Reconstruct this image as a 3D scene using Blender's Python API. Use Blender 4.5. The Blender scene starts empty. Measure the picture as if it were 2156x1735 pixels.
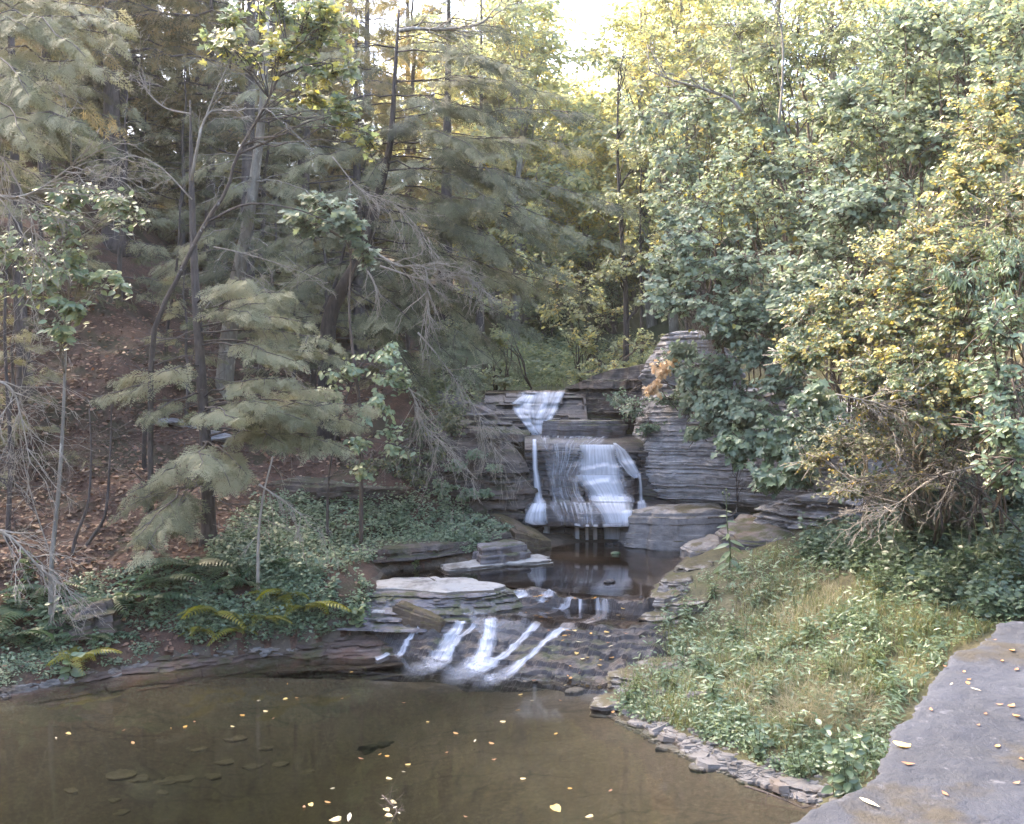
import bpy, math, random
import numpy as np
from mathutils import Vector

# ------------------------------------------------------------------ camera, sky, sun, exposure
SC = bpy.context.scene
COL = SC.collection
FPX, HOR, CX, CZ = 2070.0, 800.0, 1078.0, 4.5      # focal length and horizon in units of a 2156 x 1735 frame, eye height
cam_d = bpy.data.cameras.new('camera')
cam_d.sensor_width = 36.0
cam_d.lens = 36.0 * FPX / 2156.0
cam_d.shift_y = -(867.5 - HOR) / 2156.0
cam_d.clip_start = 0.05
cam_d.clip_end = 3000.0
cam = bpy.data.objects.new('camera', cam_d)
cam.location = (0, 0, CZ)
cam.rotation_euler = (math.radians(90), 0, 0)
COL.objects.link(cam)
SC.camera = cam

SUN_DIR = Vector((-0.62, 0.50, 0.74)).normalized()
world = bpy.data.worlds.new('World')
SC.world = world
world.use_nodes = True
wn = world.node_tree
sky = wn.nodes.new('ShaderNodeTexSky')
sky.sky_type = 'NISHITA'
sky.sun_disc = False
sky.sun_elevation = math.asin(SUN_DIR.z)
sky.sun_rotation = math.atan2(SUN_DIR.x, SUN_DIR.y)
sky.altitude = 100
sky.air_density = 0.75
sky.dust_density = 3.5
sky.ozone_density = 0.4
wn.nodes['Background'].inputs['Strength'].default_value = 0.15
wn.links.new(sky.outputs[0], wn.nodes['Background'].inputs['Color'])
sun_d = bpy.data.lights.new('sun', 'SUN')
sun_d.energy = 1.5
sun_d.angle = math.radians(10)
sun_d.color = (1.0, 0.80, 0.55)
sun = bpy.data.objects.new('sun', sun_d)
sun.rotation_euler = SUN_DIR.to_track_quat('Z', 'Y').to_euler()
sun.location = (-30, 30, 40)
COL.objects.link(sun)
SC.view_settings.view_transform = 'Standard'
SC.view_settings.look = 'None'
SC.view_settings.gamma = 1.0
SC.view_settings.exposure = 3.75
SC.render.engine = 'CYCLES'
SC.cycles.max_bounces = 7
SC.cycles.diffuse_bounces = 5
SC.cycles.glossy_bounces = 3
SC.cycles.transmission_bounces = 4
SC.cycles.transparent_max_bounces = 14
SC.cycles.caustics_reflective = False
SC.cycles.caustics_refractive = False
SC.cycles.sample_clamp_indirect = 4.0
SC.cycles.use_denoising = True

# ------------------------------------------------------------------ small maths helpers
A = np.asarray

def P(px, py, Y):
    """the place in the gorge at depth Y that is seen at frame point px, py"""
    return A([(px - CX) * Y / FPX, Y, CZ - (py - HOR) * Y / FPX], float)

def hash3(ix, iy, iz):
    n = (ix.astype(np.int64) * 374761393 + iy.astype(np.int64) * 668265263 + iz.astype(np.int64) * 2147483647) & 0xFFFFFFFF
    n = ((n ^ (n >> 13)) * 1274126177) & 0xFFFFFFFF
    n = (n ^ (n >> 16)) & 0xFFFFFFFF
    n = (n * 2246822519) & 0xFFFFFFFF
    return ((n ^ (n >> 15)) & 0xFFFFFF) / float(0xFFFFFF)

def vn(x, y, z=0.0):
    """smooth value noise in -1..1"""
    x, y, z = np.broadcast_arrays(A(x, float), A(y, float), A(z, float))
    ix, iy, iz = np.floor(x), np.floor(y), np.floor(z)
    fx, fy, fz = x - ix, y - iy, z - iz
    fx, fy, fz = [f * f * (3 - 2 * f) for f in (fx, fy, fz)]
    r = 0
    for dx in (0, 1):
        for dy in (0, 1):
            for dz in (0, 1):
                w = (fx if dx else 1 - fx) * (fy if dy else 1 - fy) * (fz if dz else 1 - fz)
                r = r + w * hash3(ix + dx, iy + dy, iz + dz)
    return r * 2 - 1

def fbm(x, y, z=0.0, o=4):
    r, a, f = 0, 0.5, 1.0
    for k in range(o):
        r = r + a * vn(A(x) * f + 17.3 * k, A(y) * f - 9.1 * k, A(z) * f + 5.7 * k)
        a *= 0.5
        f *= 2.03
    return r

def sstep(a, b, x):
    t = np.clip((x - a) / (b - a), 0, 1)
    return t * t * (3 - 2 * t)

def unit(v):
    v = A(v, float)
    return v / np.maximum(np.linalg.norm(v, axis=-1, keepdims=True), 1e-9)

# ------------------------------------------------------------------ meshes
def mesh_from(name, V, faces, attrs=None, smooth=False, mats=(), mat_idx=None):
    """faces: list of integer arrays, each (n, k) with one k per array, or plain lists for n-gons"""
    me = bpy.data.meshes.new(name)
    V = A(V, np.float32).reshape(-1, 3)
    loops, starts, totals = [], [], []
    pos = 0
    for f in faces:
        f = A(f, np.int32)
        if f.size == 0:
            continue
        if f.ndim == 1:
            f = f[None]
        n, k = f.shape
        loops.append(f.ravel())
        starts.append(np.arange(n, dtype=np.int32) * k + pos)
        totals.append(np.full(n, k, np.int32))
        pos += n * k
    loops = np.concatenate(loops); starts = np.concatenate(starts); totals = np.concatenate(totals)
    me.vertices.add(len(V)); me.loops.add(len(loops)); me.polygons.add(len(starts))
    me.vertices.foreach_set('co', V.ravel())
    me.loops.foreach_set('vertex_index', loops)
    me.polygons.foreach_set('loop_start', starts)
    me.polygons.foreach_set('loop_total', totals)
    me.polygons.foreach_set('use_smooth', np.full(len(starts), bool(smooth)))
    if mat_idx is not None:
        me.polygons.foreach_set('material_index', A(mat_idx, np.int32))
    for k, a in (attrs or {}).items():
        a = A(a, np.float32)
        if a.ndim == 1:
            at = me.attributes.new(k, 'FLOAT', 'POINT'); at.data.foreach_set('value', a)
        else:
            at = me.attributes.new(k, 'FLOAT_VECTOR', 'POINT'); at.data.foreach_set('vector', a.ravel())
    for m in mats:
        me.materials.append(m)
    me.update(calc_edges=True)
    me.validate()
    return me

def tag(o, label=None, cat=None, group=None, kind=None):
    if label: o['label'] = label
    if cat: o['category'] = cat
    if group: o['group'] = group
    if kind: o['kind'] = kind
    return o

def obj(name, me, parent=None, loc=None):
    o = bpy.data.objects.new(name, me)
    COL.objects.link(o)
    if parent is not None: o.parent = parent
    if loc is not None: o.location = loc
    return o

def empty(name, loc, label, cat, group=None):
    o = bpy.data.objects.new(name, None)
    o.empty_display_size = 0.2
    o.location = loc
    COL.objects.link(o)
    return tag(o, label, cat, group)

def recentre(o, c):
    """move the origin of a one-mesh thing to c"""
    me = o.data
    n = len(me.vertices)
    a = np.empty(n * 3, np.float32)
    me.vertices.foreach_get('co', a)
    a = a.reshape(-1, 3) - A(c, np.float32)
    me.vertices.foreach_set('co', a.ravel())
    me.update()
    o.location = c
    return o

class MB:
    """collects pieces and builds them as ONE mesh"""
    def __init__(s):
        s.V, s.F, s.n, s.A = [], {}, 0, {}
    def add(s, V, faces, **attrs):
        V = A(V, float).reshape(-1, 3)
        for f in faces:
            f = A(f, np.int64)
            if f.size == 0: continue
            if f.ndim == 1: f = f[None]
            s.F.setdefault(f.shape[1], []).append(f + s.n)
        for k, a in attrs.items():
            s.A.setdefault(k, []).append(np.broadcast_to(A(a, float), (len(V),) + A(a).shape[1:]) if A(a).ndim != 1 or len(A(a)) != len(V) else A(a, float))
        s.V.append(V); s.n += len(V)
    def mesh(s, name, mat, smooth=False, off=None):
        V = np.concatenate(s.V)
        if off is not None: V = V - A(off, float)
        at = {k: np.concatenate(a) for k, a in s.A.items()}
        return mesh_from(name, V, [np.concatenate(f) for f in s.F.values()], at, smooth, [mat] if mat else [])

def grid_faces(nu, nv, wrap=False):
    """vertices are laid out v-major: index = v * nu + u"""
    u = np.arange(nu if wrap else nu - 1)
    v = np.arange(nv - 1)
    uu, vv = np.meshgrid(u, v)
    un = (uu + 1) % nu
    return np.stack([vv * nu + uu, vv * nu + un, (vv + 1) * nu + un, (vv + 1) * nu + uu], -1).reshape(-1, 4)

def tube(pts, r, sides=6):
    pts = A(pts, float); n = len(pts)
    r = np.broadcast_to(A(r, float), (n,))
    t = np.gradient(pts, axis=0)
    t = unit(t)
    ref = A([0.0, 0, 1]) if abs(t[:, 2]).mean() < 0.8 else A([1.0, 0.2, 0])
    a = unit(np.cross(t, ref)); b = np.cross(t, a)
    th = np.arange(sides) * 2 * math.pi / sides
    V = pts[:, None] + r[:, None, None] * (np.cos(th)[None, :, None] * a[:, None] + np.sin(th)[None, :, None] * b[:, None])
    return V.reshape(-1, 3), [grid_faces(sides, n, True), np.arange(sides)[::-1], np.arange(sides) + (n - 1) * sides]

def curve(p0, p1, n=8, sag=0.0, wob=0.0, rng=None):
    p0, p1 = A(p0, float), A(p1, float)
    t = np.linspace(0, 1, n)[:, None]
    p = p0 + (p1 - p0) * t
    p[:, 2] -= (sag * 4 * t * (1 - t))[:, 0]
    if wob and rng is not None:
        L = np.linalg.norm(p1 - p0)
        w = rng.normal(0, wob * L, (n, 3)); w[0] = 0; w[-1] = 0
        p += w
    return p

def smooth_path(pts, n=24):
    """Catmull-Rom through the points"""
    p = A(pts, float)
    p = np.vstack([2 * p[0] - p[1], p, 2 * p[-1] - p[-2]])
    m = len(p) - 3
    out = []
    for s in np.linspace(0, m - 1e-6, n):
        i = int(s); t = s - i
        a, b, c, d = p[i:i + 4]
        out.append(0.5 * (2 * b + (c - a) * t + (2 * a - 5 * b + 4 * c - d) * t * t + (3 * b - a - 3 * c + d) * t ** 3))
    return A(out)

# ------------------------------------------------------------------ materials
class NT:
    def __init__(s, name):
        s.m = bpy.data.materials.new(name); s.m.use_nodes = True
        s.t = s.m.node_tree; s.b = s.t.nodes['Principled BSDF']; s.out = s.t.nodes['Material Output']
    def n(s, typ, **kw):
        nd = s.t.nodes.new(typ)
        for k, v in kw.items():
            if k.startswith('i_'):
                key = k[2:]
                key = int(key) if key.isdigit() else key.replace('_', ' ')
                nd.inputs[key].default_value = v
            else: setattr(nd, k, v)
        return nd
    def l(s, a, b): s.t.links.new(a, b)
    def ramp(s, fac, stops, interp='LINEAR'):
        r = s.n('ShaderNodeValToRGB'); r.color_ramp.interpolation = interp
        e = r.color_ramp.elements
        while len(e) < len(stops): e.new(0.5)
        for el, (p, c) in zip(e, stops):
            el.position = p; el.color = tuple(c) + (1,) if len(c) == 3 else c
        if fac is not None: s.l(fac, r.inputs[0])
        return r
    def coords(s, scale=(1, 1, 1), kind='Object'):
        tc = s.n('ShaderNodeTexCoord'); mp = s.n('ShaderNodeMapping')
        mp.inputs['Scale'].default_value = scale
        s.l(tc.outputs[kind], mp.inputs[0])
        return mp.outputs[0]
    def noise(s, vec, scale, detail=6, rough=0.6, dist=0.0):
        nd = s.n('ShaderNodeTexNoise')
        nd.inputs['Scale'].default_value = scale; nd.inputs['Detail'].default_value = detail
        nd.inputs['Roughness'].default_value = rough; nd.inputs['Distortion'].default_value = dist
        if vec is not None: s.l(vec, nd.inputs['Vector'])
        return nd.outputs[0]
    def mix(s, fac, a, b, mode='MIX'):
        nd = s.n('ShaderNodeMix', data_type='RGBA', blend_type=mode)
        for sock, v in ((nd.inputs[0], fac), (nd.inputs[6], a), (nd.inputs[7], b)):
            if hasattr(v, 'links'): s.l(v, sock)
            elif isinstance(v, (int, float)): sock.default_value = v
            else: sock.default_value = tuple(v) + (1,)
        return nd.outputs[2]
    def math(s, op, a, b=0.0, clamp=False):
        nd = s.n('ShaderNodeMath', operation=op, use_clamp=clamp)
        for sock, v in ((nd.inputs[0], a), (nd.inputs[1], b)):
            if hasattr(v, 'links'): s.l(v, sock)
            else: sock.default_value = v
        return nd.outputs[0]
    def bump(s, h, strength=0.5, dist=0.05):
        nd = s.n('ShaderNodeBump'); nd.inputs['Strength'].default_value = strength; nd.inputs['Distance'].default_value = dist
        s.l(h, nd.inputs['Height']); s.l(nd.outputs[0], s.b.inputs['Normal'])

def leaf_mat(name, stops, trans=0.35, rough=0.45, tcol=None, spec=0.5):
    k = NT(name)
    at = k.n('ShaderNodeAttribute', attribute_name='tint')
    c = k.ramp(at.outputs['Fac'], stops)
    k.l(c.outputs[0], k.b.inputs['Base Color'])
    k.b.inputs['Roughness'].default_value = rough
    k.b.inputs['Specular IOR Level'].default_value = spec
    tr = k.n('ShaderNodeBsdfTranslucent')
    hs = k.n('ShaderNodeHueSaturation'); hs.inputs['Saturation'].default_value = 1.15; hs.inputs['Value'].default_value = 1.9
    k.l(c.outputs[0], hs.inputs['Color']); k.l(hs.outputs[0], tr.inputs[0])
    mx = k.n('ShaderNodeMixShader'); mx.inputs[0].default_value = trans
    k.l(k.b.outputs[0], mx.inputs[1]); k.l(tr.outputs[0], mx.inputs[2]); k.l(mx.outputs[0], k.out.inputs[0])
    return k.m

def bark_mat(name, c1, c2, c3=None, sc=14, patch=0.62):
    k = NT(name)
    v = k.coords((1, 1, 0.25))
    n1 = k.noise(v, sc, 6, 0.7)
    col = k.ramp(n1, [(0.3, c1), (0.7, c2)]).outputs[0]
    if c3 is not None:
        n2 = k.noise(k.coords((1, 1, 0.7)), 4.0, 5, 0.65)
        col = k.mix(k.ramp(n2, [(patch - 0.04, (0, 0, 0)), (patch + 0.04, (1, 1, 1))]).outputs[0], col, c3)
    k.l(col, k.b.inputs['Base Color'])
    k.b.inputs['Roughness'].default_value = 0.9
    k.bump(n1, 0.7, 0.03)
    return k.m

def rock_mat(name, dark, mid, light, moss=None, moss_amt=0.5, rough=0.75, spots=None, zs=9.0, rust=None, light_top=None):
    k = NT(name)
    v = k.coords((1, 1, zs))
    n1 = k.noise(v, 1.3, 7, 0.7, 0.3)
    n2 = k.noise(k.coords((1, 1, 1)), 5.5, 8, 0.72)
    f = k.math('ADD', k.math('MULTIPLY', n1, 0.62), k.math('MULTIPLY', n2, 0.38))
    col = k.ramp(f, [(0.34, dark), (0.5, mid), (0.66, light)]).outputs[0]
    if rust is not None:
        n5 = k.noise(k.coords((1, 1, 2.5)), 1.7, 5, 0.6)
        col = k.mix(k.ramp(n5, [(0.5, (0, 0, 0)), (0.68, (0.8, 0.8, 0.8))]).outputs[0], col, rust)
    geo = k.n('ShaderNodeNewGeometry'); sep = k.n('ShaderNodeSeparateXYZ'); k.l(geo.outputs['Normal'], sep.inputs[0])
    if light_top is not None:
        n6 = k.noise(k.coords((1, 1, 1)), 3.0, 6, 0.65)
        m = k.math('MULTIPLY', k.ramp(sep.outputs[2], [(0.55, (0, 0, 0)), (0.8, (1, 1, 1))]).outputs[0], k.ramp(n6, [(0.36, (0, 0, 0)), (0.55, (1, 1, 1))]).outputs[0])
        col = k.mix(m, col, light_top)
    if spots is not None:
        n4 = k.noise(k.coords((1, 1, 1)), 9.0, 5, 0.75)
        col = k.mix(k.ramp(n4, [(0.60, (0, 0, 0)), (0.66, (0.85, 0.85, 0.85))]).outputs[0], col, spots)
    if moss is not None:
        n3 = k.noise(k.coords((1, 1, 1)), 2.2, 6, 0.65)
        g = k.math('ADD', k.math('MULTIPLY', sep.outputs[2], 0.22), n3)
        col = k.mix(k.ramp(g, [(0.74 - 0.25 * moss_amt, (0, 0, 0)), (0.86 - 0.25 * moss_amt, (0.9, 0.9, 0.9))]).outputs[0], col, moss)
    k.l(col, k.b.inputs['Base Color'])
    rn = k.ramp(n2, [(0.3, (rough - 0.12,) * 3), (0.7, (min(1, rough + 0.15),) * 3)])
    k.l(rn.outputs[0], k.b.inputs['Roughness'])
    h = k.math('ADD', k.math('MULTIPLY', n1, 0.6), n2)
    k.bump(h, 0.8, 0.05)
    return k.m
# ------------------------------------------------------------------ ground: a stream bed between two hillsides
YL = [-14, 10, 13, 14, 14.9, 15.65, 16.1, 16.5, 17.2, 18.9, 19.6, 20.4, 22.3, 23.0, 25, 27, 35, 60, 130]
XLv = [-15, -13, -9.6, -7.3, -6.3, -5.1, -3.7, -2.5, -2.3, -2.5, -1.4, 0.2, 0.5, 0.4, -0.6, -1.0, -1.6, -3.5, -8]
YR = [-14, 4, 6, 8, 10.35, 11, 12.3, 13.2, 13.9, 14.6, 15.6, 16.6, 17.4, 20.2, 21, 22.3, 23.2, 25, 27, 35, 60, 130]
XRv = [7.5, 6.5, 5.2, 4.2, 3.1, 2.76, 1.95, 1.48, 1.32, 1.55, 2.0, 2.35, 2.45, 3.5, 3.7, 3.4, 3.2, 1.7, 1.6, 1.5, 0.5, -3]

def _dense(Y, X):
    ys = np.concatenate([np.arange(-14, 8, 0.5), np.arange(8, 30, 0.12), np.arange(30, 130, 1.0)])
    return np.stack([np.interp(ys, Y, X), ys], 1)
EDGE_L, EDGE_R = _dense(YL, XLv), _dense(YR, XRv)

def _dist(x, y, E):
    out = np.empty(x.size)
    xf, yf = x.ravel(), y.ravel()
    for i in range(0, x.size, 20000):
        d = (xf[i:i + 20000, None] - E[None, :, 0]) ** 2 + (yf[i:i + 20000, None] - E[None, :, 1]) ** 2
        out[i:i + 20000] = np.sqrt(d.min(1))
    return out.reshape(x.shape)

def ground_exact(x, y):
    x, y = np.broadcast_arrays(A(x, float), A(y, float))
    xl, xr = np.interp(y, YL, XLv), np.interp(y, YR, XRv)
    dl, dr = _dist(x, y, EDGE_L), _dist(x, y, EDGE_R)
    left = x < xl; right = x > xr
    b = np.interp(y, [-20, 15.0, 15.6, 16.4, 17.0, 22.6, 23.6, 24.6, 25.6, 40, 60, 130], [0, 0, 0.1, 0.45, 0.8, 0.8, 2.2, 3.3, 4.15, 4.6, 5.5, 10])
    bs = np.interp(y, [-20, 10, 18, 22, 30, 60, 130], [0.1, 0.2, 0.8, 1.7, 4.3, 5.5, 10])
    d = np.where(left, dl, dr)
    w = sstep(0.5, 5, d)
    be = b * (1 - w) + bs * w
    gl = np.interp(d, [0, .25, 1, 3, 5, 6.3, 7.0, 8.5, 12, 20, 40, 120, 600], [0, .22, .36, .85, 1.2, 1.6, 2.5, 3.4, 6.2, 12.5, 25, 34, 36])
    gr = np.interp(d, [0, .3, 1, 3, 4.6, 6, 7.5, 12, 20, 40, 120, 600], [0, .12, .3, .95, 1.3, 2.3, 4.4, 8.6, 16, 28, 36, 38])
    z = np.where(left, be + gl, be + gr)
    inside = ~(left | right)
    di = np.minimum(dl, dr)
    deep = np.where(y < 15.3, np.interp(di, [0, .5, 2, 4.5, 8], [.04, .1, .26, .70, 1.0]), np.where(y < 17.2, np.interp(y, [15.3, 15.6, 17.0, 17.2], [.55, .75, .75, .35]), np.where(y < 23, np.interp(di, [0, .6, 1.5], [.05, .2, .35]), 0.12)))
    z = np.where(inside, b - deep, z)
    z = np.maximum(z, np.minimum(4.4 + 0.30 * (y - 34), 22 + 0.02 * y) + 0.9 * fbm(x * 0.2, y * 0.2, 6.0))
    nz = fbm(x * 0.35, y * 0.35, 3.0, 4) * np.interp(d, [0, 2, 12], [0.1, 0.35, 1.2]) * (~inside) * sstep(0.0, 2.0, d)
    nz = nz + fbm(x * 1.7, y * 1.7, 9.0, 4) * np.where(inside, 0.05, 0.16 * sstep(0, 0.8, d))
    return z + nz

_gx = np.arange(-46, 46.01, 0.16); _gy = np.arange(-8, 84.01, 0.16)
_GZ = ground_exact(*np.meshgrid(_gx, _gy))

def gz(x, y):
    """ground height, looked up in a fine grid"""
    x, y = np.broadcast_arrays(A(x, float), A(y, float))
    u = np.clip((x - _gx[0]) / 0.16, 0, len(_gx) - 1.001); v = np.clip((y - _gy[0]) / 0.16, 0, len(_gy) - 1.001)
    i, j = u.astype(int), v.astype(int); a, c = u - i, v - j
    return (_GZ[j, i] * (1 - a) * (1 - c) + _GZ[j, i + 1] * a * (1 - c) + _GZ[j + 1, i] * (1 - a) * c + _GZ[j + 1, i + 1] * a * c)

def ghit(px, py, y0=5.0, y1=70.0, n=900, zf=None):
    """where the ground is met along the sight line through px, py"""
    px, py = np.atleast_1d(A(px, float)), np.atleast_1d(A(py, float))
    Y = np.linspace(y0, y1, n)[None]
    X = (px[:, None] - CX) * Y / FPX; Z = CZ - (py[:, None] - HOR) * Y / FPX
    below = Z < (zf or gz)(X, Y + 0 * X)
    k = np.where(below.any(1), below.argmax(1), n - 1)
    r = np.arange(len(px))
    y = Y[0, k]; x = X[r, k]
    return np.stack([x, y, (zf or gz)(x, y)], 1)

def axis(a, b, fine, lo, hi, grow=1.22):
    m = list(np.arange(a, b + 1e-6, fine))
    s, p = fine, a
    left = []
    while p > lo:
        s *= grow; p -= s; left.append(p)
    s, p = fine, b
    right = []
    while p < hi:
        s *= grow; p += s; right.append(p)
    return A(left[::-1] + m + right)
tx, ty = axis(-12, 9, 0.13, -200, 200), axis(3, 28, 0.13, -60, 260)
TX, TY = np.meshgrid(tx, ty)
TZ = ground_exact(TX, TY)

def ground_mat(name, stops, sc=2.2, fine=26, bump=0.6, wet=0.95, extra=None):
    k = NT(name)
    v = k.coords((1, 1, 1))
    n1, n2 = k.noise(v, sc, 6, 0.65), k.noise(v, fine, 5, 0.7)
    f = k.math('ADD', k.math('MULTIPLY', n1, 0.5), k.math('MULTIPLY', n2, 0.5))
    col = k.ramp(f, stops).outputs[0]
    if extra is not None:
        col = k.mix(k.ramp(k.noise(v, 0.9, 6, 0.6), [(0.48, (0, 0, 0)), (0.6, (0.85, 0.85, 0.85))]).outputs[0], col, extra)
    k.l(col, k.b.inputs['Base Color']); k.b.inputs['Roughness'].default_value = wet
    k.bump(k.math('ADD', n1, n2), bump, 0.06)
    return k.m
M_LITTER = ground_mat('leaf_litter_soil', [(0.3, (.022, .012, .008)), (0.5, (.075, .040, .026)), (0.68, (.17, .095, .06))], extra=(.035, .032, .014))
M_GRASS_SOIL = ground_mat('grassy_soil', [(0.3, (.03, .024, .014)), (0.5, (.085, .075, .038)), (0.68, (.16, .14, .075))], extra=(.09, .085, .03))
M_FAR_SOIL = ground_mat('forest_floor', [(0.3, (.02, .022, .01)), (0.55, (.06, .07, .025)), (0.75, (.11, .11, .05))], sc=0.8)
def bed_mat():
    k = NT('stream_bed_rock')
    v = k.coords((1, 1, 1))
    vo = k.n('ShaderNodeTexVoronoi', feature='DISTANCE_TO_EDGE'); vo.inputs['Scale'].default_value = 1.5; vo.inputs['Randomness'].default_value = 1
    w = k.n('ShaderNodeMapping'); w.inputs['Scale'].default_value = (0.75, 2.1, 1); w.inputs['Rotation'].default_value = (0, 0, 0.35)
    nw = k.n('ShaderNodeTexNoise'); nw.inputs['Scale'].default_value = 2.6; nw.inputs['Detail'].default_value = 5
    k.l(v, nw.inputs['Vector'])
    ad = k.n('ShaderNodeMix', data_type='VECTOR'); ad.inputs[0].default_value = 0.22
    k.l(v, ad.inputs[4]); k.l(nw.outputs[1], ad.inputs[5]); k.l(ad.outputs[1], w.inputs[0]); k.l(w.outputs[0], vo.inputs['Vector'])
    n1, n2 = k.noise(v, 0.55, 4, 0.5), k.noise(v, 17, 6, 0.75)
    base = k.ramp(n2, [(0.28, (.036, .028, .019)), (0.55, (.080, .060, .040)), (0.76, (.15, .12, .082))]).outputs[0]
    crack = k.ramp(vo.outputs[0], [(0.0, (1, 1, 1)), (0.05, (0, 0, 0))]).outputs[0]
    crack = k.math('MULTIPLY', crack, k.ramp(n1, [(0.47, (0, 0, 0)), (0.56, (.8, .8, .8))]).outputs[0])
    col = k.mix(crack, base, (.022, .015, .01))
    k.l(col, k.b.inputs['Base Color']); k.b.inputs['Roughness'].default_value = 0.8
    k.bump(n2, 0.5, 0.03)
    return k.m
M_BED = bed_mat()
fc = grid_faces(len(tx), len(ty))
cxm, cym = TX.ravel()[fc].mean(1), TY.ravel()[fc].mean(1)
xl, xr = np.interp(cym, YL, XLv), np.interp(cym, YR, XRv)
mi = np.where((cxm > xl - 0.1) & (cxm < xr + 0.05) & (cym < 24), 0, np.where(cym > 27, np.where((cxm < -3), 1, 3), np.where(cxm < (xl + xr) / 2, 1, 2)))
ground = obj('ground', mesh_from('ground', np.stack([TX, TY, TZ], -1).reshape(-1, 3), [fc], smooth=True, mats=[M_BED, M_LITTER, M_GRASS_SOIL, M_FAR_SOIL], mat_idx=mi))
tag(ground, kind='structure')

# ------------------------------------------------------------------ layered rock
M_SHALE = rock_mat('grey_shale', (.035, .030, .030), (.13, .115, .115), (.26, .235, .23), moss=(.045, .05, .014), moss_amt=0.35, spots=None, rust=(.10, .06, .035))
M_WET = rock_mat('wet_shale', (.010, .008, .008), (.034, .028, .027), (.085, .072, .067), moss=(.03, .035, .008), moss_amt=0.12, rough=0.42, rust=(.06, .036, .022))
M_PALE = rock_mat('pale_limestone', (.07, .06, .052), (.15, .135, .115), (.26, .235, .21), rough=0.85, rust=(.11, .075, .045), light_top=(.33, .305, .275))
M_BLOCK = rock_mat('grey_block_stone', (.075, .068, .064), (.175, .16, .15), (.30, .275, .26), moss=(.06, .05, .02), moss_amt=0.35, zs=3.0, rough=0.85)
M_CLIFF = rock_mat('lavender_cliff_shale', (.075, .070, .069), (.25, .237, .234), (.43, .41, .40), spots=(.46, .43, .41), rough=0.85, zs=7)
M_DARKLEDGE = rock_mat('dark_left_ledge', (.022, .017, .013), (.075, .060, .050), (.19, .16, .14), moss=(.035, .035, .010), moss_amt=0.45, rough=0.8, rust=(.075, .042, .024))
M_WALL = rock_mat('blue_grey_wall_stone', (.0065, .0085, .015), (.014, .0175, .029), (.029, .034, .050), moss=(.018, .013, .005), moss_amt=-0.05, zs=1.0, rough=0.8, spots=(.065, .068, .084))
M_COBBLE = rock_mat('shore_cobble', (.07, .063, .056), (.165, .15, .135), (.28, .255, .23), zs=2.5, rough=0.8, rust=(.16, .11, .07))
M_BANK = rock_mat('brown_shale_bank', (.03, .019, .014), (.085, .056, .043), (.16, .12, .10), moss=(.05, .045, .014), moss_amt=.3, rough=.85, rust=(.11, .055, .032))
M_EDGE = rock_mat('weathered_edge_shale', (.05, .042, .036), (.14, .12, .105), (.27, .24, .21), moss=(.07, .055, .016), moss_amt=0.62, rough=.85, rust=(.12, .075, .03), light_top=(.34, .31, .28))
M_SUNK = rock_mat('sunken_stone', (.085, .066, .045), (.145, .115, .08), (.21, .17, .125), zs=2.0, rough=0.8)
M_BROWN = rock_mat('brown_mossy_rock', (.03, .022, .014), (.085, .06, .038), (.15, .11, .07), moss=(.06, .045, .012), moss_amt=0.6, rough=0.8)

def layers_of(z, seed, thick):
    """layer index per height for random layer thicknesses"""
    r = np.random.default_rng(seed)
    b = np.cumsum(np.exp(r.normal(-.12, .6, 700)) * thick) - 8.0
    return np.searchsorted(b, z)

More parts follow.
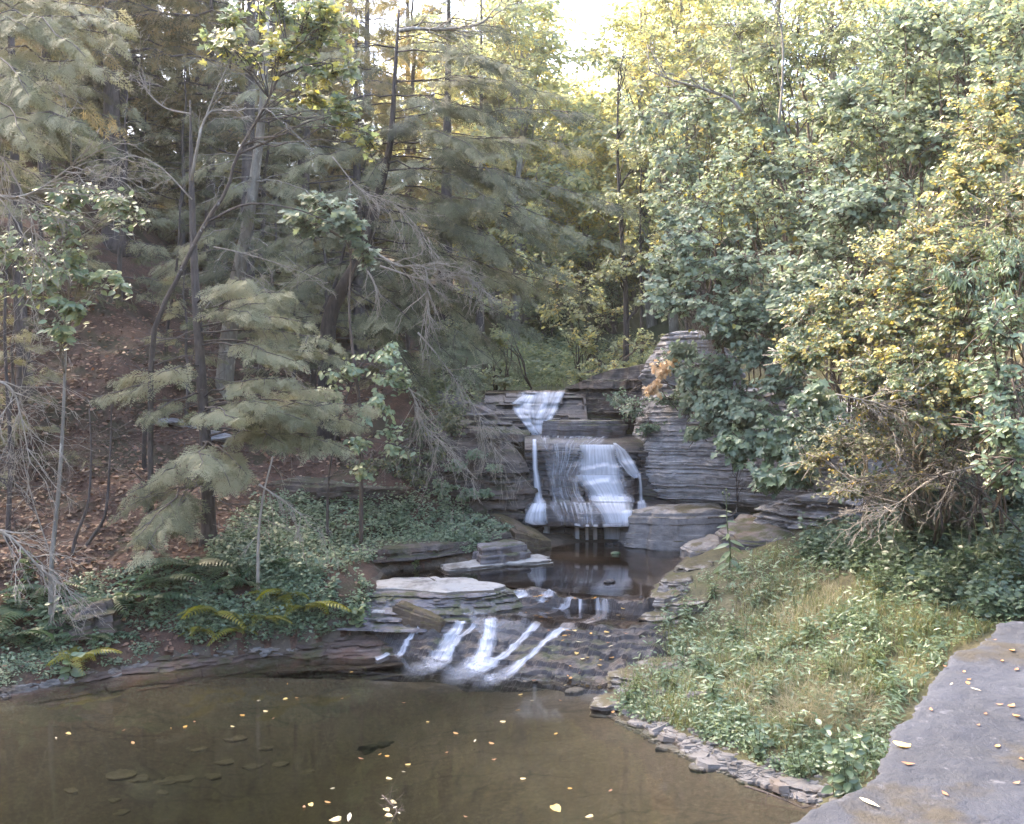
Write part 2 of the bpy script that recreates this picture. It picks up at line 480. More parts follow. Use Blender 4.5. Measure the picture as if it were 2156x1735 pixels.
def strata(name, mat, line, z0, z1, prof, seed, depth=1.2, thick=0.085, amp=0.06, du=0.05, dz=0.025, block=0.45, topwob=0.05, tilt=0.0, smooth=False):
    """a bedded rock face along a plan line; prof = (height fraction, outset) pairs; closed top, ends and back"""
    line = A(line, float)
    seg = np.linalg.norm(np.diff(line, axis=0), axis=1)
    L = np.concatenate([[0], np.cumsum(seg)])
    u = np.arange(0, L[-1], du)
    pt = np.stack([np.interp(u, L, line[:, i]) for i in (0, 1)], 1)
    tg = unit(np.gradient(pt, axis=0))
    for _ in range(6):
        tg[1:-1] = (tg[:-2] + tg[1:-1] * 2 + tg[2:]) / 4
    nr = np.stack([tg[:, 1], -tg[:, 0]], 1); nr = unit(nr)
    nu = len(u); nv = max(6, int((np.max(z1) - np.min(z0)) / dz))
    zt = np.broadcast_to(A(z1, float), ()) if np.ndim(z1) == 0 else np.interp(u / L[-1], np.linspace(0, 1, len(z1)), z1)
    zt = zt + topwob * fbm(u * 1.3, seed + 0.0 * u, 2.0)
    f = np.linspace(0, 1, nv)[:, None]
    Z = z0 + (zt - z0)[None] * f
    U = np.broadcast_to(u, Z.shape)
    lay = layers_of(Z + tilt * U + 0.02 * vn(U * 0.9, seed, 0), seed, thick)
    cell = np.floor(U / block + 3.7 * hash3(lay, lay * 0, lay * 0 + seed) + 0.3 * vn(U * 2, lay, seed))
    o = np.interp(f, [p[0] for p in prof], [p[1] for p in prof]) + 0 * U
    o = o + amp * (hash3(lay, lay * 0 + 5, lay * 0 + seed) * 2 - 1) + amp * 0.7 * (hash3(lay, cell, cell * 0 + seed) * 2 - 1)
    o = o + amp * 2.4 * fbm(U * 0.8, Z * 0.7, seed + 0.5) + amp * 0.35 * vn(U * 9, lay * 3.1, seed)
    X = pt[None, :, 0] + nr[None, :, 0] * o; Y = pt[None, :, 1] + nr[None, :, 1] * o
    rows = [np.stack([X, Y, Z], -1)]
    for t, dzz in ((0.12, 0.015), (0.3, 0.03), (0.6, 0.04), (1.0, 0.0)):
        oo = o[-1] - depth * t
        rows.append(np.stack([pt[:, 0] + nr[:, 0] * oo, pt[:, 1] + nr[:, 1] * oo, zt + dzz + 0.05 * fbm(u * 1.8, t * 3.0, seed)], -1)[None])
    oo = o[-1] - depth
    rows.append(np.stack([pt[:, 0] + nr[:, 0] * oo, pt[:, 1] + nr[:, 1] * oo, np.full(nu, float(np.min(z0)))], -1)[None])
    V = np.concatenate(rows, 0)
    nr_ = V.shape[0]
    V = V.reshape(-1, 3)
    faces = [grid_faces(nu, nr_), np.arange(nr_)[::-1] * nu, np.arange(nr_) * nu + nu - 1]
    c = A([line[:, 0].mean(), line[:, 1].mean(), float(np.min(z0))])
    me = mesh_from(name, V - c, faces, smooth=smooth, mats=[mat])
    return obj(name, me, loc=c)

def rock(name, mat, outline, z0, z1, seed, thick=0.06, amp=0.02, bulge=0.0, topn=0.02, tilt=(0, 0), n=90, dz=0.02, rnd=0.03, smooth=False, inset=0.0):
    """a loose stone or slab from its plan outline (star-shaped); bedding shows on its sides"""
    o = A(outline, float); c = o.mean(0)
    q = np.vstack([o, o[:1]])
    L = np.concatenate([[0], np.cumsum(np.linalg.norm(np.diff(q, axis=0), axis=1))])
    s = np.linspace(0, L[-1], n, endpoint=False)
    ring = np.stack([np.interp(s, L, q[:, i]) for i in (0, 1)], 1)
    d = unit(ring - c); size = L[-1] / 6.0
    ring = ring + d * (0.16 * size * fbm(s * 1.2 / max(size, .15), seed * 1.7, 1.0) + 0.07 * size * vn(s * 5 / max(size, .15), seed, 2.0))[:, None]
    nv = max(4, int((z1 - z0) / dz))
    rows = []
    for i in range(nv + 1):
        f = i / nv; z = z0 + (z1 - z0) * f
        lay = layers_of(A([z]), seed, thick)[0]
        off = amp * (hash3(A([lay]), A([3]), A([seed]))[0] * 2 - 1) + amp * 0.8 * vn(s * 2.5 / max(size, .2), lay * 2.3, seed) + bulge * math.sin(math.pi * min(f, .95)) - inset * f
        if f > 0.93: off = off - rnd * 0.6
        rows.append(np.concatenate([ring + d * A(off).reshape(-1, 1) if np.ndim(off) else ring + d * off, np.full((n, 1), z)], 1))
    top = rows[-1]
    for g in (0.96, 0.88, 0.74, 0.55, 0.33, 0.12):
        r = c + (top[:, :2] - c) * g
        zz = z1 + rnd * 0.5 * min(1, (1 - g) * 6) + topn * fbm(r[:, 0] * 2.2 / max(size, .2), r[:, 1] * 2.2 / max(size, .2), seed)
        rows.append(np.concatenate([r, zz[:, None]], 1))
    V = np.concatenate(rows)
    hgt = np.clip((V[:, 2] - z0) / max(z1 - z0, 1e-6), 0, 1.5)
    V[:, 2] += hgt * ((V[:, 0] - c[0]) * tilt[0] + (V[:, 1] - c[1]) * tilt[1])
    nr_ = len(rows)
    faces = [grid_faces(n, nr_, True), np.arange(n)[::-1], np.arange(n) + (nr_ - 1) * n]
    base = A([c[0], c[1], z0])
    return obj(name, mesh_from(name, V - base, faces, smooth=smooth, mats=[mat]), loc=base)

def ground_poly(pix, z):
    """plan outline of a picture outline lying at height z"""
    p = A(pix, float)
    Y = (CZ - z) * FPX / (p[:, 1] - HOR)
    return np.stack([(p[:, 0] - CX) * Y / FPX, Y], 1)

# ---- the waterfall's own rock: one profile from pool to lip, stepped out on the right
FALL = A([(22.95, .55), (22.85, .8), (22.80, .98), (22.82, 1.16), (22.30, 1.20), (22.27, 1.30), (22.34, 1.50), (22.46, 1.66), (22.78, 1.735), (22.84, 1.80), (22.90, 2.2), (22.97, 2.6),
          (23.02, 2.84), (23.08, 2.93), (23.2, 3.02), (23.45, 3.075), (23.9, 3.11), (24.45, 3.16), (24.9, 3.18)])
def dense_profile(pf, d=0.022):
    L = np.concatenate([[0], np.cumsum(np.linalg.norm(np.diff(pf, axis=0), axis=1))])
    s = np.arange(0, L[-1], d)
    return np.stack([np.interp(s, L, pf[:, 0]), np.interp(s, L, pf[:, 1])], 1)
FP = dense_profile(FALL)
def fall_y(x, y, z, water=False):
    """rock surface of the main fall, as a depth for each x and each (y, z) of the profile"""
    m = sstep(1.15, 1.5, x) * (1 - sstep(2.75, 3.05, x)) * (z > 1.70) * (z < 2.86)
    colm = np.floor(x / 0.33 + 0.25 * vn(z * 2, 1, 1))
    jit = (hash3(colm, colm * 0 + 2, colm * 0 + 7) - 0.5) * 0.22
    stair = np.floor((2.86 - z + jit + 0.12 * (x - 2.0)) / 0.34)
    lay = layers_of(z + 0.01 * vn(x * 1.2, 3, 3), 11, 0.07)
    smooth_band = ((z > 1.2) & (z < 1.72)) | (z > 2.9)
    a = np.where(smooth_band, 0.012, 0.05)
    blk = np.floor(x / 0.4 + hash3(lay, lay * 0, lay * 0 + 4) * 5)
    d = a * (hash3(lay, blk, lay * 0 + 1) * 2 - 1) + a * 0.8 * (hash3(lay, lay * 0, lay * 0 + 9) * 2 - 1) + 0.04 * fbm(x * 0.8, z * 1.5, 4.0)
    left = 0.10 * (1 - sstep(.5, 1.0, x)) * (z < 1.6)
    if water: d = 0.02 + 0.04 * fbm(x * 0.8, z * 1.5, 4.0)
    mx = sstep(1.15, 1.6, x) * (1 - sstep(2.65, 3.0, x))
    low = mx * (0.40 * (z > 1.18) * (z <= 1.70) + 0.22 * (z <= 1.18)) * np.where(z > 1.5, 1.0 - 0.3 * (z - 1.5) / .2, 1.0)
    return y - 0.13 * np.clip(stair, 0, 3) * m - d - left - low
def fall_rock():
    x = np.arange(0.30, 3.75, 0.03)
    X, I = np.meshgrid(x, np.arange(len(FP)))
    Y0, Z = FP[I, 0], FP[I, 1]
    Y = fall_y(X, Y0, Z)
    Z = Z + 0.02 * fbm(X * 1.1, Y0, 2.0)
    V = np.stack([X, Y, Z], -1)
    back = V[-1:].copy(); back[..., 2] = 0.5
    V = np.concatenate([V, back]); nv = V.shape[0]
    c = A([2.0, 22.9, 0.6])
    me = mesh_from('waterfall_rock_face', V.reshape(-1, 3) - c, [grid_faces(len(x), nv), np.arange(nv)[::-1] * len(x), np.arange(nv) * len(x) + len(x) - 1], mats=[M_WET])
    tag(obj('waterfall_rock_face', me, loc=c), 'dark wet stepped rock face behind the main waterfall', 'rock face')
fall_rock()

UP = dense_profile(A([(24.25, 3.0), (24.28, 3.2), (24.45, 3.4), (24.62, 3.62), (24.85, 3.85), (25.05, 4.02), (25.3, 4.16), (25.7, 4.20), (27.0, 4.22)]))
def up_y(x, y, z):
    lay = layers_of(z + 0.015 * vn(x * 1.2, 3, 8), 23, 0.06)
    blk = np.floor(x / 0.5 + hash3(lay, lay * 0, lay * 0 + 4) * 5)
    return y - 0.07 * (hash3(lay, blk, lay * 0 + 1) * 2 - 1) - 0.06 * (hash3(lay, lay * 0, lay * 0 + 9) * 2 - 1) - 0.05 * fbm(x, z * 2, 5.0)
def up_rock():
    x = np.arange(-0.7, 1.9, 0.03)
    X, I = np.meshgrid(x, np.arange(len(UP)))
    Y0, Z = UP[I, 0], UP[I, 1]
    V = np.stack([X, up_y(X, Y0, Z), Z + 0.015 * fbm(X * 1.4, Y0, 6.0)], -1)
    back = V[-1:].copy(); back[..., 2] = 2.9
    V = np.concatenate([V, back]); nv = V.shape[0]
    c = A([0.6, 24.6, 3.0])
    me = mesh_from('upper_rock_step', V.reshape(-1, 3) - c, [grid_faces(len(x), nv), np.arange(nv)[::-1] * len(x), np.arange(nv) * len(x) + len(x) - 1], mats=[M_WET])
    tag(obj('rock_step', me, loc=c), 'dark layered rock step under the upper fan of falling water', 'rock ledge')
up_rock()

tag(strata('rock_ledge', M_DARKLEDGE, [(-2.6, 23.1), (-1.2, 22.55), (-.2, 22.5), (.2, 22.62), (.36, 22.8), (.36, 23.6)], 0.6, [3.6, 3.5, 3.3, 3.06, 3.06], [(0, .35), (.2, .28), (.35, .16), (.6, 0.05), (.8, -.15), (1, -.5)], 31, depth=2.2, thick=.085, amp=.09, block=0.6, tilt=.02),
    'dark layered ledges stepping up left of the main waterfall', 'rock ledge')
tag(strata('rock_ledge', M_SHALE, [(-2.6, 25.2), (-1.3, 24.6), (-.5, 24.2), (.1, 24.05), (.42, 24.25)], 3.0, [4.3, 4.2, 3.9, 3.45, 3.3], [(0, .15), (.5, .1), (1, -.2)], 33, depth=1.2, thick=.09, amp=.09, block=0.7),
    'brown mossy stepped ledge left of the upper fan of water', 'rock ledge')
tag(rock('rock_slab', M_SHALE, [(.85, 23.95), (1.4, 23.75), (2.2, 23.75), (2.75, 24.0), (2.9, 24.9), (1.5, 25.0), (1.1, 24.8), (.9, 24.4)], 3.07, 3.5, 41, thick=.13, amp=.05, topn=.05, n=160),
    'thick grey rock slab lying right of the upper fan of water', 'rock slab')
tag(strata('rock_wall', M_DARKLEDGE, [(1.25, 26.2), (1.35, 25.5), (1.9, 25.0), (2.6, 24.6), (3.4, 24.1), (3.9, 23.4)], 3.1, [4.25, 4.4, 4.75, 4.9, 4.9], [(0, .0), (.5, .05), (1, -.2)], 43, depth=1.5, thick=.08, amp=.1),
    'dark mossy rock wall sloping up right of the upper fan of water', 'rock wall')
tag(strata('rock_cliff', M_CLIFF, [(2.95, 24.0), (3.2, 23.1), (3.6, 22.6), (4.3, 22.25), (5.2, 21.6), (6.0, 20.9), (6.6, 20.3), (7.0, 19.4)], 1.0, [4.2, 4.2, 4.3, 4.1, 3.6], [(0, -.7), (.16, -.55), (.24, .0), (.4, .12), (.6, .06), (1, -.25)], 47, depth=2.0, thick=.034, amp=.026, block=.3, du=.035, dz=.018, tilt=-.03),
    'tall grey lavender shale cliff right of the main waterfall', 'cliff')
tag(strata('rock_outcrop', M_CLIFF, [(3.2, 23.9), (3.6, 22.9), (4.3, 22.6), (4.9, 22.4), (5.3, 22.9)], 4.15, [5.0, 5.6, 5.65, 5.4, 5.0], [(0, -.1), (.5, .1), (1, -.1)], 49, depth=1.6, thick=.04, amp=.03, block=.4, dz=.018),
    'pale layered rock outcrop under the shrubs above the right cliff', 'rock outcrop')
tag(strata('rock_outcrop', M_CLIFF, [(5.0, 20.2), (5.5, 19.5), (6.1, 18.9), (6.7, 18.4), (7.0, 18.2)], 1.0, [1.9, 2.2, 2.2, 1.9], [(0, -.45), (.35, -.3), (.5, .05), (1, -.1)], 51, depth=1.6, thick=.05, amp=.09, block=.35),
    'ragged low shale ledge under the drooping vines right of the cliff', 'rock outcrop')
tag(rock('boulder', M_BLOCK, [(2.36, 22.2), (2.40, 21.85), (2.48, 21.72), (3.0, 21.35), (3.55, 20.98), (3.62, 20.95), (4.3, 21.0), (4.9, 21.3), (4.9, 22.4), (3.6, 22.8), (2.6, 22.6)], .45, 1.60, 53, thick=.10, amp=.045, topn=.10, n=300, tilt=(.05, .0), rnd=.09, inset=.16),
    'big smooth grey stone block beside the foot of the waterfall', 'boulder')
tag(rock('boulder', M_BLOCK, [(3.5, 20.6), (3.6, 20.1), (4.1, 19.9), (4.8, 20.0), (5.1, 20.6), (4.6, 21.0), (3.9, 21.0)], .6, 1.12, 54, thick=.15, amp=.03, topn=.08, n=120, tilt=(.16, .1), rnd=.1),
    'lower grey boulder sloping into the upper pool by the big block', 'boulder')
tag(rock('boulder', M_SHALE, [(4.1, 19.9), (4.4, 19.2), (5.2, 18.7), (6.2, 19.0), (6.5, 19.9), (5.6, 20.7), (4.8, 20.8)], .8, 1.5, 55, thick=.15, amp=.04, topn=.1, n=140, tilt=(.05, .12), rnd=.12),
    'flat grey rock terrace behind the tall budding stalk', 'rock terrace')
tag(rock('boulder', M_BROWN, [(-.55, 21.9), (.1, 21.35), (.62, 21.25), (.85, 21.6), (.6, 22.3), (-.3, 22.5)], .7, 1.22, 57, thick=.15, amp=.03, topn=.05, n=110, tilt=(-.35, .05), rnd=.1),
    'brown wedge shaped rock at the left foot of the waterfall', 'boulder')
tag(rock('rock_slab', M_PALE, ground_poly([(930, 1189), (1000, 1179), (1075, 1172), (1130, 1167), (1160, 1172), (1155, 1180), (1090, 1186), (1020, 1192), (950, 1198)], .86), .70, .865, 58, thick=.03, amp=.04, topn=.035, n=190, dz=.012, inset=.04),
    'long pale flat slab jutting into the upper pool', 'rock slab')
tag(rock('rock_slab', M_SHALE, ground_poly([(1000, 1166), (1060, 1160), (1110, 1158), (1122, 1164), (1080, 1172), (1010, 1178)], .98), .88, 1.02, 59, thick=.05, amp=.02, topn=.03, n=100),
    'grey slab stacked on the long pale slab', 'rock slab')
tag(rock('rock_slab', M_SHALE, ground_poly([(1010, 1150), (1060, 1143), (1100, 1146), (1110, 1153), (1060, 1160), (1015, 1162)], 1.1), 1.0, 1.16, 60, thick=.06, amp=.02, topn=.03, n=100),
    'small grey slab topmost of the stack left of the upper pool', 'rock slab')
tag(rock('rock_slab', M_PALE, ground_poly([(765, 1218), (820, 1208), (900, 1206), (990, 1210), (1060, 1224), (1055, 1231), (960, 1239), (880, 1238), (800, 1231)], .93), .72, .875, 61, thick=.03, amp=.045, topn=.05, n=240, dz=.012, inset=.05),
    'broad sunbleached slab at the front left of the upper pool', 'rock slab')
tag(strata('rock_ledge', M_SHALE, [(-2.95, 16.95), (-2.0, 16.85), (-1.2, 16.8), (-.5, 16.95), (0.0, 17.35)], .34, [.80, .83, .83, .79], [(0, .5), (.35, .3), (.7, .1), (1, -.05)], 63, depth=1.2, thick=.04, amp=.07, dz=.013, block=.3),
    'thin broken shale layers below the broad sunbleached slab', 'rock ledge')
tag(rock('rock_slab', M_PALE, ground_poly([(770, 1275), (820, 1266), (880, 1268), (900, 1275), (850, 1284), (785, 1288)], .6), .42, .6, 64, thick=.04, amp=.02, topn=.02, n=110),
    'small pale slab at the left edge of the cascade', 'rock slab')
tag(strata('rock_ledge', M_DARKLEDGE, [(-3.3, 19.3), (-2.5, 19.0), (-1.8, 19.35), (-1.25, 19.9), (-.6, 20.55), (.0, 21.2)], .7, [1.15, 1.2, 1.2, 1.15, 1.2], [(0, -.35), (.4, -.25), (.55, .08), (1, .0)], 65, depth=1.4, thick=.06, amp=.06, block=.4),
    'undercut dark ledge below the plants left of the upper pool', 'rock ledge')
tag(strata('rock_ledge', M_BANK, [(-9.4, 13.3), (-8.2, 13.75), (-7.3, 14.2), (-6.3, 15.0), (-5.1, 15.75), (-3.9, 16.2), (-3.1, 16.4), (-2.45, 16.35), (-2.1, 16.55), (-2.0, 17.0), (-2.1, 17.6)], -.25, [.03, .05, .08, .12, .17, .28, .40], [(0, .75), (.5, .55), (.7, .3), (.85, .1), (1, -.15)], 67, depth=.5, thick=.022, amp=.085, block=.25, dz=.008, du=.04, topwob=.14),
    'low brown shale bank along the left shore of the lower pool', 'rock ledge')
tag(strata('rock_outcrop', M_CLIFF, [(-10.2, 21.9), (-9.1, 21.7), (-8.2, 21.9), (-7.2, 22.2), (-6.4, 22.6)], 2.3, [3.5, 3.65, 3.6, 3.2], [(0, .1), (.5, .05), (1, -.1)], 69, depth=1.2, thick=.09, amp=.12, block=.6),
    'grey layered outcrop on the left slope behind the slender hemlock', 'rock outcrop')
tag(strata('rock_outcrop', M_DARKLEDGE, [(-6.2, 21.4), (-5.0, 21.0), (-4.0, 20.9), (-3.0, 21.2), (-2.2, 21.6)], 1.3, [2.2, 2.35, 2.2, 2.1], [(0, -.5), (.3, -.35), (.45, .05), (1, -.05)], 70, depth=1.5, thick=.08, amp=.1),
    'dark overhanging ledge on the left slope above the ground cover', 'rock outcrop')
tag(rock('boulder', M_DARKLEDGE, [(-7.35, 15.6), (-6.8, 15.35), (-6.25, 15.5), (-6.2, 16.0), (-6.8, 16.3), (-7.4, 16.1)], .45, .84, 71, thick=.06, amp=.09, topn=.10, n=160, tilt=(.15,.1), rnd=.1, inset=.12),
    'dark layered rock among the ferns on the left bank', 'boulder')
# right bank: shale steps along the cascade and the shore
GR_ = 'weathered shale slabs edging the right bank'
_r = np.random.default_rng(9)
for k, (px, py, sx, sy, h, lab) in enumerate([(1300, 1480, .34, .3, .10, 'weathered shale slab at the tip of the right bank'), (1335, 1425, .42, .34, .13, 'weathered shale slab beside the black ramp, lower'), (1352, 1375, .42, .36, .14, 'pale weathered slab with sloping top beside the black ramp'),
        (1365, 1335, .40, .36, .14, 'weathered shale slab beside the black ramp, middle'), (1392, 1300, .34, .30, .12, 'mossy shale slab right of the upper lip'), (1400, 1262, .34, .32, .14, 'light edged shale slab at the corner of the upper pool'), (1428, 1226, .36, .34, .12, 'mossy shale slab on the right shore of the upper pool'),
        (1466, 1198, .38, .36, .12, 'shale slab on the right shore nearest the low boulder'), (1450, 1270, .36, .32, .08, 'flat shale slab half buried in grass right of the upper lip'), (1400, 1400, .4, .36, .09, 'flat shale slab half buried in the grassy bank, left'), (1385, 1455, .36, .3, .08, 'small shale slab half buried near the bank tip')]):
    h0 = ghit([px], [py], 8, 24)[0]
    a = np.linspace(0, 6.283, 10)[:-1] + _r.uniform(-.2, .2, 9)
    q = np.stack([h0[0] + sx * np.cos(a) * _r.uniform(.75, 1.15, 9) + .2 * sy * np.sin(a), h0[1] + sy * np.sin(a) * _r.uniform(.75, 1.15, 9)], 1)
    tag(rock('rock_slab', M_EDGE, q, h0[2] - .35, h0[2] + h * .55, 730 + k, thick=.035, amp=.045, topn=.05, n=150, dz=.014, rnd=.04, tilt=(.08, .02)), lab, 'rock slab', GR_)

# ---- the cascade between the pools
def cas_lines(x):
    y0 = 14.98 - 0.58 * np.clip(x, -2.6, 1.3)
    y1 = 16.28 - 0.16 * x
    y2 = 16.95 - 0.12 * np.clip(x, -2, 2.4)
    y3 = 17.42 - 0.38 * np.clip(x, -.2, 2.4)
    return y0, y1, np.minimum(y2, y3 - 0.05), y3
def cas_z(x, y):
    x, y = np.broadcast_arrays(A(x, float), A(y, float))
    y0, y1, y2, y3 = cas_lines(x)
    y0 = y0 + 0.12 * vn(x * 1.6, 3.0, 1.0); y1 = y1 + 0.18 * vn(x * 1.3, 7.0, 1.0); y3 = y3 + 0.10 * vn(x * 1.7, 5.0, 2.0); y2 = y2 + 0.2 * vn(x * 1.5, 8.0, 2.0)
    z = np.where(y < y0, -0.05 - 0.95 * np.clip(y0 - y, 0, 1.6),
        np.where(y < y1, -0.05 + 0.50 * np.clip((y - y0) / (y1 - y0), 0, 1) ** 0.9,
        np.where(y < y2, 0.45 + 0.07 * (y - y1) / np.maximum(y2 - y1, .1),
        np.where(y < y3, 0.52 + 0.24 * (y - y2) / (y3 - y2), 0.765 - 0.10 * sstep(0.05, 0.8, y - y3)))))
    lay = np.floor((z + 0.11 * fbm(x * 0.8, y * 1.1, 3.0) + 0.03 * fbm(x * 4, y * 4, 7.0)) / 0.09)
    zq = (lay + 0.5) * 0.09
    return z * 0.35 + zq * 0.65 + 0.13 * fbm(x * 1.9, y * 1.9, 1.0, 4) + 0.06 * fbm(x * 6, y * 9, 4.0, 4)
def cascade():
    x = np.arange(-2.9, 2.5, 0.032); y = np.arange(13.9, 18.1, 0.028)
    X, Y = np.meshgrid(x, y)
    xr = np.interp(Y, YR, XRv) + 0.35
    Z = cas_z(X, Y) + 0.0 * xr
    Z = np.where(X > xr, Z - 0.6 * (X - xr), Z)
    c = A([0, 16, 0])
    V = np.stack([X, Y, Z], -1).reshape(-1, 3)
    nx, ny = len(x), len(y)
    ring = np.concatenate([np.arange(nx), np.arange(1, ny) * nx + nx - 1, (ny - 1) * nx + np.arange(nx - 2, -1, -1), np.arange(ny - 2, 0, -1) * nx])
    Vb = V[ring].copy(); Vb[:, 2] = -0.9
    m = len(ring)
    side = np.stack([ring, np.arange(m) + len(V), (np.arange(m) + 1) % m + len(V), np.roll(ring, -1)], 1)
    me = mesh_from('cascade_rock', np.concatenate([V, Vb]) - c, [grid_faces(nx, ny), side, np.arange(m)[::-1] + len(V)], mats=[M_WET])
    tag(obj('cascade_rock', me, loc=c), 'low wet black shale ramp of the cascade between the two pools', 'rock ledge')
cascade()
tag(rock('boulder', M_BROWN, [(-2.0, 16.55), (-1.5, 16.3), (-1.15, 16.2), (-1.1, 16.4), (-1.5, 16.7), (-1.95, 16.8)], .3, .62, 75, thick=.08, amp=.02, topn=.03, n=90, tilt=(-.25, 0), rnd=.08),
    'rust brown wedge rock at the left lip of the cascade', 'boulder')

# ---- stone wall in the right foreground
WTOP = 3.2
wp = ground_poly([(1560, 1800), (1650, 1735), (1700, 1700), (1760, 1682), (1790, 1668), (1812, 1652), (1832, 1640), (1850, 1608), (1872, 1568), (1876, 1540), (1888, 1523), (1918, 1510), (1930, 1490), (1938, 1468), (1962, 1430), (1978, 1408), (2006, 1380), (2012, 1372),
                  (2055, 1362), (2078, 1338), (2098, 1314), (2125, 1306), (2156, 1308), (2300, 1290)], WTOP)
def wall_z(x, y):
    return WTOP + 0.020 * fbm(x * 3.2, y * 3.2, 8.0, 5) + 0.010 * fbm(x * 15, y * 15, 3.0, 4)
def wall():
    front = wp
    e = np.concatenate([[0], np.cumsum(np.linalg.norm(np.diff(front, axis=0), axis=1))])
    s = np.arange(0, e[-1], 0.012)
    F = np.stack([np.interp(s, e, front[:, i]) for i in (0, 1)], 1)
    t = unit(np.gradient(F, axis=0))
    for _ in range(30): t[1:-1] = (t[:-2] + t[1:-1] + t[2:]) / 3
    nr = unit(np.stack([-t[:, 1], t[:, 0]], 1))
    F = F + nr * (0.018 * fbm(s * 7, 1.0, 2.0) + 0.006 * vn(s * 40, 2.0, 1.0))[:, None]
    n = len(s)
    inner = A([3.6, 2.2])
    rows = []
    for z in list(np.linspace(-0.6, 2.6, 12)) + [2.75, 2.9, 3.0, 3.07, 3.13, 3.17]:
        o = 0.03 * fbm(s * 3, z * 3, 4.0) + (-0.05 if z < 2.9 else 0)
        rows.append(np.concatenate([F + nr * np.reshape(o - 0.02, (-1, 1)), np.full((n, 1), z)], 1))
    D = 3.0
    base = unit(A([0.72, -0.70]))
    for k in list(0.0 + np.array([0, .008, .02, .04, .07, .1, .14])) + list(np.arange(.16, D, .02)):
        q = F + base * k
        zz = wall_z(q[:, 0], q[:, 1]) - 0.012 * math.exp(-k / 0.015)
        rows.append(np.concatenate([q, zz[:, None]], 1))
    last = rows[-1].copy(); last[:, 2] = -0.6; rows.append(last)
    V = np.concatenate(rows); m = len(rows)
    c = A([3.0, 3.0, -0.6])
    me = mesh_from('stone_wall', V - c, [grid_faces(n, m), np.arange(m)[::-1] * n, np.arange(m) * n + n - 1], smooth=True, mats=[M_WALL])
    tag(obj('stone_wall', me, loc=c), 'broad blue grey stone wall top with ragged edge in the right foreground', 'wall')
wall()
tag(rock('stone_pillar', M_WALL, [(3.15, 5.6), (3.6, 5.6), (3.6, 6.0), (3.15, 6.0)], 3.1, 3.62, 77, amp=.01, topn=.01, n=80),
    'sliver of grey stone pillar at the right end of the wall', 'pillar')
path = obj('path', mesh_from('path', [(-14, -12, 2.9), (14, -12, 2.9), (14, 0.4, 2.9), (-14, 0.4, 2.9), (-14, -12, -1), (14, -12, -1), (14, 0.4, -1), (-14, 0.4, -1)],
           [[(0, 1, 2, 3), (2, 6, 7, 3), (1, 5, 6, 2), (0, 3, 7, 4)]], mats=[M_GRASS_SOIL]))
tag(path, kind='structure')
# ------------------------------------------------------------------ water
def pool_mat(name, tint, absorb, wave=1.0, wsc=(1, 1, 1)):
    k = NT(name)
    k.t.nodes.remove(k.b)
    fr = k.n('ShaderNodeFresnel'); fr.inputs['IOR'].default_value = 1.33
    n = k.noise(k.coords(wsc), 1.6, 3, 0.5)
    bp = k.n('ShaderNodeBump'); bp.inputs['Strength'].default_value = 0.03 * wave; bp.inputs['Distance'].default_value = 0.08
    k.l(n, bp.inputs['Height']); k.l(bp.outputs[0], fr.inputs['Normal'])
    gl = k.n('ShaderNodeBsdfAnisotropic') if False else k.n('ShaderNodeBsdfGlossy')
    gl.inputs['Roughness'].default_value = 0.05; gl.inputs['Color'].default_value = (1, 1, 1, 1)
    k.l(bp.outputs[0], gl.inputs['Normal'])
    tr = k.n('ShaderNodeBsdfTransparent'); tr.inputs[0].default_value = tint + (1,)
    mx = k.n('ShaderNodeMixShader')
    k.l(fr.outputs[0], mx.inputs[0]); k.l(tr.outputs[0], mx.inputs[1]); k.l(gl.outputs[0], mx.inputs[2]); k.l(mx.outputs[0], k.out.inputs['Surface'])
    ab = k.n('ShaderNodeVolumeAbsorption'); ab.inputs['Color'].default_value = absorb[0] + (1,); ab.inputs['Density'].default_value = absorb[1]
    k.l(ab.outputs[0], k.out.inputs['Volume'])
    return k.m
def water(name, outline, z, zb, mat):
    o = A(outline, float); n = len(o)
    V = np.concatenate([np.c_[o, np.full(n, z)], np.c_[o, np.full(n, zb)]])
    i = np.arange(n); j = (i + 1) % n
    me = mesh_from(name, V, [i, i[::-1] + n, np.stack([i, i + n, j + n, j], 1)], mats=[mat])
    return tag(obj(name, me), kind='structure')
M_POOL = pool_mat('pool_water', (.95, .93, .87), ((.46, .50, .34), 1.0), 0.6)
M_UPOOL = pool_mat('upper_pool_water', (.9, .85, .8), ((.40, .32, .24), 1.6), 0.5, (1, 3, 1))
water('lower_pool', [(-22, -6), (12, -6), (12, 16.4), (-22, 16.4)], 0.0, -1.4, M_POOL)
fx = np.linspace(-2.6, 2.6, 40)
front = np.stack([fx, cas_lines(fx)[3] + np.where(fx < 0, 0.15, 0.04)], 1)
water('upper_pool', np.concatenate([front, [(3.9, 19.5), (4.3, 22.6), (3.4, 23.0), (0, 23.0), (-2.6, 20.5), (-3.2, 19.0)]]), 0.805, 0.2, M_UPOOL)
water('stream', [(-1.2, 25.3), (1.5, 25.3), (1.6, 30), (1.2, 40), (-1.6, 40), (-1.2, 30)], 4.235, 4.0, M_UPOOL)

sx = np.linspace(-2.2, 2.2, 30)
_l = cas_lines(sx)
water('shelf_water', np.concatenate([np.stack([sx, _l[1] + .12], 1), np.stack([sx, _l[2] + .1], 1)[::-1]]), 0.555, 0.2, M_UPOOL)

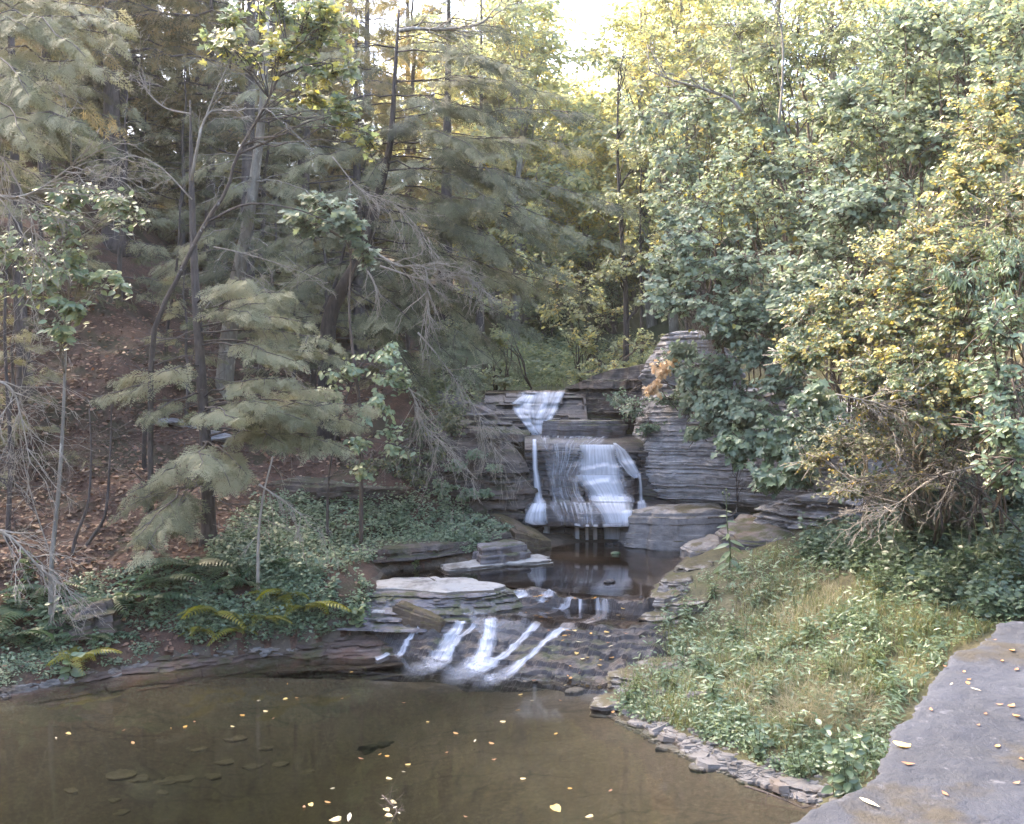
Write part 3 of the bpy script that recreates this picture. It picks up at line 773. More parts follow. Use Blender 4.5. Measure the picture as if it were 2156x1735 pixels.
def foam_mat(name, dens, streak=26.0, soft=0.5, col=(.76, .77, .82)):
    """long-exposure falling water: white strands, clear between them"""
    k = NT(name)
    at = k.n('ShaderNodeAttribute', attribute_name='flow')
    sp = k.n('ShaderNodeSeparateXYZ'); k.l(at.outputs['Vector'], sp.inputs[0])
    mp = k.n('ShaderNodeMapping'); mp.inputs['Scale'].default_value = (streak, 1.1, 1); k.l(at.outputs['Vector'], mp.inputs[0])
    n1 = k.noise(mp.outputs[0], 1.0, 5, 0.65)
    mp2 = k.n('ShaderNodeMapping'); mp2.inputs['Scale'].default_value = (streak * .25, 2.2, 1); k.l(at.outputs['Vector'], mp2.inputs[0])
    n2 = k.noise(mp2.outputs[0], 1.0, 4, 0.6)
    f = k.math('ADD', k.math('MULTIPLY', n1, 0.62), k.math('MULTIPLY', n2, 0.38))
    c = 0.63 - 0.30 * dens
    a = k.ramp(f, [(max(0, c - soft * .25), (0, 0, 0)), (c + soft * .28, (1, 1, 1))]).outputs[0]
    a = k.math('MULTIPLY', a, sp.outputs[2], True)
    a = k.math('MULTIPLY', a, 0.96, True)
    df = k.n('ShaderNodeBsdfDiffuse'); df.inputs[0].default_value = col + (1,)
    tl = k.n('ShaderNodeBsdfTranslucent'); tl.inputs[0].default_value = col + (1,)
    ml = k.n('ShaderNodeMixShader'); ml.inputs[0].default_value = 0.35
    k.l(df.outputs[0], ml.inputs[1]); k.l(tl.outputs[0], ml.inputs[2])
    tr = k.n('ShaderNodeBsdfTransparent')
    mx = k.n('ShaderNodeMixShader')
    k.l(a, mx.inputs[0]); k.l(tr.outputs[0], mx.inputs[1]); k.l(ml.outputs[0], mx.inputs[2]); k.l(mx.outputs[0], k.out.inputs['Surface'])
    k.t.nodes.remove(k.b)
    return k.m
M_FOAM = foam_mat('falling_water', 0.95, 30, 1.0)
M_VEIL = foam_mat('thin_water_veil', 0.05, 24, 0.8)
M_THICK = foam_mat('white_water', 1.15, 30, 1.0)
M_VEIL2 = foam_mat('lacy_trickles', 0.55, 16, 0.8)

def finish_sheet(name, V, U, W, S, mat, label, cat='waterfall', group=None, thick=0.012):
    nv, nu = U.shape
    V = V.reshape(-1, 3)
    c = V.mean(0); c[2] = V[:, 2].min()
    me = mesh_from(name, V - c, [grid_faces(nu, nv)], {'flow': np.stack([U, W, S], -1).reshape(-1, 3)}, smooth=True, mats=[mat])
    return tag(obj(name, me, loc=c), label, cat, group)

def fall_sheet(name, prof, yfun, rows, mat, label, nu=26, off=0.035, soft=0.22, fade=(0.04, 0.03), group=None, smooth=3):
    """water following the rock: rows = (py, left px, right px)"""
    pf = prof[::-1]
    py = HOR - FPX * (pf[:, 1] - CZ) / pf[:, 0]
    r = A(rows, float)
    k = (py >= r[0, 0]) & (py <= r[-1, 0])
    i0, i1 = np.argmax(k), len(k) - np.argmax(k[::-1])
    pf, py = pf[i0:i1], np.maximum.accumulate(py[i0:i1])
    xl, xr = np.interp(py, r[:, 0], r[:, 1]), np.interp(py, r[:, 0], r[:, 2])
    u = np.linspace(0, 1, nu)
    X = ((xl[:, None] + (xr - xl)[:, None] * u) - CX) * pf[:, 0:1] / FPX
    Z = np.broadcast_to(pf[:, 1:2], X.shape)
    Y = yfun(X, pf[:, 0:1] + 0 * X, Z)
    for _ in range(smooth):
        Y[1:-1] = (Y[:-2] + Y[1:-1] * 2 + Y[2:]) / 4
        Y[:, 1:-1] = (Y[:, :-2] + Y[:, 1:-1] * 2 + Y[:, 2:]) / 4
    L = np.concatenate([[0], np.cumsum(np.hypot(np.diff(pf[:, 0]), np.diff(pf[:, 1])))])
    W = np.broadcast_to(L[:, None], X.shape)
    t = L[:, None] / L[-1]
    ed = .07 * fbm(L[:, None] * 3.5, np.zeros(1)[None] + len(label), 2.0)
    S = (1 + .5 * np.exp(-t * 7)) * np.clip((np.minimum(u, 1 - u)[None] + ed) / soft, 0, 1) * np.clip(t / fade[0], 0, 1) * np.clip((1 - t) / fade[1], 0, 1)
    wid = (xr - xl).mean() * .011
    return finish_sheet(name, np.stack([X, Y - off, Z + off * 0.5], -1), np.broadcast_to(u * wid, X.shape), W, S, mat, label, group=group)

fall_sheet('waterfall', UP, up_y, [(831, 1100, 1130), (850, 1074, 1126), (870, 1080, 1122), (890, 1096, 1124), (921, 1122, 1140)], M_FOAM,
           'left broad white fan of water on the upper rock step', nu=30, soft=.25)
fall_sheet('waterfall', UP, up_y, [(822, 1138, 1164), (850, 1136, 1158), (880, 1122, 1147), (921, 1124, 1144)], M_FOAM,
           'middle white strand of water on the upper rock step', nu=18, soft=.35)
fall_sheet('waterfall', UP, up_y, [(821, 1172, 1194), (845, 1164, 1182), (862, 1158, 1176), (890, 1142, 1162), (919, 1134, 1150)], M_FOAM,
           'right thin white strand slanting down the upper rock step', nu=14, soft=.4)
fall_sheet('waterfall', UP, up_y, [(822, 1092, 1196), (850, 1076, 1182), (870, 1082, 1172), (890, 1098, 1162), (905, 1112, 1156), (921, 1124, 1152)], M_VEIL2,
           'thin lacy film of water between the strands of the upper step', nu=50, soft=.15, off=.03)
fall_w = lambda x, y, z: fall_y(x, y, z, True)
F = lambda rows, mat, label, **k: fall_sheet('waterfall', FP, fall_w, rows, mat, label, **{**k, 'off': k.get('off', .04) + .025})
F([(937, 1217, 1300), (960, 1215, 1304), (985, 1214, 1309), (1008, 1210, 1312)], M_FOAM, 'fine stranded top curtain of the main fall', nu=50, soft=.22, smooth=1, off=.05)
F([(1000, 1204, 1314), (1012, 1208, 1316), (1035, 1228, 1322), (1052, 1238, 1324)], M_THICK, 'bright middle tier of the main fall', nu=50, soft=.28, smooth=2, off=.06)
F([(1040, 1230, 1330), (1062, 1240, 1332), (1085, 1258, 1330), (1106, 1268, 1326)], M_FOAM, 'lower tier of the main fall sliding over the smooth ledge', nu=50, soft=.25, smooth=2, off=.06)
F([(1098, 1262, 1326), (1146, 1264, 1322)], M_THICK, 'last short curtain of the main fall dropping into the pool', nu=40, soft=.2, smooth=2, off=.06)
F([(1070, 1296, 1330), (1100, 1300, 1328), (1145, 1298, 1322)], M_THICK, 'brightest chute at the right of the last curtain', nu=20, soft=.4, smooth=2, off=.09)
F([(918, 1126, 1292), (938, 1134, 1262), (965, 1146, 1240), (1000, 1150, 1216), (1040, 1156, 1226), (1060, 1160, 1240)], M_VEIL, 'sparse thin strands sliding over dark rock left of the main fall', nu=60, soft=.08, off=.035)
F([(1056, 1150, 1260), (1080, 1160, 1262), (1104, 1170, 1262)], M_VEIL, 'thin film of water on the smooth ledge left of the lower tier', nu=40, soft=.15, off=.04)
F([(926, 1119, 1131), (990, 1120, 1133), (1005, 1121, 1137), (1050, 1122, 1144), (1060, 1120, 1152), (1083, 1114, 1152)], M_THICK, 'narrow white strand of water falling at the left end of the main rock face', nu=16, soft=.4, off=.05)
F([(1060, 1118, 1152), (1083, 1104, 1153), (1100, 1098, 1157), (1112, 1128, 1160), (1144, 1142, 1159)], M_FOAM, 'spreading trickle at the foot of the narrow left strand', nu=22, soft=.3, off=.05)
F([(934, 1289, 1294), (950, 1293, 1318), (975, 1298, 1338), (1000, 1318, 1350), (1010, 1334, 1351)], M_VEIL2, 'lacy fan of trickles down the right shoulder of the main fall', nu=30, soft=.15, off=.05)
F([(996, 1337, 1350), (1020, 1342, 1352), (1056, 1342, 1353)], M_FOAM, 'thin thread of water right of the main fall', nu=10, soft=.4, off=.05)
F([(1054, 1338, 1356), (1070, 1334, 1366), (1092, 1336, 1374)], M_FOAM, 'small forked splash under the right thread', nu=14, soft=.3, off=.05)
for a, b, lab in ((1206, 1222, 'left of three short dripping strands under the lowest ledge'), (1228, 1240, 'middle of three short dripping strands under the lowest ledge'), (1244, 1258, 'right of three short dripping strands under the lowest ledge')):
    F([(1100, a, b - 2), (1145, a + 1, b - 1)], M_FOAM, lab, nu=10, soft=.3, off=.07)

def ribbon(name, pts, widths, mat, label, zf, z_min=None, off=0.02, nu=18, n=60, fade=(.06, .10), soft=.6, ylim=(13.0, 18.5)):
    """water running over a rock slope, placed by picture points met on that slope"""
    pts = A(pts, float)
    q = smooth_path(np.c_[pts, np.zeros(len(pts))], n)[:, :2]
    w = np.interp(np.linspace(0, 1, n), np.linspace(0, 1, len(widths)), widths)
    zz = (lambda x, y: np.maximum(zf(x, y), z_min)) if z_min is not None else zf
    tg = np.gradient(q, axis=0); tg = tg / np.maximum(np.linalg.norm(tg, axis=1, keepdims=True), 1e-6)
    nm = np.stack([-tg[:, 1], tg[:, 0]], 1); nm[nm[:, 0] < 0] *= -1
    u = np.linspace(-1, 1, nu)
    px = q[:, None, 0] + nm[:, None, 0] * w[:, None] * u; pyy = q[:, None, 1] + nm[:, None, 1] * w[:, None] * u * 0.45
    h = ghit(px.ravel(), pyy.ravel(), ylim[0], ylim[1], 700, zz).reshape(n, nu, 3)
    for _ in range(2): h[1:-1] = (h[:-2] + 2 * h[1:-1] + h[2:]) / 4
    h[..., 2] += off; h[..., 1] -= off
    L = np.concatenate([[0], np.cumsum(np.linalg.norm(np.diff(h[:, nu // 2], axis=0), axis=1))])
    t = (L / L[-1])[:, None]
    U = np.broadcast_to((u * .5 + .5)[None] * (w.mean() * .020), (n, nu)); W = np.broadcast_to(L[:, None], (n, nu))
    rag = np.clip(.75 + .55 * fbm(u[None] * 2.5 + px * 0, L[:, None] * 5, px[0, 0] * .1, 3), 0, 1)
    S = rag * np.clip((1 - np.abs(u) * (1 + .35 * fbm(L[:, None] * 4, u[None] * 0 + 3, px[0, 0]))) / soft, 0, 1) * np.clip(t / fade[0], 0, 1) * np.clip((1 - t) / fade[1], 0, 1)
    return finish_sheet(name, h, U, W, S, mat, label)
R = lambda *a, **k: ribbon('cascade_stream', *a, zf=cas_z, z_min=0.012, **k)
R([(898, 1308), (890, 1320), (876, 1334), (860, 1350), (848, 1374), (834, 1386)], [4, 10, 9, 8, 8, 14], M_FOAM, 'thin white stream leftmost of the lower cascade', fade=(.06, .2))
R([(972, 1306), (966, 1322), (950, 1345), (934, 1372), (922, 1392), (890, 1404)], [15, 14, 20, 22, 40, 44], M_FOAM, 'wide white stream second from the left of the lower cascade', fade=(.05, .25))
R([(1004, 1316), (985, 1332), (962, 1352), (945, 1378), (930, 1398)], [7, 9, 10, 14, 24], M_FOAM, 'narrow strand joining the wide second stream of the cascade', fade=(.06, .25))
R([(1033, 1302), (1032, 1325), (1028, 1350), (1018, 1380), (1002, 1402), (960, 1422)], [19, 17, 19, 26, 38, 44], M_FOAM, 'steep broad white stream in the middle of the lower cascade', fade=(.05, .25))
R([(1028, 1303), (1026, 1330), (1018, 1360), (1008, 1392), (985, 1412)], [7, 7, 8, 14, 26], M_THICK, 'bright core of the steep middle stream', fade=(.06, .25))
R([(1134, 1310), (1112, 1335), (1085, 1362), (1058, 1385), (1026, 1402), (985, 1420)], [16, 12, 13, 15, 26, 30], M_FOAM, 'white stream slanting left beside the middle cascade stream', fade=(.05, .25))
R([(1215, 1316), (1185, 1326), (1152, 1350), (1122, 1378), (1092, 1402), (1066, 1420), (1036, 1430)], [22, 18, 11, 10, 14, 24, 26], M_FOAM, 'long slanting white stream rightmost of the lower cascade', fade=(.05, .25))
for _x, _y, _w in ((905, 1403, 34), (985, 1416, 40), (1050, 1426, 30)):
    R([(_x + 18, _y - 8), (_x, _y), (_x - 30, _y + 9), (_x - 60, _y + 14)], [_w * .5, _w, _w * 1.1, _w * .8], M_VEIL2, {905: 'patch of foam on the pool under the wide second stream', 985: 'patch of foam on the pool under the middle stream', 1050: 'patch of foam on the pool under the rightmost stream'}[_x], fade=(.2, .6), soft=1.0)
R([(820, 1376), (806, 1384), (790, 1390)], [8, 10, 12], M_VEIL2, 'tiny splash at the far left foot of the cascade')
R([(1108, 1246), (1086, 1258), (1050, 1270), (1000, 1284)], [30, 24, 18, 12], M_FOAM, 'small white riffle at the left of the upper lip', fade=(.06, .3))
R([(1062, 1262), (1030, 1272), (985, 1284), (950, 1288)], [16, 14, 10, 8], M_VEIL2, 'faint riffle trailing left over the middle shelf', fade=(.06, .3))
R([(1165, 1246), (1150, 1258), (1128, 1270)], [20, 18, 14], M_FOAM, 'short white riffle beside the leaf strewn rock on the lip')
R([(1214, 1260), (1200, 1276), (1175, 1288), (1120, 1296)], [24, 22, 14, 8], M_FOAM, 'white riffle pouring right of the leaf strewn rock on the lip', fade=(.06, .3))
R([(1236, 1272), (1226, 1284), (1216, 1292)], [12, 12, 8], M_VEIL2, 'lacy trickle right of the pouring riffle')
R([(1270, 1286), (1262, 1300), (1240, 1310), (1205, 1318)], [20, 18, 12, 8], M_FOAM, 'little white drop at the right of the upper lip', fade=(.06, .3))
R([(1010, 1262), (1000, 1300), (985, 1310)], [120, 140, 130], M_VEIL, 'thin sheet of water spreading over the middle shelf of the cascade', nu=30)
# ------------------------------------------------------------------ leaves
def tmpl(outline, fold=0.10, curl=0.12):
    """flat leaf from a right-half outline (x, y): two strips of quads on either side of the midrib"""
    o = A(outline, float)                       # from base to tip, x >= 0
    n = len(o)
    V = []
    for x, y in o: V.append((0, y, -curl * y * y))
    for x, y in o: V.append((x, y, fold * x * 2 - curl * y * y))
    for x, y in o: V.append((-x, y, fold * x * 2 - curl * y * y))
    F = []
    for i in range(n - 1):
        F.append((i, n + i, n + i + 1, i + 1)); F.append((i, i + 1, 2 * n + i + 1, 2 * n + i))
    return A(V), A(F)
T_OVAL = tmpl([(.02, 0), (.25, .22), (.29, .5), (.17, .8), (.01, 1)])
T_HEART = tmpl([(.02, .05), (.30, -.03), (.45, .22), (.36, .6), (.10, .9), (.01, 1.02)], curl=.2)
T_LANCE = tmpl([(.02, 0), (.13, .3), (.12, .6), (.01, 1)], curl=.25)
T_DIAM = tmpl([(.02, 0), (.26, .45), (.01, 1)])
T_ROUND = tmpl([(.02, 0), (.38, .1), (.48, .45), (.3, .85), (.01, .95)], curl=.1)
def maple_t():
    ang = [-.62, -.35, -.05, .12, .30, .45, .62, .78, 1.0]
    # half outline of a five-lobed leaf
    o = [(.02, 0), (.30, -.08), (.20, .12), (.58, .28), (.50, .40), (.28, .42), (.36, .74), (.16, .72), (.01, 1.05)]
    return tmpl(o, curl=.15)
T_MAPLE = maple_t()
def spray_t(n=10, seed=1, wid=.034, droop=.16):
    """flat hemlock spray: a twig with shorter and shorter side twigs"""
    r = np.random.default_rng(seed)
    V, F = [], []
    def sliver(b, d, L, w, z):
        d = d / np.linalg.norm(d); p = A([-d[1], d[0]])
        k = len(V)
        m = b + d * L * .45; e = b + d * L
        V.append((b[0], b[1], z)); V.append((*(m + p * w), z - .02)); V.append((*e, z - .05 * L - .03)); V.append((*(m - p * w), z - .02))
        F.append((k, k + 1, k + 2, k + 3))
    for i in range(n):
        t = .06 + .9 * i / n
        for s in (-1, 1):
            if r.random() < .1: continue
            L = (.44 * (1 - t) ** .8 + .05) * r.uniform(.7, 1.15)
            b = A([0, t]); a = math.radians(r.uniform(44, 60))
            d = A([s * math.sin(a), math.cos(a)])
            z = -droop * t * t
            sliver(b, d, L, wid, z)
            if L > .2:
                for q in (.35, .65):
                    for s2 in (-1, 1):
                        a2 = a * s + s2 * .75
                        sliver(b + d * L * q, A([math.sin(a2), math.cos(a2)]), L * .42 * (1.1 - q), wid * .8, z - .02)
    sliver(A([0, 0.]), A([0, 1.]), 1.0, .012, -.03)
    sliver(A([0, .85]), A([0, 1.]), .2, wid, -droop * .8)
    return A(V), A(F)
SPRAYS = [spray_t(9, k, .017, .12 + .1 * (k % 3)) for k in range(5)]
def frond_t(n=16, lobes=True, wmax=.26):
    V, F = [], []
    for i in range(n):
        t = .10 + .88 * i / n
        w = wmax * math.sin(math.pi * min(1, (t * .8 + .18))) ** .9 * (1.05 - t * .55)
        z = .55 * t - .75 * t * t
        for s in (-1, 1):
            k = len(V)
            h = .030
            V += [(0, t - h, z), (s * w * .5, t + .02 - h * .9, z - .02), (s * w, t + .06, z - .07), (s * w * .5, t + .02 + h * .9, z - .02), (0, t + h, z)]
            F.append((k, k + 1, k + 3, k + 4)); F.append((k + 1, k + 2, k + 3, k + 3))
    return V, F

def place_leaves(mb, tpl, C, D, N, S, tint, rng=None):
    """instances of a leaf template: base C, along D, facing N, size S"""
    V, F = tpl
    C, D, N = A(C, float), unit(D), A(N, float)
    x = unit(np.cross(D, N)); n = np.cross(x, D)
    S = np.broadcast_to(A(S, float), (len(C),))
    W = C[:, None] + S[:, None, None] * (V[None, :, 0:1] * x[:, None] + V[None, :, 1:2] * D[:, None] + V[None, :, 2:3] * n[:, None])
    k = len(V)
    FF = (F[None] + (np.arange(len(C)) * k)[:, None, None]).reshape(-1, F.shape[1])
    mb.add(W.reshape(-1, 3), [FF], tint=np.repeat(np.broadcast_to(A(tint, float), (len(C),)), k))

class Plant:
    def __init__(s, seed):
        s.rng = np.random.default_rng(seed); s.wood = MB(); s.leaf = MB()
    def tube(s, pts, r, sides=6):
        V, F = tube(pts, r, sides); s.wood.add(V, F)
    # --- hemlock
    def hemlock_limb(s, p0, p1, r=.03, dens=11.0, spray=.5, start=.25, sag=None, droop=.35, tint=(0, 1), bare=False):
        rng = s.rng
        p0, p1 = A(p0, float), A(p1, float)
        L = np.linalg.norm(p1 - p0)
        pts = curve(p0, p1, 9, (-.05 * L) if sag is None else sag, .012, rng)
        s.tube(pts, np.linspace(r, .005, 9), 5)
        m = max(4, int(L * dens * 1.05))
        t = np.sort(rng.uniform(start, 1.0, m))
        i = np.clip((t * 8).astype(int), 0, 7); f = (t * 8 - i)[:, None]
        C = pts[i] * (1 - f) + pts[i + 1] * f
        ax = unit(pts[i + 1] - pts[i])
        side = unit(np.cross(ax, A([0, 0, 1.]) + 0 * ax)) * np.where(np.arange(m) % 2 == 0, 1, -1)[:, None]
        a = rng.uniform(.35, .95, (m, 1))
        D = ax * (1 - a * .6) + side * a + A([0, 0, -1.]) * (droop * rng.uniform(.3, 1.3, (m, 1)))
        size = spray * rng.uniform(.6, 1.25, m) * (1.15 - .5 * t)
        N = A([0, -.75, .6]) + rng.normal(0, .3, (m, 3))
        tn = rng.uniform(*tint) + rng.normal(0, .13, m)
        if bare:
            for c, d, z in zip(C, unit(D), size):
                e = c + d * z * 1.2 + A([0, 0, -.08])
                s.tube(curve(c, e, 4, .03, .05, rng), [.006, .005, .004, .002], 4)
            return
        k = rng.integers(0, len(SPRAYS), m)
        for j in range(len(SPRAYS)):
            q = k == j
            if q.any(): place_leaves(s.leaf, SPRAYS[j], C[q], D[q], N[q], size[q], np.clip(tn[q], 0, 1))
        # longer side branches carrying their own sprays
        mb = int(L * 1.6)
        for t1 in rng.uniform(max(start, .2), .9, mb):
            i = min(int(t1 * 8), 7)
            c = pts[i] + (pts[i + 1] - pts[i]) * (t1 * 8 - i)
            sd = unit(np.cross(pts[i + 1] - pts[i], [0, 0, 1.])) * rng.choice([-1, 1])
            d = unit(unit(pts[i + 1] - pts[i]) * .7 + sd * rng.uniform(.5, 1) + A([0, 0, -droop * rng.uniform(.2, 1.2)]))
            l = L * .30 * (1.2 - t1) * rng.uniform(.7, 1.3)
            e = c + d * l
            q = curve(c, e, 5, -.05 * l, .02, rng)
            s.tube(q, np.linspace(.010, .003, 5), 4)
            mm = max(3, int(l * dens * .9))
            tt = rng.uniform(.1, 1, mm)
            cc = c + (e - c) * tt[:, None]
            ss = unit(np.cross(d, [0, 0, 1.]))[None] * rng.choice([-1, 1], (mm, 1))
            aa = rng.uniform(.3, .9, (mm, 1))
            place_leaves(s.leaf, SPRAYS[rng.integers(0, 5)], cc, d[None] * (1 - .5 * aa) + ss * aa + A([0, 0, -.25]), A([0, -.75, .6]) + rng.normal(0, .3, (mm, 3)), spray * .8 * rng.uniform(.5, 1.1, mm), np.clip(rng.uniform(*tint) + rng.normal(0, .12, mm), 0, 1))
    # --- leafy sprays of broadleaf
    def leafy_twig(s, p0, p1, tpl, size, nl, tint=(0, 1), r=.008, sag=.0, up=1.0, hang=.25, flat=.35):
        rng = s.rng
        L = np.linalg.norm(A(p1) - A(p0))
        pts = curve(p0, p1, 5, sag, .03, rng)
        s.tube(pts, np.linspace(r, .002, 5), 4)
        t = np.linspace(.12, 1, nl) + rng.normal(0, .03, nl)
        t = np.clip(t, 0, 1)
        i = np.clip((t * 4).astype(int), 0, 3); f = (t * 4 - i)[:, None]
        C = pts[i] * (1 - f) + pts[i + 1] * f + rng.normal(0, size * .18, (nl, 3))
        ax = unit(pts[i + 1] - pts[i])
        sd = unit(np.cross(ax, [0, 0, 1.])) * np.where(np.arange(nl) % 2 == 0, 1, -1)[:, None]
        D = ax * rng.uniform(.2, .9, (nl, 1)) + sd * rng.uniform(.4, 1, (nl, 1)) + A([0, 0, -hang]) * rng.uniform(.2, 1.6, (nl, 1))
        N = A([-.1, -.65, up * .75]) + rng.normal(0, flat, (nl, 3))
        place_leaves(s.leaf, tpl, C, D, N, size * rng.uniform(.6, 1.2, nl), np.clip(rng.uniform(*tint) + rng.normal(0, .12, nl), 0, 1))
    def leafy_blob(s, c, rad, n_twigs, tpl, size, nl=9, tint=(0, 1), root=None, stem_r=.02, hang=.25, flat=.35, twig=.5, inner=.15, up=1.0):
        """an uneven clump: twigs from a few limbs inside reaching to its outside"""
        rng = s.rng
        c, rad = A(c, float), A(rad, float) * A([1, 1, 1.])
        nlimb = 3
        ctr = []
        if root is not None:
            for k in range(nlimb):
                e = c + rad * unit(rng.normal(0, 1, 3)) * rng.uniform(.2, .6)
                q = curve(root, e, 9, -.08 * np.linalg.norm(e - A(root)) * rng.uniform(0, 1.5), .015, rng)
                s.tube(q, np.linspace(stem_r * rng.uniform(.6, 1), .006, 9), 5)
                ctr.append(e); ctr.append(q[6])
        else:
            ctr = [c + rad * rng.normal(0, .3, 3) for k in range(nlimb)]
        ctr = A(ctr)
        sub = c + rad * unit(rng.normal(0, 1, (max(3, n_twigs // 7), 3))) * rng.uniform(.55, 1.05, (max(3, n_twigs // 7), 1))
        for k in range(n_twigs):
            g = sub[rng.integers(len(sub))]
            e = g + rad * rng.normal(0, .2, 3)
            if rng.random() < inner: e = c + rad * rng.normal(0, .4, 3)
            near = ctr[np.argsort(((ctr - e) ** 2).sum(1))[rng.integers(0, min(2, len(ctr)))]]
            d = unit(e - near + A([0, -.2, .1])); l = twig * rng.uniform(.6, 1.4)
            b = e - d * l
            if rng.random() < .35 and root is not None: s.tube(curve(near, b, 4, 0, .03, rng), [.008, .007, .006, .005], 4)
            s.leafy_twig(b, e, tpl, size, nl, tint, sag=-.03, hang=hang, flat=flat, up=up)
    # --- bare branching wood
    def bare(s, p, d, L, r, depth, spread=.6, droop=.0, n=3, sides=5):
        rng = s.rng
        d = unit(d); e = A(p) + d * L + A([0, 0, -droop * L])
        q = curve(p, e, 6, -.06 * L * rng.uniform(-1, 1), .025, rng)
        s.tube(q, np.linspace(r, max(r * .45, .0022), 6), sides if depth > 1 else 4)
        if depth <= 0: return
        for k in range(n):
            i = rng.integers(2, 6)
            nd = unit(d + rng.normal(0, spread, 3) + A([0, 0, -droop]))
            s.bare(q[i], nd, L * rng.uniform(.35, .65), max(r * .5, .003), depth - 1, spread, droop, n, sides)
    def build(s, name, base, label, cat, bark, leafm, group=None, crown='crown', trunk='trunk'):
        e = empty(name, base, label, cat, group)
        if s.wood.n: obj(trunk, s.wood.mesh(trunk, bark, True, base), e)
        if s.leaf.n: obj(crown, s.leaf.mesh(crown, leafm, False, base), e)
        return e

def copy_thing(root, loc, rotz, scale, label, group=None):
    r = root.copy(); COL.objects.link(r)
    r.location = loc; r.rotation_euler = (0, 0, rotz); r.scale = scale if hasattr(scale, '__len__') else (scale,) * 3
    r['label'] = label
    if group: r['group'] = group
    for ch in list(root.children):
        c = ch.copy(); COL.objects.link(c); c.parent = r
    return r
def on_ground(x, y, sink=.05): return A([x, y, float(gz(x, y)) - sink])

M_HEM = leaf_mat('hemlock_needles', [(0, (.045, .050, .028)), (.4, (.110, .114, .062)), (.75, (.195, .192, .112)), (1, (.25, .235, .14))], trans=.26, rough=.6, spec=.25)
M_HEM_FAR = leaf_mat('glow_tinted_far_needles', [(0, (.05, .046, .025)), (.5, (.115, .108, .06)), (1, (.22, .17, .085))], trans=.45, rough=.6, spec=.2)  # colours raised and warmed to stand in for sun glow at upper left
M_BASS = leaf_mat('basswood_leaf', [(0, (.11, .14, .095)), (.45, (.17, .21, .145)), (.8, (.23, .26, .14)), (.93, (.26, .25, .07)), (1, (.40, .31, .08))], trans=.4, rough=.5, spec=.3)
M_YELL = leaf_mat('yellowing_oval_leaf', [(0, (.09, .12, .065)), (.35, (.15, .185, .10)), (.55, (.21, .22, .09)), (.74, (.40, .34, .11)), (1, (.56, .43, .14))], trans=.3, rough=.4)
M_MAPLE = leaf_mat('maple_leaf', [(0, (.10, .13, .075)), (.5, (.16, .19, .095)), (.8, (.24, .25, .09)), (1, (.36, .32, .10))], trans=.45, rough=.42)
M_PALE = leaf_mat('pale_green_leaf', [(0, (.09, .13, .065)), (.5, (.17, .22, .12)), (1, (.26, .28, .12))], trans=.3, rough=.36, spec=.6)
M_FAR = leaf_mat('far_yellow_green_leaf', [(0, (.17, .20, .125)), (.5, (.25, .27, .155)), (.85, (.34, .32, .14)), (1, (.44, .36, .14))], trans=.58, rough=.5)  # brightened leaf colours stand in for the pale glow beyond the falls
M_GREEN = leaf_mat('undergrowth_leaf', [(0, (.048, .074, .042)), (.5, (.098, .138, .08)), (1, (.165, .21, .115))], trans=.25, rough=.42)
M_OLIVE = leaf_mat('small_olive_leaf', [(0, (.05, .06, .03)), (.5, (.11, .12, .055)), (.9, (.22, .19, .06)), (1, (.45, .30, .06))], trans=.3, rough=.5)
M_ORANGE = leaf_mat('orange_leaf', [(0, (.40, .28, .16)), (.5, (.58, .40, .22)), (1, (.68, .55, .34))], trans=.3, rough=.5)
B_HEM = bark_mat('hemlock_bark', (.035, .028, .024), (.12, .10, .088))
B_DARK = bark_mat('dark_bark', (.018, .014, .012), (.07, .055, .045))
B_GREY = bark_mat('grey_lichen_bark', (.11, .095, .075), (.26, .235, .19), (.38, .36, .31))
B_BIRCH = bark_mat('blotched_bark', (.03, .024, .02), (.10, .08, .065), (.42, .41, .38), patch=.64)
B_TWIG = bark_mat('grey_dead_twig', (.17, .145, .11), (.34, .295, .235))
B_BROWN = bark_mat('brown_twig', (.05, .036, .026), (.14, .105, .08))

# ------------------------------------------------------------------ hemlocks on the left
def trunk_pts(pix, ys):
    return A([P(px, py, y) for (px, py), y in zip(pix, np.broadcast_to(A(ys, float), (len(pix),)))])
def at_height(tp, z):
    return A([np.interp(z, tp[:, 2], tp[:, 0]), np.interp(z, tp[:, 2], tp[:, 1]), z])

def trunk_to_ground(pix, ys):
    t = trunk_pts(pix, ys)[::-1] if pix[0][1] < pix[-1][1] else trunk_pts(pix, ys)
    g = float(gz(t[0, 0], t[0, 1])) - .15
    if t[0, 2] > g + .05: t = np.vstack([[t[0, 0], t[0, 1], g], t])
    else: t[0, 2] = g
    return t

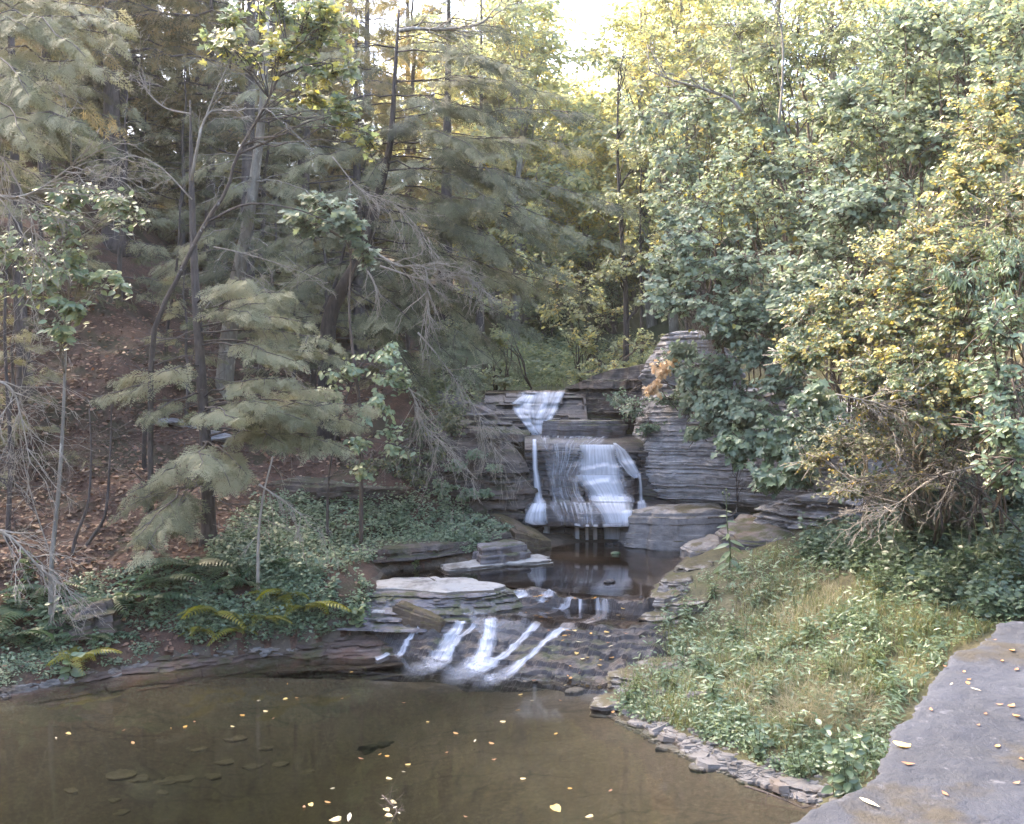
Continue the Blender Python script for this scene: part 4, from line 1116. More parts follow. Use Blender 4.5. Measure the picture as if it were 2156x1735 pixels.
def picture_hemlock(seed, pix, Y, r0, limbs, label, leafm=M_HEM, bark=B_HEM, spray=.5, dens=11, dead=6, droop=.35, tint=(.1, .9), up_to=None, auto=0, Lmax=3.0, spread=True, start=.25):
    """limbs = (start py on the trunk, end px, end py, end depth offset)"""
    pl = Plant(seed); rng = pl.rng
    t = trunk_to_ground(pix, Y)
    top = t[-1] + A([0, 0, up_to]) if up_to else t[-1]
    if up_to: t = np.vstack([t, top])
    sp = smooth_path(t, 26)
    pl.tube(sp, r0 * (1 - np.linspace(0, .9, 26)) * (1 + .6 * np.exp(-np.linspace(0, 1, 26) * 30)), 9)
    for py, ex, ey, dy in limbs:
        Ym = t[1, 1]
        z = CZ - (py - HOR) * Ym / FPX
        s0 = at_height(sp, z)
        pl.hemlock_limb(s0, P(ex, ey, Ym + dy - rng.uniform(0, 1.3)), .022, dens, spray, start=start, droop=droop + .15, tint=tint)
        for q in range(1 if spread else 0):
            zz = z + rng.normal(0, .5); s1 = at_height(sp, min(max(zz, sp[0, 2] + .8), sp[-1, 2]))
            d = P(ex, ey, Ym + dy) - s0
            pl.hemlock_limb(s1, s1 + d * rng.uniform(.25, .8) + A([rng.normal(0, .4), -rng.uniform(.2, 1.5), rng.normal(-.1, .35)]), .014, dens, spray * .85, start=.35, droop=droop + .15, tint=tint)
    z0, z1 = sp[0, 2], sp[-1, 2]
    for k in range(auto):
        f = .30 + .68 * k / auto
        z = z0 + (z1 - z0) * f
        a = k * 2.4 + rng.uniform(-.4, .4); L = Lmax * (1.12 - f) ** .7 * rng.uniform(.75, 1.2)
        s0 = at_height(sp, z)
        pl.hemlock_limb(s0, s0 + A([math.cos(a) * L, math.sin(a) * L, L * rng.uniform(-.28, .12)]), .012 + .008 * L, dens * .75, spray, droop=droop + .1, tint=tint)
    for k in range(dead):
        z = z0 + (z1 - z0) * rng.uniform(.08, .55); s0 = at_height(sp, z)
        a = rng.uniform(0, 6.3)
        pl.bare(s0, [math.cos(a), math.sin(a) - .3, rng.uniform(-.3, .2)], rng.uniform(.6, 1.5), .014, 2, .5, .12)
    return pl.build('hemlock_tree', sp[0], label, 'tree', bark, leafm, 'hemlock trees')

picture_hemlock(101, [(440, 1165), (436, 1000), (424, 800), (411, 600), (404, 420), (402, 300), (400, 210)], 18, .135,
    [(905, 700, 850, -.2), (890, 770, 900, 0), (880, 640, 885, -.8), (870, 560, 850, -1.2), (860, 790, 860, .2), (905, 600, 935, -1.0), (930, 520, 1000, -1.4), (920, 690, 930, -.4), (850, 710, 825, 0), (840, 610, 800, -.8), (880, 740, 950, -.4), (870, 500, 880, -1.6),
     (680, 560, 640, -.8), (690, 650, 680, -.2), (700, 710, 725, 0), (660, 600, 615, -.5), (720, 750, 765, .2), (670, 530, 665, -1.2), (640, 520, 590, -.6), (730, 620, 760, -1.0),
     (800, 185, 845, -.2), (790, 235, 800, 0), (830, 300, 880, -1.0), (770, 330, 790, -.8),
     (960, 340, 1000, -1.2), (990, 270, 1040, -1.2), (1000, 250, 1080, -1.4), (1010, 285, 1135, -1.6), (1020, 335, 1110, -1.4), (940, 420, 985, -1.8), (950, 485, 1025, -1.6), (1000, 300, 1170, -1.8)],
    'slender hemlock on the left bank with drooping sprays down to the ferns', spray=.48, dens=13, dead=24, tint=(.4, 1.0), spread=False, start=.38)
picture_hemlock(102, [(470, 830), (490, 640), (520, 480), (545, 300), (560, 120), (565, -60)], 24, .27,
    [(560, 300, 620, .5), (520, 690, 600, -1), (480, 380, 520, -1), (450, 660, 480, .4), (400, 420, 430, -.6), (380, 680, 420, -1), (330, 400, 330, .2), (300, 700, 330, .3), (250, 440, 260, -.6), (210, 660, 240, -.4), (160, 440, 160, .6), (120, 700, 150, -.5), (60, 450, 80, .3), (30, 650, 60, .2), (580, 600, 660, -1.2), (600, 400, 680, -1)],
    'stout grey hemlock trunk uphill behind the slender hemlock', spray=.62, dens=9, dead=20, bark=B_GREY, tint=(.1, .75))
picture_hemlock(103, [(690, 700), (720, 610), (770, 520), (800, 400), (822, 300), (832, 150), (840, 20)], 23, .21,
    [(60, 1060, 60, 1), (110, 1120, 150, -.5), (170, 1180, 200, .5), (200, 1060, 260, -.8), (250, 1240, 240, 0), (265, 1020, 330, -1), (300, 1240, 320, .6), (330, 1190, 400, -.8), (345, 1040, 420, -1.4), (360, 1330, 440, 0), (400, 1200, 480, -1), (420, 1050, 520, -1.4), (440, 1320, 520, -.4), (470, 1180, 570, -.8), (500, 1060, 600, -1.4), (520, 1250, 630, -.6), (540, 1000, 690, -1), (560, 1130, 700, -.6), (590, 960, 760, -1),
     (200, 640, 250, -.6), (300, 620, 350, -.4), (380, 640, 430, -.8), (460, 620, 520, -.5), (540, 600, 620, -.8), (100, 660, 120, .4), (610, 900, 830, -1.2), (600, 1010, 800, -1), (575, 1090, 770, -.6)],
    'dark hemlock leaning right with long limbs reaching over the falls', spray=.6, dens=10, dead=10, bark=B_DARK, tint=(.05, .65))
picture_hemlock(104, [(938, 520), (940, 420), (942, 250), (945, 60), (945, -100)], 29, .26,
    [(480, 1080, 540, 0), (420, 830, 470, 0), (380, 1100, 420, .4), (330, 820, 360, .4), (280, 1100, 320, 0), (200, 830, 220, 0), (160, 1080, 180, 0), (90, 840, 100, .6), (40, 1050, 60, .3), (450, 1130, 640, -.6), (500, 880, 600, -.5)],
    'dark straight hemlock trunk on the slope left of the falls', spray=.7, dens=8, dead=8, bark=B_DARK, tint=(.2, .8))
picture_hemlock(105, [(-70, 900), (-60, 500), (-50, 100), (-50, -200)], 15.5, .2,
    [(160, 140, 230, -.6), (120, 250, 160, 0), (60, 270, 90, .3), (20, 240, 20, -.3), (220, 130, 330, -.6), (280, 180, 260, -1), (300, 140, 420, .3), (-40, 130, -10, 0), (0, 180, 120, -1), (100, 60, 200, -1.2), (180, 60, 300, -1.2), (60, 60, 60, -1.2)],
    'hemlock at the far left edge with sunlit limbs hanging into view', spray=.5, dens=11, dead=6, tint=(.4, 1.0))
picture_hemlock(106, [(55, 1000), (40, 600), (30, 300), (20, -60)], 21, .16, [], 'thin hemlock behind the bare branches at the left edge', spray=.55, dens=9, dead=16, auto=26, Lmax=2.6, tint=(.1, .7), up_to=2)
# copies further up the slope
hem_a = picture_hemlock(110, [(250, 620), (255, 300), (260, 0), (262, -180)], 30, .24, [], 'tall hemlock high on the left slope with bare lower trunk', leafm=M_HEM_FAR, spray=.75, dens=7, dead=10, auto=34, Lmax=4.2, up_to=3)
hem_b = picture_hemlock(111, [(640, 560), (645, 300), (650, 0)], 33, .22, [], 'tall hemlock deep in the left wood behind the stout trunk', leafm=M_HEM_FAR, spray=.8, dens=6.5, dead=10, auto=30, Lmax=4.2, up_to=7)
for k, (src, px, Y, rz, sc, lab) in enumerate([
    (hem_a, 90, 27, 1.0, .85, 'hemlock on the left slope above the pale broadleaf sprays'),
    (hem_b, 380, 37, 2.2, 1.0, 'hemlock near the top of the left slope, behind the forked stem'),
    (hem_a, 760, 36, 3.1, 1.05, 'hemlock in the left wood behind the yellow green maple leaves'),
    (hem_b, -40, 33, .7, 1.1, 'hemlock high on the slope at the left edge'),
    (hem_a, 520, 43, 4.0, 1.15, 'distant hemlock at the top of the left wood'),
    (hem_b, 1010, 41, 5.2, .9, 'hemlock behind the dark trunk left of the falls'),
    (hem_a, 180, 42, 5.0, 1.2, 'distant hemlock on the left skyline'),
    (hem_b, 860, 48, 1.9, 1.2, 'distant pale hemlock at the back of the left wood'),
    (hem_a, -250, 20, 2.6, 1.3, 'tall hemlock added beyond the left edge to shade the shore'), (hem_b, -180, 25, 3.6, 1.4, 'tall hemlock added beyond the left edge to block sun, up the slope'), (hem_a, 240, 28, 4.6, 1.3, 'tall hemlock on the slope behind the leafy sapling'), (hem_b, 520, 29, .6, 1.2, 'tall hemlock on the slope close behind the stout grey trunk'), (hem_a, -700, 16, 1.6, 1.3, 'tall hemlock added well beyond the left edge to shade the pool'),  # hemlocks past the left edge are added to block sun on the foreground
    (hem_b, -260, 24, 1.2, .9, 'hemlock just beyond the left edge shading the slope'),
    (hem_a, -380, 17, 2.0, .8, 'hemlock left of the pool beyond the left edge')]):
    x = (px - CX) * Y / FPX
    copy_thing(src, on_ground(x, Y, .2), rz, sc, lab, 'hemlock trees')

def young_hemlock(seed, label, h, Lm):
    pl = Plant(seed); rng = pl.rng
    t = curve([0, 0, -.1], [rng.normal(0, .2), rng.normal(0, .2), h], 12, 0, .006, rng)
    pl.tube(t, np.linspace(.07, .012, 12), 7)
    for k in range(30):
        f = .10 + .88 * k / 30
        a = k * 2.4 + rng.uniform(-.4, .4); L = Lm * (1.05 - f) ** .75 * rng.uniform(.7, 1.2)
        s0 = A([np.interp(f, np.linspace(0, 1, 12), t[:, i]) for i in range(3)])
        pl.hemlock_limb(s0, s0 + A([math.cos(a) * L, math.sin(a) * L, L * rng.uniform(-.3, .15)]), .008 + .006 * L, 9, .5, tint=(.2, .9))
    return pl.build('hemlock_tree', A([0, 0, 0.]), label, 'tree', B_HEM, M_HEM, 'hemlock trees')
hem_c = young_hemlock(113, 'young hemlock bushy to the ground in the middle of the left slope', 5.0, 1.9)
hem_c.location = on_ground((560 - CX) * 27 / FPX, 27)
for k, (src, px, Y, rz, sc, lab) in enumerate([
    (hem_c, 250, 25, 1.0, 1.1, 'young hemlock on the left slope behind the forked pale stem'), (hem_c, 90, 23, 2.0, 1.0, 'young hemlock behind the thin leafy sapling at left'),
    (hem_c, 700, 28, 3.0, 1.1, 'young hemlock in shade behind the leaning dark trunk'), (hem_c, 860, 26, 4.0, 1.0, 'young hemlock over the ledges left of the falls'),
    (hem_c, 380, 29, 5.0, 1.3, 'young hemlock uphill of the outcrop on the left slope'), (hem_c, 140, 30, .5, 1.4, 'young hemlock high behind the left edge branches'),
    (hem_c, 640, 34, 1.5, 1.5, 'young hemlock deep in the left wood'), (hem_c, 480, 36, 3.5, 1.5, 'young hemlock near the top of the left slope'),
    (hem_a, 440, 31, 1.4, .9, 'hemlock midway up the left slope between the two pale stems'), (hem_b, 210, 35, 2.9, 1.0, 'hemlock on the upper left slope behind the maple'), (hem_a, 0, 38, .4, 1.1, 'distant hemlock at the top left corner'),
    (hem_b, 560, 40, 3.7, 1.1, 'hemlock on the ridge behind the stout grey trunk'), (hem_a, 690, 44, 5.7, 1.2, 'hemlock on the ridge behind the leaning maple top'), (hem_b, 320, 46, 4.4, 1.3, 'hemlock on the ridge at upper left'),
    (hem_b, 780, 42, 2.4, 1.1, 'hemlock on the slope behind the leaning dark hemlock'), 
    (hem_c, 400, 22.5, 2.2, .75, 'small hemlock beside the grey outcrop on the left slope'), (hem_c, 620, 23.5, 4.7, .9, 'small hemlock above the dark overhanging ledge'), (hem_c, 20, 19.5, 5.2, .8, 'small hemlock at the left edge behind the bare branches')]):
    x = (px - CX) * Y / FPX
    copy_thing(src, on_ground(x, Y, .1), rz, sc, lab, 'hemlock trees')

for px, Y, rz, sc, lab in [(-30, 27, .6, 1.9, 'dense hemlock uphill at the left edge'), (120, 31, 1.6, 2.0, 'dense hemlock uphill left of the forked pale stem'), (210, 37, 2.6, 2.1, 'dense hemlock high behind the left sapling'), (300, 36, 3.6, 2.1, 'dense hemlock high on the left slope, left of the stout grey trunk'), (400, 38, 4.6, 2.2, 'dense hemlock high behind the leaning maple'),
    (510, 37, 5.6, 2.2, 'dense hemlock high behind the stout grey trunk'), (610, 36, .1, 2.1, 'dense hemlock high left of the leaning dark hemlock'), (690, 38, 1.1, 2.2, 'dense hemlock high behind the leaning dark hemlock'), (780, 39, 2.1, 2.1, 'dense hemlock high right of the leaning dark hemlock'), 
    (-20, 40, .2, 2.2, 'bushy hemlock on the ridge at the far top left'), (110, 44, 1.2, 2.4, 'bushy hemlock on the ridge, second from the left edge'), (240, 41, 2.2, 2.2, 'bushy hemlock on the ridge left of the forked pale stem'), (350, 45, 3.2, 2.4, 'bushy hemlock on the ridge behind the forked pale stem'),
    (470, 46, 4.2, 2.3, 'bushy hemlock on the ridge left of the stout grey trunk'), (590, 47, 5.2, 2.4, 'bushy hemlock on the ridge behind the maple crown'), (700, 46, .8, 2.4, 'bushy hemlock on the ridge right of the maple crown'), (800, 50, 1.8, 2.5, 'bushy hemlock on the ridge behind the leaning dark hemlock'),
    (180, 33, 2.8, 1.6, 'bushy hemlock midway up at left above the pale sapling leaves'), (60, 34, 3.8, 1.6, 'bushy hemlock midway up near the left edge'), (300, 33, 4.8, 1.6, 'bushy hemlock midway up left of the stout grey trunk'), (540, 32, 5.8, 1.5, 'bushy hemlock midway up between stout and leaning trunks')]:
    copy_thing(hem_c, on_ground((px - CX) * Y / FPX, Y, .1), rz, sc, lab, 'hemlock trees')

def tall_hemlock(seed, label):
    pl = Plant(seed); rng = pl.rng
    h = 17.0
    t = curve([0, 0, -.2], [rng.normal(0, .4), rng.normal(0, .4), h], 14, 0, .004, rng)
    pl.tube(t, np.linspace(.2, .02, 14), 7)
    for k in range(64):
        f = .03 + .95 * k / 64
        a = k * 2.4 + rng.uniform(-.5, .5); L = 3.4 * (1.08 - f) ** .6 * rng.uniform(.6, 1.2)
        s0 = A([np.interp(f, np.linspace(0, 1, 14), t[:, i]) for i in range(3)])
        pl.hemlock_limb(s0, s0 + A([math.cos(a) * L, math.sin(a) * L, L * rng.uniform(-.35, .1)]), .01 + .006 * L, 6, .85, tint=(.1, .95))
    return pl.build('hemlock_tree', A([0, 0, 0.]), label, 'tree', B_HEM, M_HEM_FAR, 'hemlock trees')
hem_d = tall_hemlock(114, 'tall full hemlock on the ridge at the top left corner')
hem_d.location = on_ground((20 - CX) * 39 / FPX, 39)
for px, Y, rz, sc, lab in [(120, 42, 1.1, 1.1, 'tall full hemlock on the ridge, second from the top left corner'), (215, 38, 2.1, 1.0, 'tall full hemlock on the ridge left of the bare forked stem'), (310, 42, 3.1, 1.1, 'tall full hemlock on the ridge just left of the leaning maple top'), (405, 38, 4.1, 1.0, 'tall full hemlock on the ridge behind the slender hemlock tip'),
    (500, 42, 5.1, 1.1, 'tall full hemlock on the ridge left of the stout grey trunk top'), (590, 39, .1, 1.0, 'tall full hemlock on the ridge right of the stout grey trunk top'), (680, 43, 1.6, 1.1, 'tall full hemlock on the ridge behind the maple leaves'), (765, 40, 2.6, 1.0, 'tall full hemlock on the ridge left of the lichen grey limb'), (860, 46, 3.6, 1.0, 'tall full hemlock on the ridge behind the lichen grey limb'), (-70, 36, 4.6, 1.0, 'tall full hemlock half out of view at the left edge')]:
    copy_thing(hem_d, on_ground((px - CX) * Y / FPX, Y, .1), rz, sc, lab, 'hemlock trees')

# ------------------------------------------------------------------ broadleaf trees and saplings, left
def leaf_tree(name, seed, stem_pix, Y, r0, blobs, tpl, size, label, leafm, bark, n=40, nl=9, tint=(.1, .9), hang=.3, twig=.5, group=None, cat='tree', flat=.35, up=1.0, r1=.2, fork=()):
    """stem in the picture, then leaf clumps (px, py, depth offset, rx, rz) each fed from the stem"""
    pl = Plant(seed); rng = pl.rng
    sp = smooth_path(trunk_to_ground(stem_pix, Y), 22)
    pl.tube(sp, np.linspace(r0, r0 * r1, 22), 8)
    Ym = sp[2, 1]
    for f in fork:
        q = smooth_path(trunk_pts(f, Ym), 12)
        pl.tube(q, np.linspace(r0 * .5, .008, 12), 6)
    for b in blobs:
        px, py, dy, rx, rz = b[:5]
        k = b[5] if len(b) > 5 else 1.0
        c = P(px, py, Ym + dy)
        j = np.argmin(((sp - c) ** 2).sum(1) + np.arange(22) * 0.0)
        j = max(3, j - 2)
        pl.leafy_blob(c, (rx, rx * .8, rz), int(n * k), tpl, size, nl, tint, root=sp[j], stem_r=max(.012, r0 * .35), hang=hang, twig=twig, flat=flat, up=up)
    return pl.build(name, sp[0], label, cat, bark, leafm, group)

leaf_tree('maple_tree', 201, [(318, 760), (340, 655), (372, 590), (432, 470), (478, 400), (500, 325), (560, 220), (600, 130), (645, 40), (680, -60)], 17.4, .052,
    [(560, 90, -.3, .75, .42), (660, 60, -.2, .7, .4), (720, 150, 0, .6, .35), (745, 240, 0, .45, .32, .8), (640, 190, .2, .5, .3, .7), (460, 60, 0, .6, .35, .8), (770, 285, 0, .25, .2, .4), (690, 20, 0, .7, .4), (560, 20, .3, .7, .4)],
    T_MAPLE, .135, 'leaning maple with white blotched stem and yellow green leaves, left', M_MAPLE, B_BIRCH, n=34, nl=8, tint=(.25, 1), hang=.3,
    fork=[[(432, 470), (520, 430), (620, 440), (700, 470)], [(500, 325), (560, 300), (640, 260), (720, 240)]])
leaf_tree('maple_sapling', 202, [(760, 900), (745, 760), (735, 650), (738, 540), (715, 480)], 19.5, .045,
    [(700, 430, -.4, .55, .4), (740, 480, -.5, .6, .4), (650, 470, -.3, .45, .3), (780, 520, -.3, .3, .25, .5)],
    T_MAPLE, .14, 'maple sapling with grey green leaves between the dark hemlocks', M_BASS, B_BROWN, n=32, nl=7, tint=(.2, .6), hang=.45)
leaf_tree('birch_sapling', 203, [(108, 1195), (122, 1050), (132, 900), (138, 740), (145, 560), (140, 420)], 15.6, .045,
    [(150, 400, -.6, .5, .26), (260, 430, -.5, .5, .24), (110, 470, -.6, .5, .3), (40, 520, -.5, .55, .3), (160, 560, -.5, .45, .25), (60, 590, -.6, .5, .25), (150, 640, -.6, .35, .22, .8), (120, 680, -.7, .2, .15, .4), (230, 580, -.3, .3, .15, .4)],
    T_OVAL, .135, 'thin sapling at left holding tiers of pale green leaves', M_PALE, B_GREY, n=26, nl=9, tint=(.2, 1), hang=.55, twig=.55)
leaf_tree('drooping_sapling', 204, [(690, 1050), (700, 950), (725, 850), (760, 770), (790, 735)], 19.3, .03,
    [(800, 740, -.6, .5, .28), (720, 770, -.6, .5, .28), (840, 800, -.7, .4, .25), (680, 820, -.6, .35, .2, .6), (790, 850, -.8, .35, .3, .7), (760, 930, -.9, .4, .2, .6), (830, 920, -.9, .25, .3, .5), (770, 990, -1.0, .25, .2, .4)],
    T_OVAL, .125, 'arching sapling with pale leaves hanging left of the falls', M_PALE, B_HEM, n=26, nl=8, tint=(.3, 1), hang=.6)

def stem(seed, pix, Y, r0, label, bark=B_HEM, twigs=8, name='sapling', L=.5, r1=.35):
    pl = Plant(seed)
    sp = smooth_path(trunk_to_ground(pix, Y), 18)
    pl.tube(sp, np.linspace(r0, r0 * r1, 18), 7)
    for k in range(twigs):
        i = pl.rng.integers(5, 18); a = pl.rng.uniform(0, 6.3)
        pl.bare(sp[i], [math.cos(a), math.sin(a), pl.rng.uniform(-.5, .3)], L * pl.rng.uniform(.5, 1.5), .007, 2, .55, .15)
    o = obj(name, pl.wood.mesh(name, bark, True, sp[0]), loc=sp[0])
    return tag(o, label, 'sapling')
stem(301, [(150, 1185), (160, 1130), (185, 1060), (192, 960), (188, 860)], 17.2, .035, 'bare curved sapling right of the leafy sapling on the left bank')
stem(302, [(170, 1180), (195, 1130), (222, 1080), (232, 960), (235, 850)], 17.6, .04, 'bare sapling bending at its foot, rightmost of the left cluster')
stem(303, [(544, 1290), (543, 1200), (545, 1120), (555, 1040), (575, 960)], 16.6, .036, 'short pale dead sapling standing in the yellow ferns', bark=B_TWIG, twigs=5)
stem(304, [(305, 1010), (303, 950), (306, 895)], 20.3, .05, 'dark broken snag with a white top on the left slope', bark=B_DARK, twigs=3, L=.3, r1=.9)
stem(305, [(350, 830), (352, 700), (372, 560), (380, 430)], 23, .05, 'dark bare stem behind the slender hemlock', bark=B_DARK, twigs=14, L=.8)
stem(306, [(660, 760), (670, 680), (705, 600), (730, 500)], 25, .09, 'dark leaning trunk in the middle of the left wood', bark=B_DARK, twigs=10, L=.8)
stem(307, [(15, 1160), (22, 950), (10, 700), (20, 450)], 17.5, .05, 'bare dark sapling at the left edge', bark=B_HEM, twigs=16, L=.8)

def dead_branch(seed, pix, Y, r, label, bark=B_TWIG, twigs=18, L=.6, depth=2, droop=.2, spread=.55, name='dead_branch'):
    pl = Plant(seed)
    pts = A([P(px, py, y) for (px, py), y in zip(pix, np.broadcast_to(A(Y, float), (len(pix),)))])
    sp = smooth_path(pts, 16)
    pl.tube(sp, np.linspace(r, r * .3, 16), 6)
    tg = unit(np.gradient(sp, axis=0))
    for k in range(twigs):
        i = pl.rng.integers(3, 16)
        pl.bare(sp[i], tg[i] + pl.rng.normal(0, .5, 3), L * pl.rng.uniform(.5, 1.4), max(r * .35, .005), depth, spread, droop)
    return tag(obj(name, pl.wood.mesh(name, bark, True, sp[0]), loc=sp[0]), label, 'branch')
dead_branch(401, [(-60, 390), (20, 415), (80, 400), (150, 350)], 14.2, .03, 'bleached bare branch poking in at the left edge, upper', twigs=22, L=.7)
dead_branch(402, [(-60, 300), (10, 340), (60, 440), (80, 520)], 14.6, .022, 'bleached bare branch drooping at the left edge, below the hemlock limbs', twigs=18)
dead_branch(403, [(-60, 1090), (20, 1130), (70, 1180), (110, 1215)], 13.6, .025, 'pale bare branch sloping down to the rock at the lower left edge', twigs=22, L=.55)
dead_branch(404, [(-50, 790), (20, 815), (45, 880), (60, 960)], 15.0, .022, 'pale bare branch curving down at the left edge', twigs=16)
dead_branch(405, [(770, 520), (840, 560), (895, 565), (900, 650)], 20.8, .035, 'bleached dead limb with a broom of twigs left of the falls', twigs=26, L=.6)
dead_branch(406, [(800, 560), (900, 590), (970, 580), (1030, 620)], 21.2, .025, 'dense grey broom of dead twigs above the left ledge', twigs=60, L=.45, depth=2, spread=.7)
dead_branch(407, [(830, 790), (870, 830), (880, 880), (960, 960)], 20.2, .022, 'grey dead branch drooping across the left ledges', twigs=34, L=.7, droop=.3)
dead_branch(408, [(880, 700), (930, 760), (1000, 860), (1040, 940)], 21, .02, 'fine grey dead boughs hanging beside the upper fan of water', twigs=40, L=.6, droop=.3)
dead_branch(409, [(545, 1020), (590, 1050), (640, 1088)], 16.5, .018, 'broken pale bough leaning from the short dead sapling', twigs=10, L=.35, droop=.7)
dead_branch(410, [(450, 520), (520, 535), (600, 560), (680, 590)], 18.6, .016, 'thin straight dead branch crossing in front of the stout trunk', twigs=10, L=.4)
dead_branch(411, [(840, 65), (875, 60), (930, 62), (1010, 50), (1040, 20)], 20.5, .05, 'lichen grey forked limb near the top of the wood', bark=B_GREY, twigs=12, L=.7, droop=0)

dead_branch(412, [(402, 240), (350, 228), (310, 192), (292, 150)], 17.6, .018, 'pale bare limb curling up left of the forked stem', twigs=10, L=.4)
dead_branch(413, [(404, 420), (335, 350), (275, 328), (248, 345)], 17.4, .016, 'pale bare limb drooping left of the forked stem', twigs=12, L=.4)
dead_branch(414, [(402, 380), (432, 250), (480, 232), (580, 228)], 17.2, .03, 'bright pale fork bending right from the slender hemlock', twigs=12, L=.5, bark=B_GREY)
dead_branch(415, [(432, 250), (460, 180), (500, 95)], 17.2, .02, 'upper prong of the pale fork rising into the maple leaves', twigs=8, L=.4, bark=B_GREY)
dead_branch(416, [(745, 535), (785, 590), (800, 650)], 20.6, .03, 'bent grey limb hanging beside the bleached dead limb', twigs=8, L=.4)
dead_branch(417, [(110, 1180), (60, 1020), (40, 860), (70, 700)], 16.6, .012, 'thin grey twigs tangled by the leafy sapling', twigs=40, L=.7, depth=2)
dead_branch(418, [(300, 1010), (240, 960), (180, 940), (90, 960)], 18.2, .012, 'fine brownish twigs in front of the grey outcrop', twigs=40, L=.6, bark=B_BROWN)
dead_branch(419, [(560, 700), (600, 780), (620, 860), (600, 930)], 18.6, .012, 'thin pale twigs hanging right of the slender hemlock', twigs=30, L=.5)
dead_branch(420, [(700, 330), (760, 400), (830, 430), (900, 500)], 21.0, .016, 'grey twiggy bough crossing the leaning dark trunk', twigs=40, L=.6, droop=.2)

# ------------------------------------------------------------------ right hillside
def shrub(name, seed, root_px, root_Y, blobs, tpl, size, label, leafm, bark=B_BROWN, n=34, nl=9, tint=(.1, .9), hang=.3, twig=.5, group=None, flat=.38, stems=3, stem_r=.03, inner=.2, cat='shrub', up=1.0):
    pl = Plant(seed); rng = pl.rng
    x = (root_px - CX) * root_Y / FPX
    base = on_ground(x, root_Y, .08)
    for b in blobs:
        px, py, Y, rx, rz = b[:5]; k = b[5] if len(b) > 5 else 1.0
        pl.leafy_blob(P(px, py, Y), (rx, rx * .85, rz), int(n * k), tpl, size, nl, tint, root=base + A([rng.normal(0, .45), abs(rng.normal(0, .45)), 0]), stem_r=stem_r, hang=hang, twig=twig, flat=flat, inner=inner, up=up)
    return pl.build(name, base, label, cat, bark, leafm, group)

G_B = 'basswood trees on the right slope'
shrub('basswood_tree', 501, 1560, 24.5, [(1470, 520, 20, .8, .6), (1580, 560, 19.5, .9, .6), (1430, 620, 20, .7, .5), (1530, 640, 19.4, .8, .45), (1640, 620, 19.2, .7, .5), (1400, 560, 20.6, .6, .5)], T_HEART, .105, 'grey green basswood over the pale outcrop', M_BASS, n=93, group=G_B, tint=(.15, .65))
shrub('basswood_tree', 502, 1640, 24, [(1500, 420, 22.5, 1.0, .7), (1620, 430, 22, 1.1, .7), (1720, 450, 21.5, 1.0, .7), (1560, 330, 23, 1.0, .7), (1680, 340, 22.5, 1.1, .7)], T_HEART, .105, 'broad basswood in the middle of the right slope', M_BASS, n=102, group=G_B, tint=(.2, .85), stem_r=.05)
shrub('basswood_tree', 503, 1850, 22, [(1780, 330, 20.5, 1.0, .7), (1880, 260, 20, 1.0, .7), (1820, 190, 21, 1.0, .7), (1930, 160, 20.5, .9, .6), (1760, 220, 21.5, 1.0, .7), (1960, 300, 19.5, .8, .6)], T_HEART, .105, 'basswood with big pale leaves high on the right', M_BASS, n=102, group=G_B, tint=(.15, .8), stem_r=.05)
shrub('basswood_tree', 504, 1800, 19, [(1780, 440, 17.6, .8, .6), (1850, 420, 17.4, .8, .6), (1740, 530, 17.8, .8, .5), (1700, 600, 17.8, .6, .4)], T_HEART, .105, 'basswood with blue grey leaves just behind the yellow bush', M_BASS, n=93, group=G_B, tint=(.05, .55))
shrub('basswood_tree', 505, 1480, 28, [(1420, 330, 27, 1.2, .9), (1500, 230, 27, 1.3, .9), (1600, 230, 26, 1.2, .9), (1420, 440, 26.5, 1.1, .8), (1380, 240, 28, 1.2, .9)], T_HEART, .125, 'pale basswood at the back of the right slope near the sky gap', M_BASS, n=88, group=G_B, tint=(.1, .75), stem_r=.06)
shrub('basswood_tree', 506, 1720, 27, [(1600, 120, 25.5, 1.3, .9), (1700, 130, 25, 1.3, .9), (1660, 40, 25.5, 1.4, .9), (1780, 60, 25, 1.3, .9), (1540, 50, 26, 1.3, .9)], T_HEART, .105, 'yellow tinged basswood at the top of the right slope', M_FAR, n=95, group=G_B, tint=(.0, .6), stem_r=.07)
shrub('basswood_tree', 507, 2000, 21, [(2020, 60, 19, 1.1, .8), (2100, 160, 18, 1.0, .7), (1900, 40, 20, 1.1, .7), (2080, 30, 19.5, 1.2, .8), (2150, 80, 18, 1.0, .8)], T_HEART, .105, 'tall basswood filling the top right corner', M_BASS, n=97, group=G_B, tint=(.1, .8), stem_r=.06)
shrub('wild_grape', 511, 1600, 24, [(1520, 780, 19.6, .55, .4), (1600, 740, 19, .6, .4), (1660, 800, 18.6, .6, .4), (1580, 860, 18.8, .6, .4), (1500, 860, 19.6, .5, .4), (1480, 790, 20.2, .5, .3), (1540, 700, 20, .5, .3), (1540, 830, 19.4, .5, .3), (1460, 840, 20.6, .35, .25), (1600, 930, 18.8, .5, .3), (1440, 740, 21.2, .35, .22, .8), (1480, 900, 20, .35, .2, .7), (1540, 900, 19.4, .4, .25)], T_HEART, .105, 'blue grey vine draped over the top of the cliff', M_BASS, n=81, tint=(.05, .5), hang=.6, cat='vine')
shrub('wild_grape', 512, 1800, 21.5, [(1640, 920, 18.0, .55, .4), (1560, 930, 18.6, .5, .35), (1690, 980, 17.4, .5, .35), (1620, 1000, 17.8, .4, .25), (1710, 900, 17.4, .5, .4), (1740, 840, 17, .5, .4)], T_MAPLE, .16, 'lobed leaf vine hanging over the dark hollow right of the cliff', M_GREEN, n=44, tint=(.4, 1), hang=.75, cat='vine')
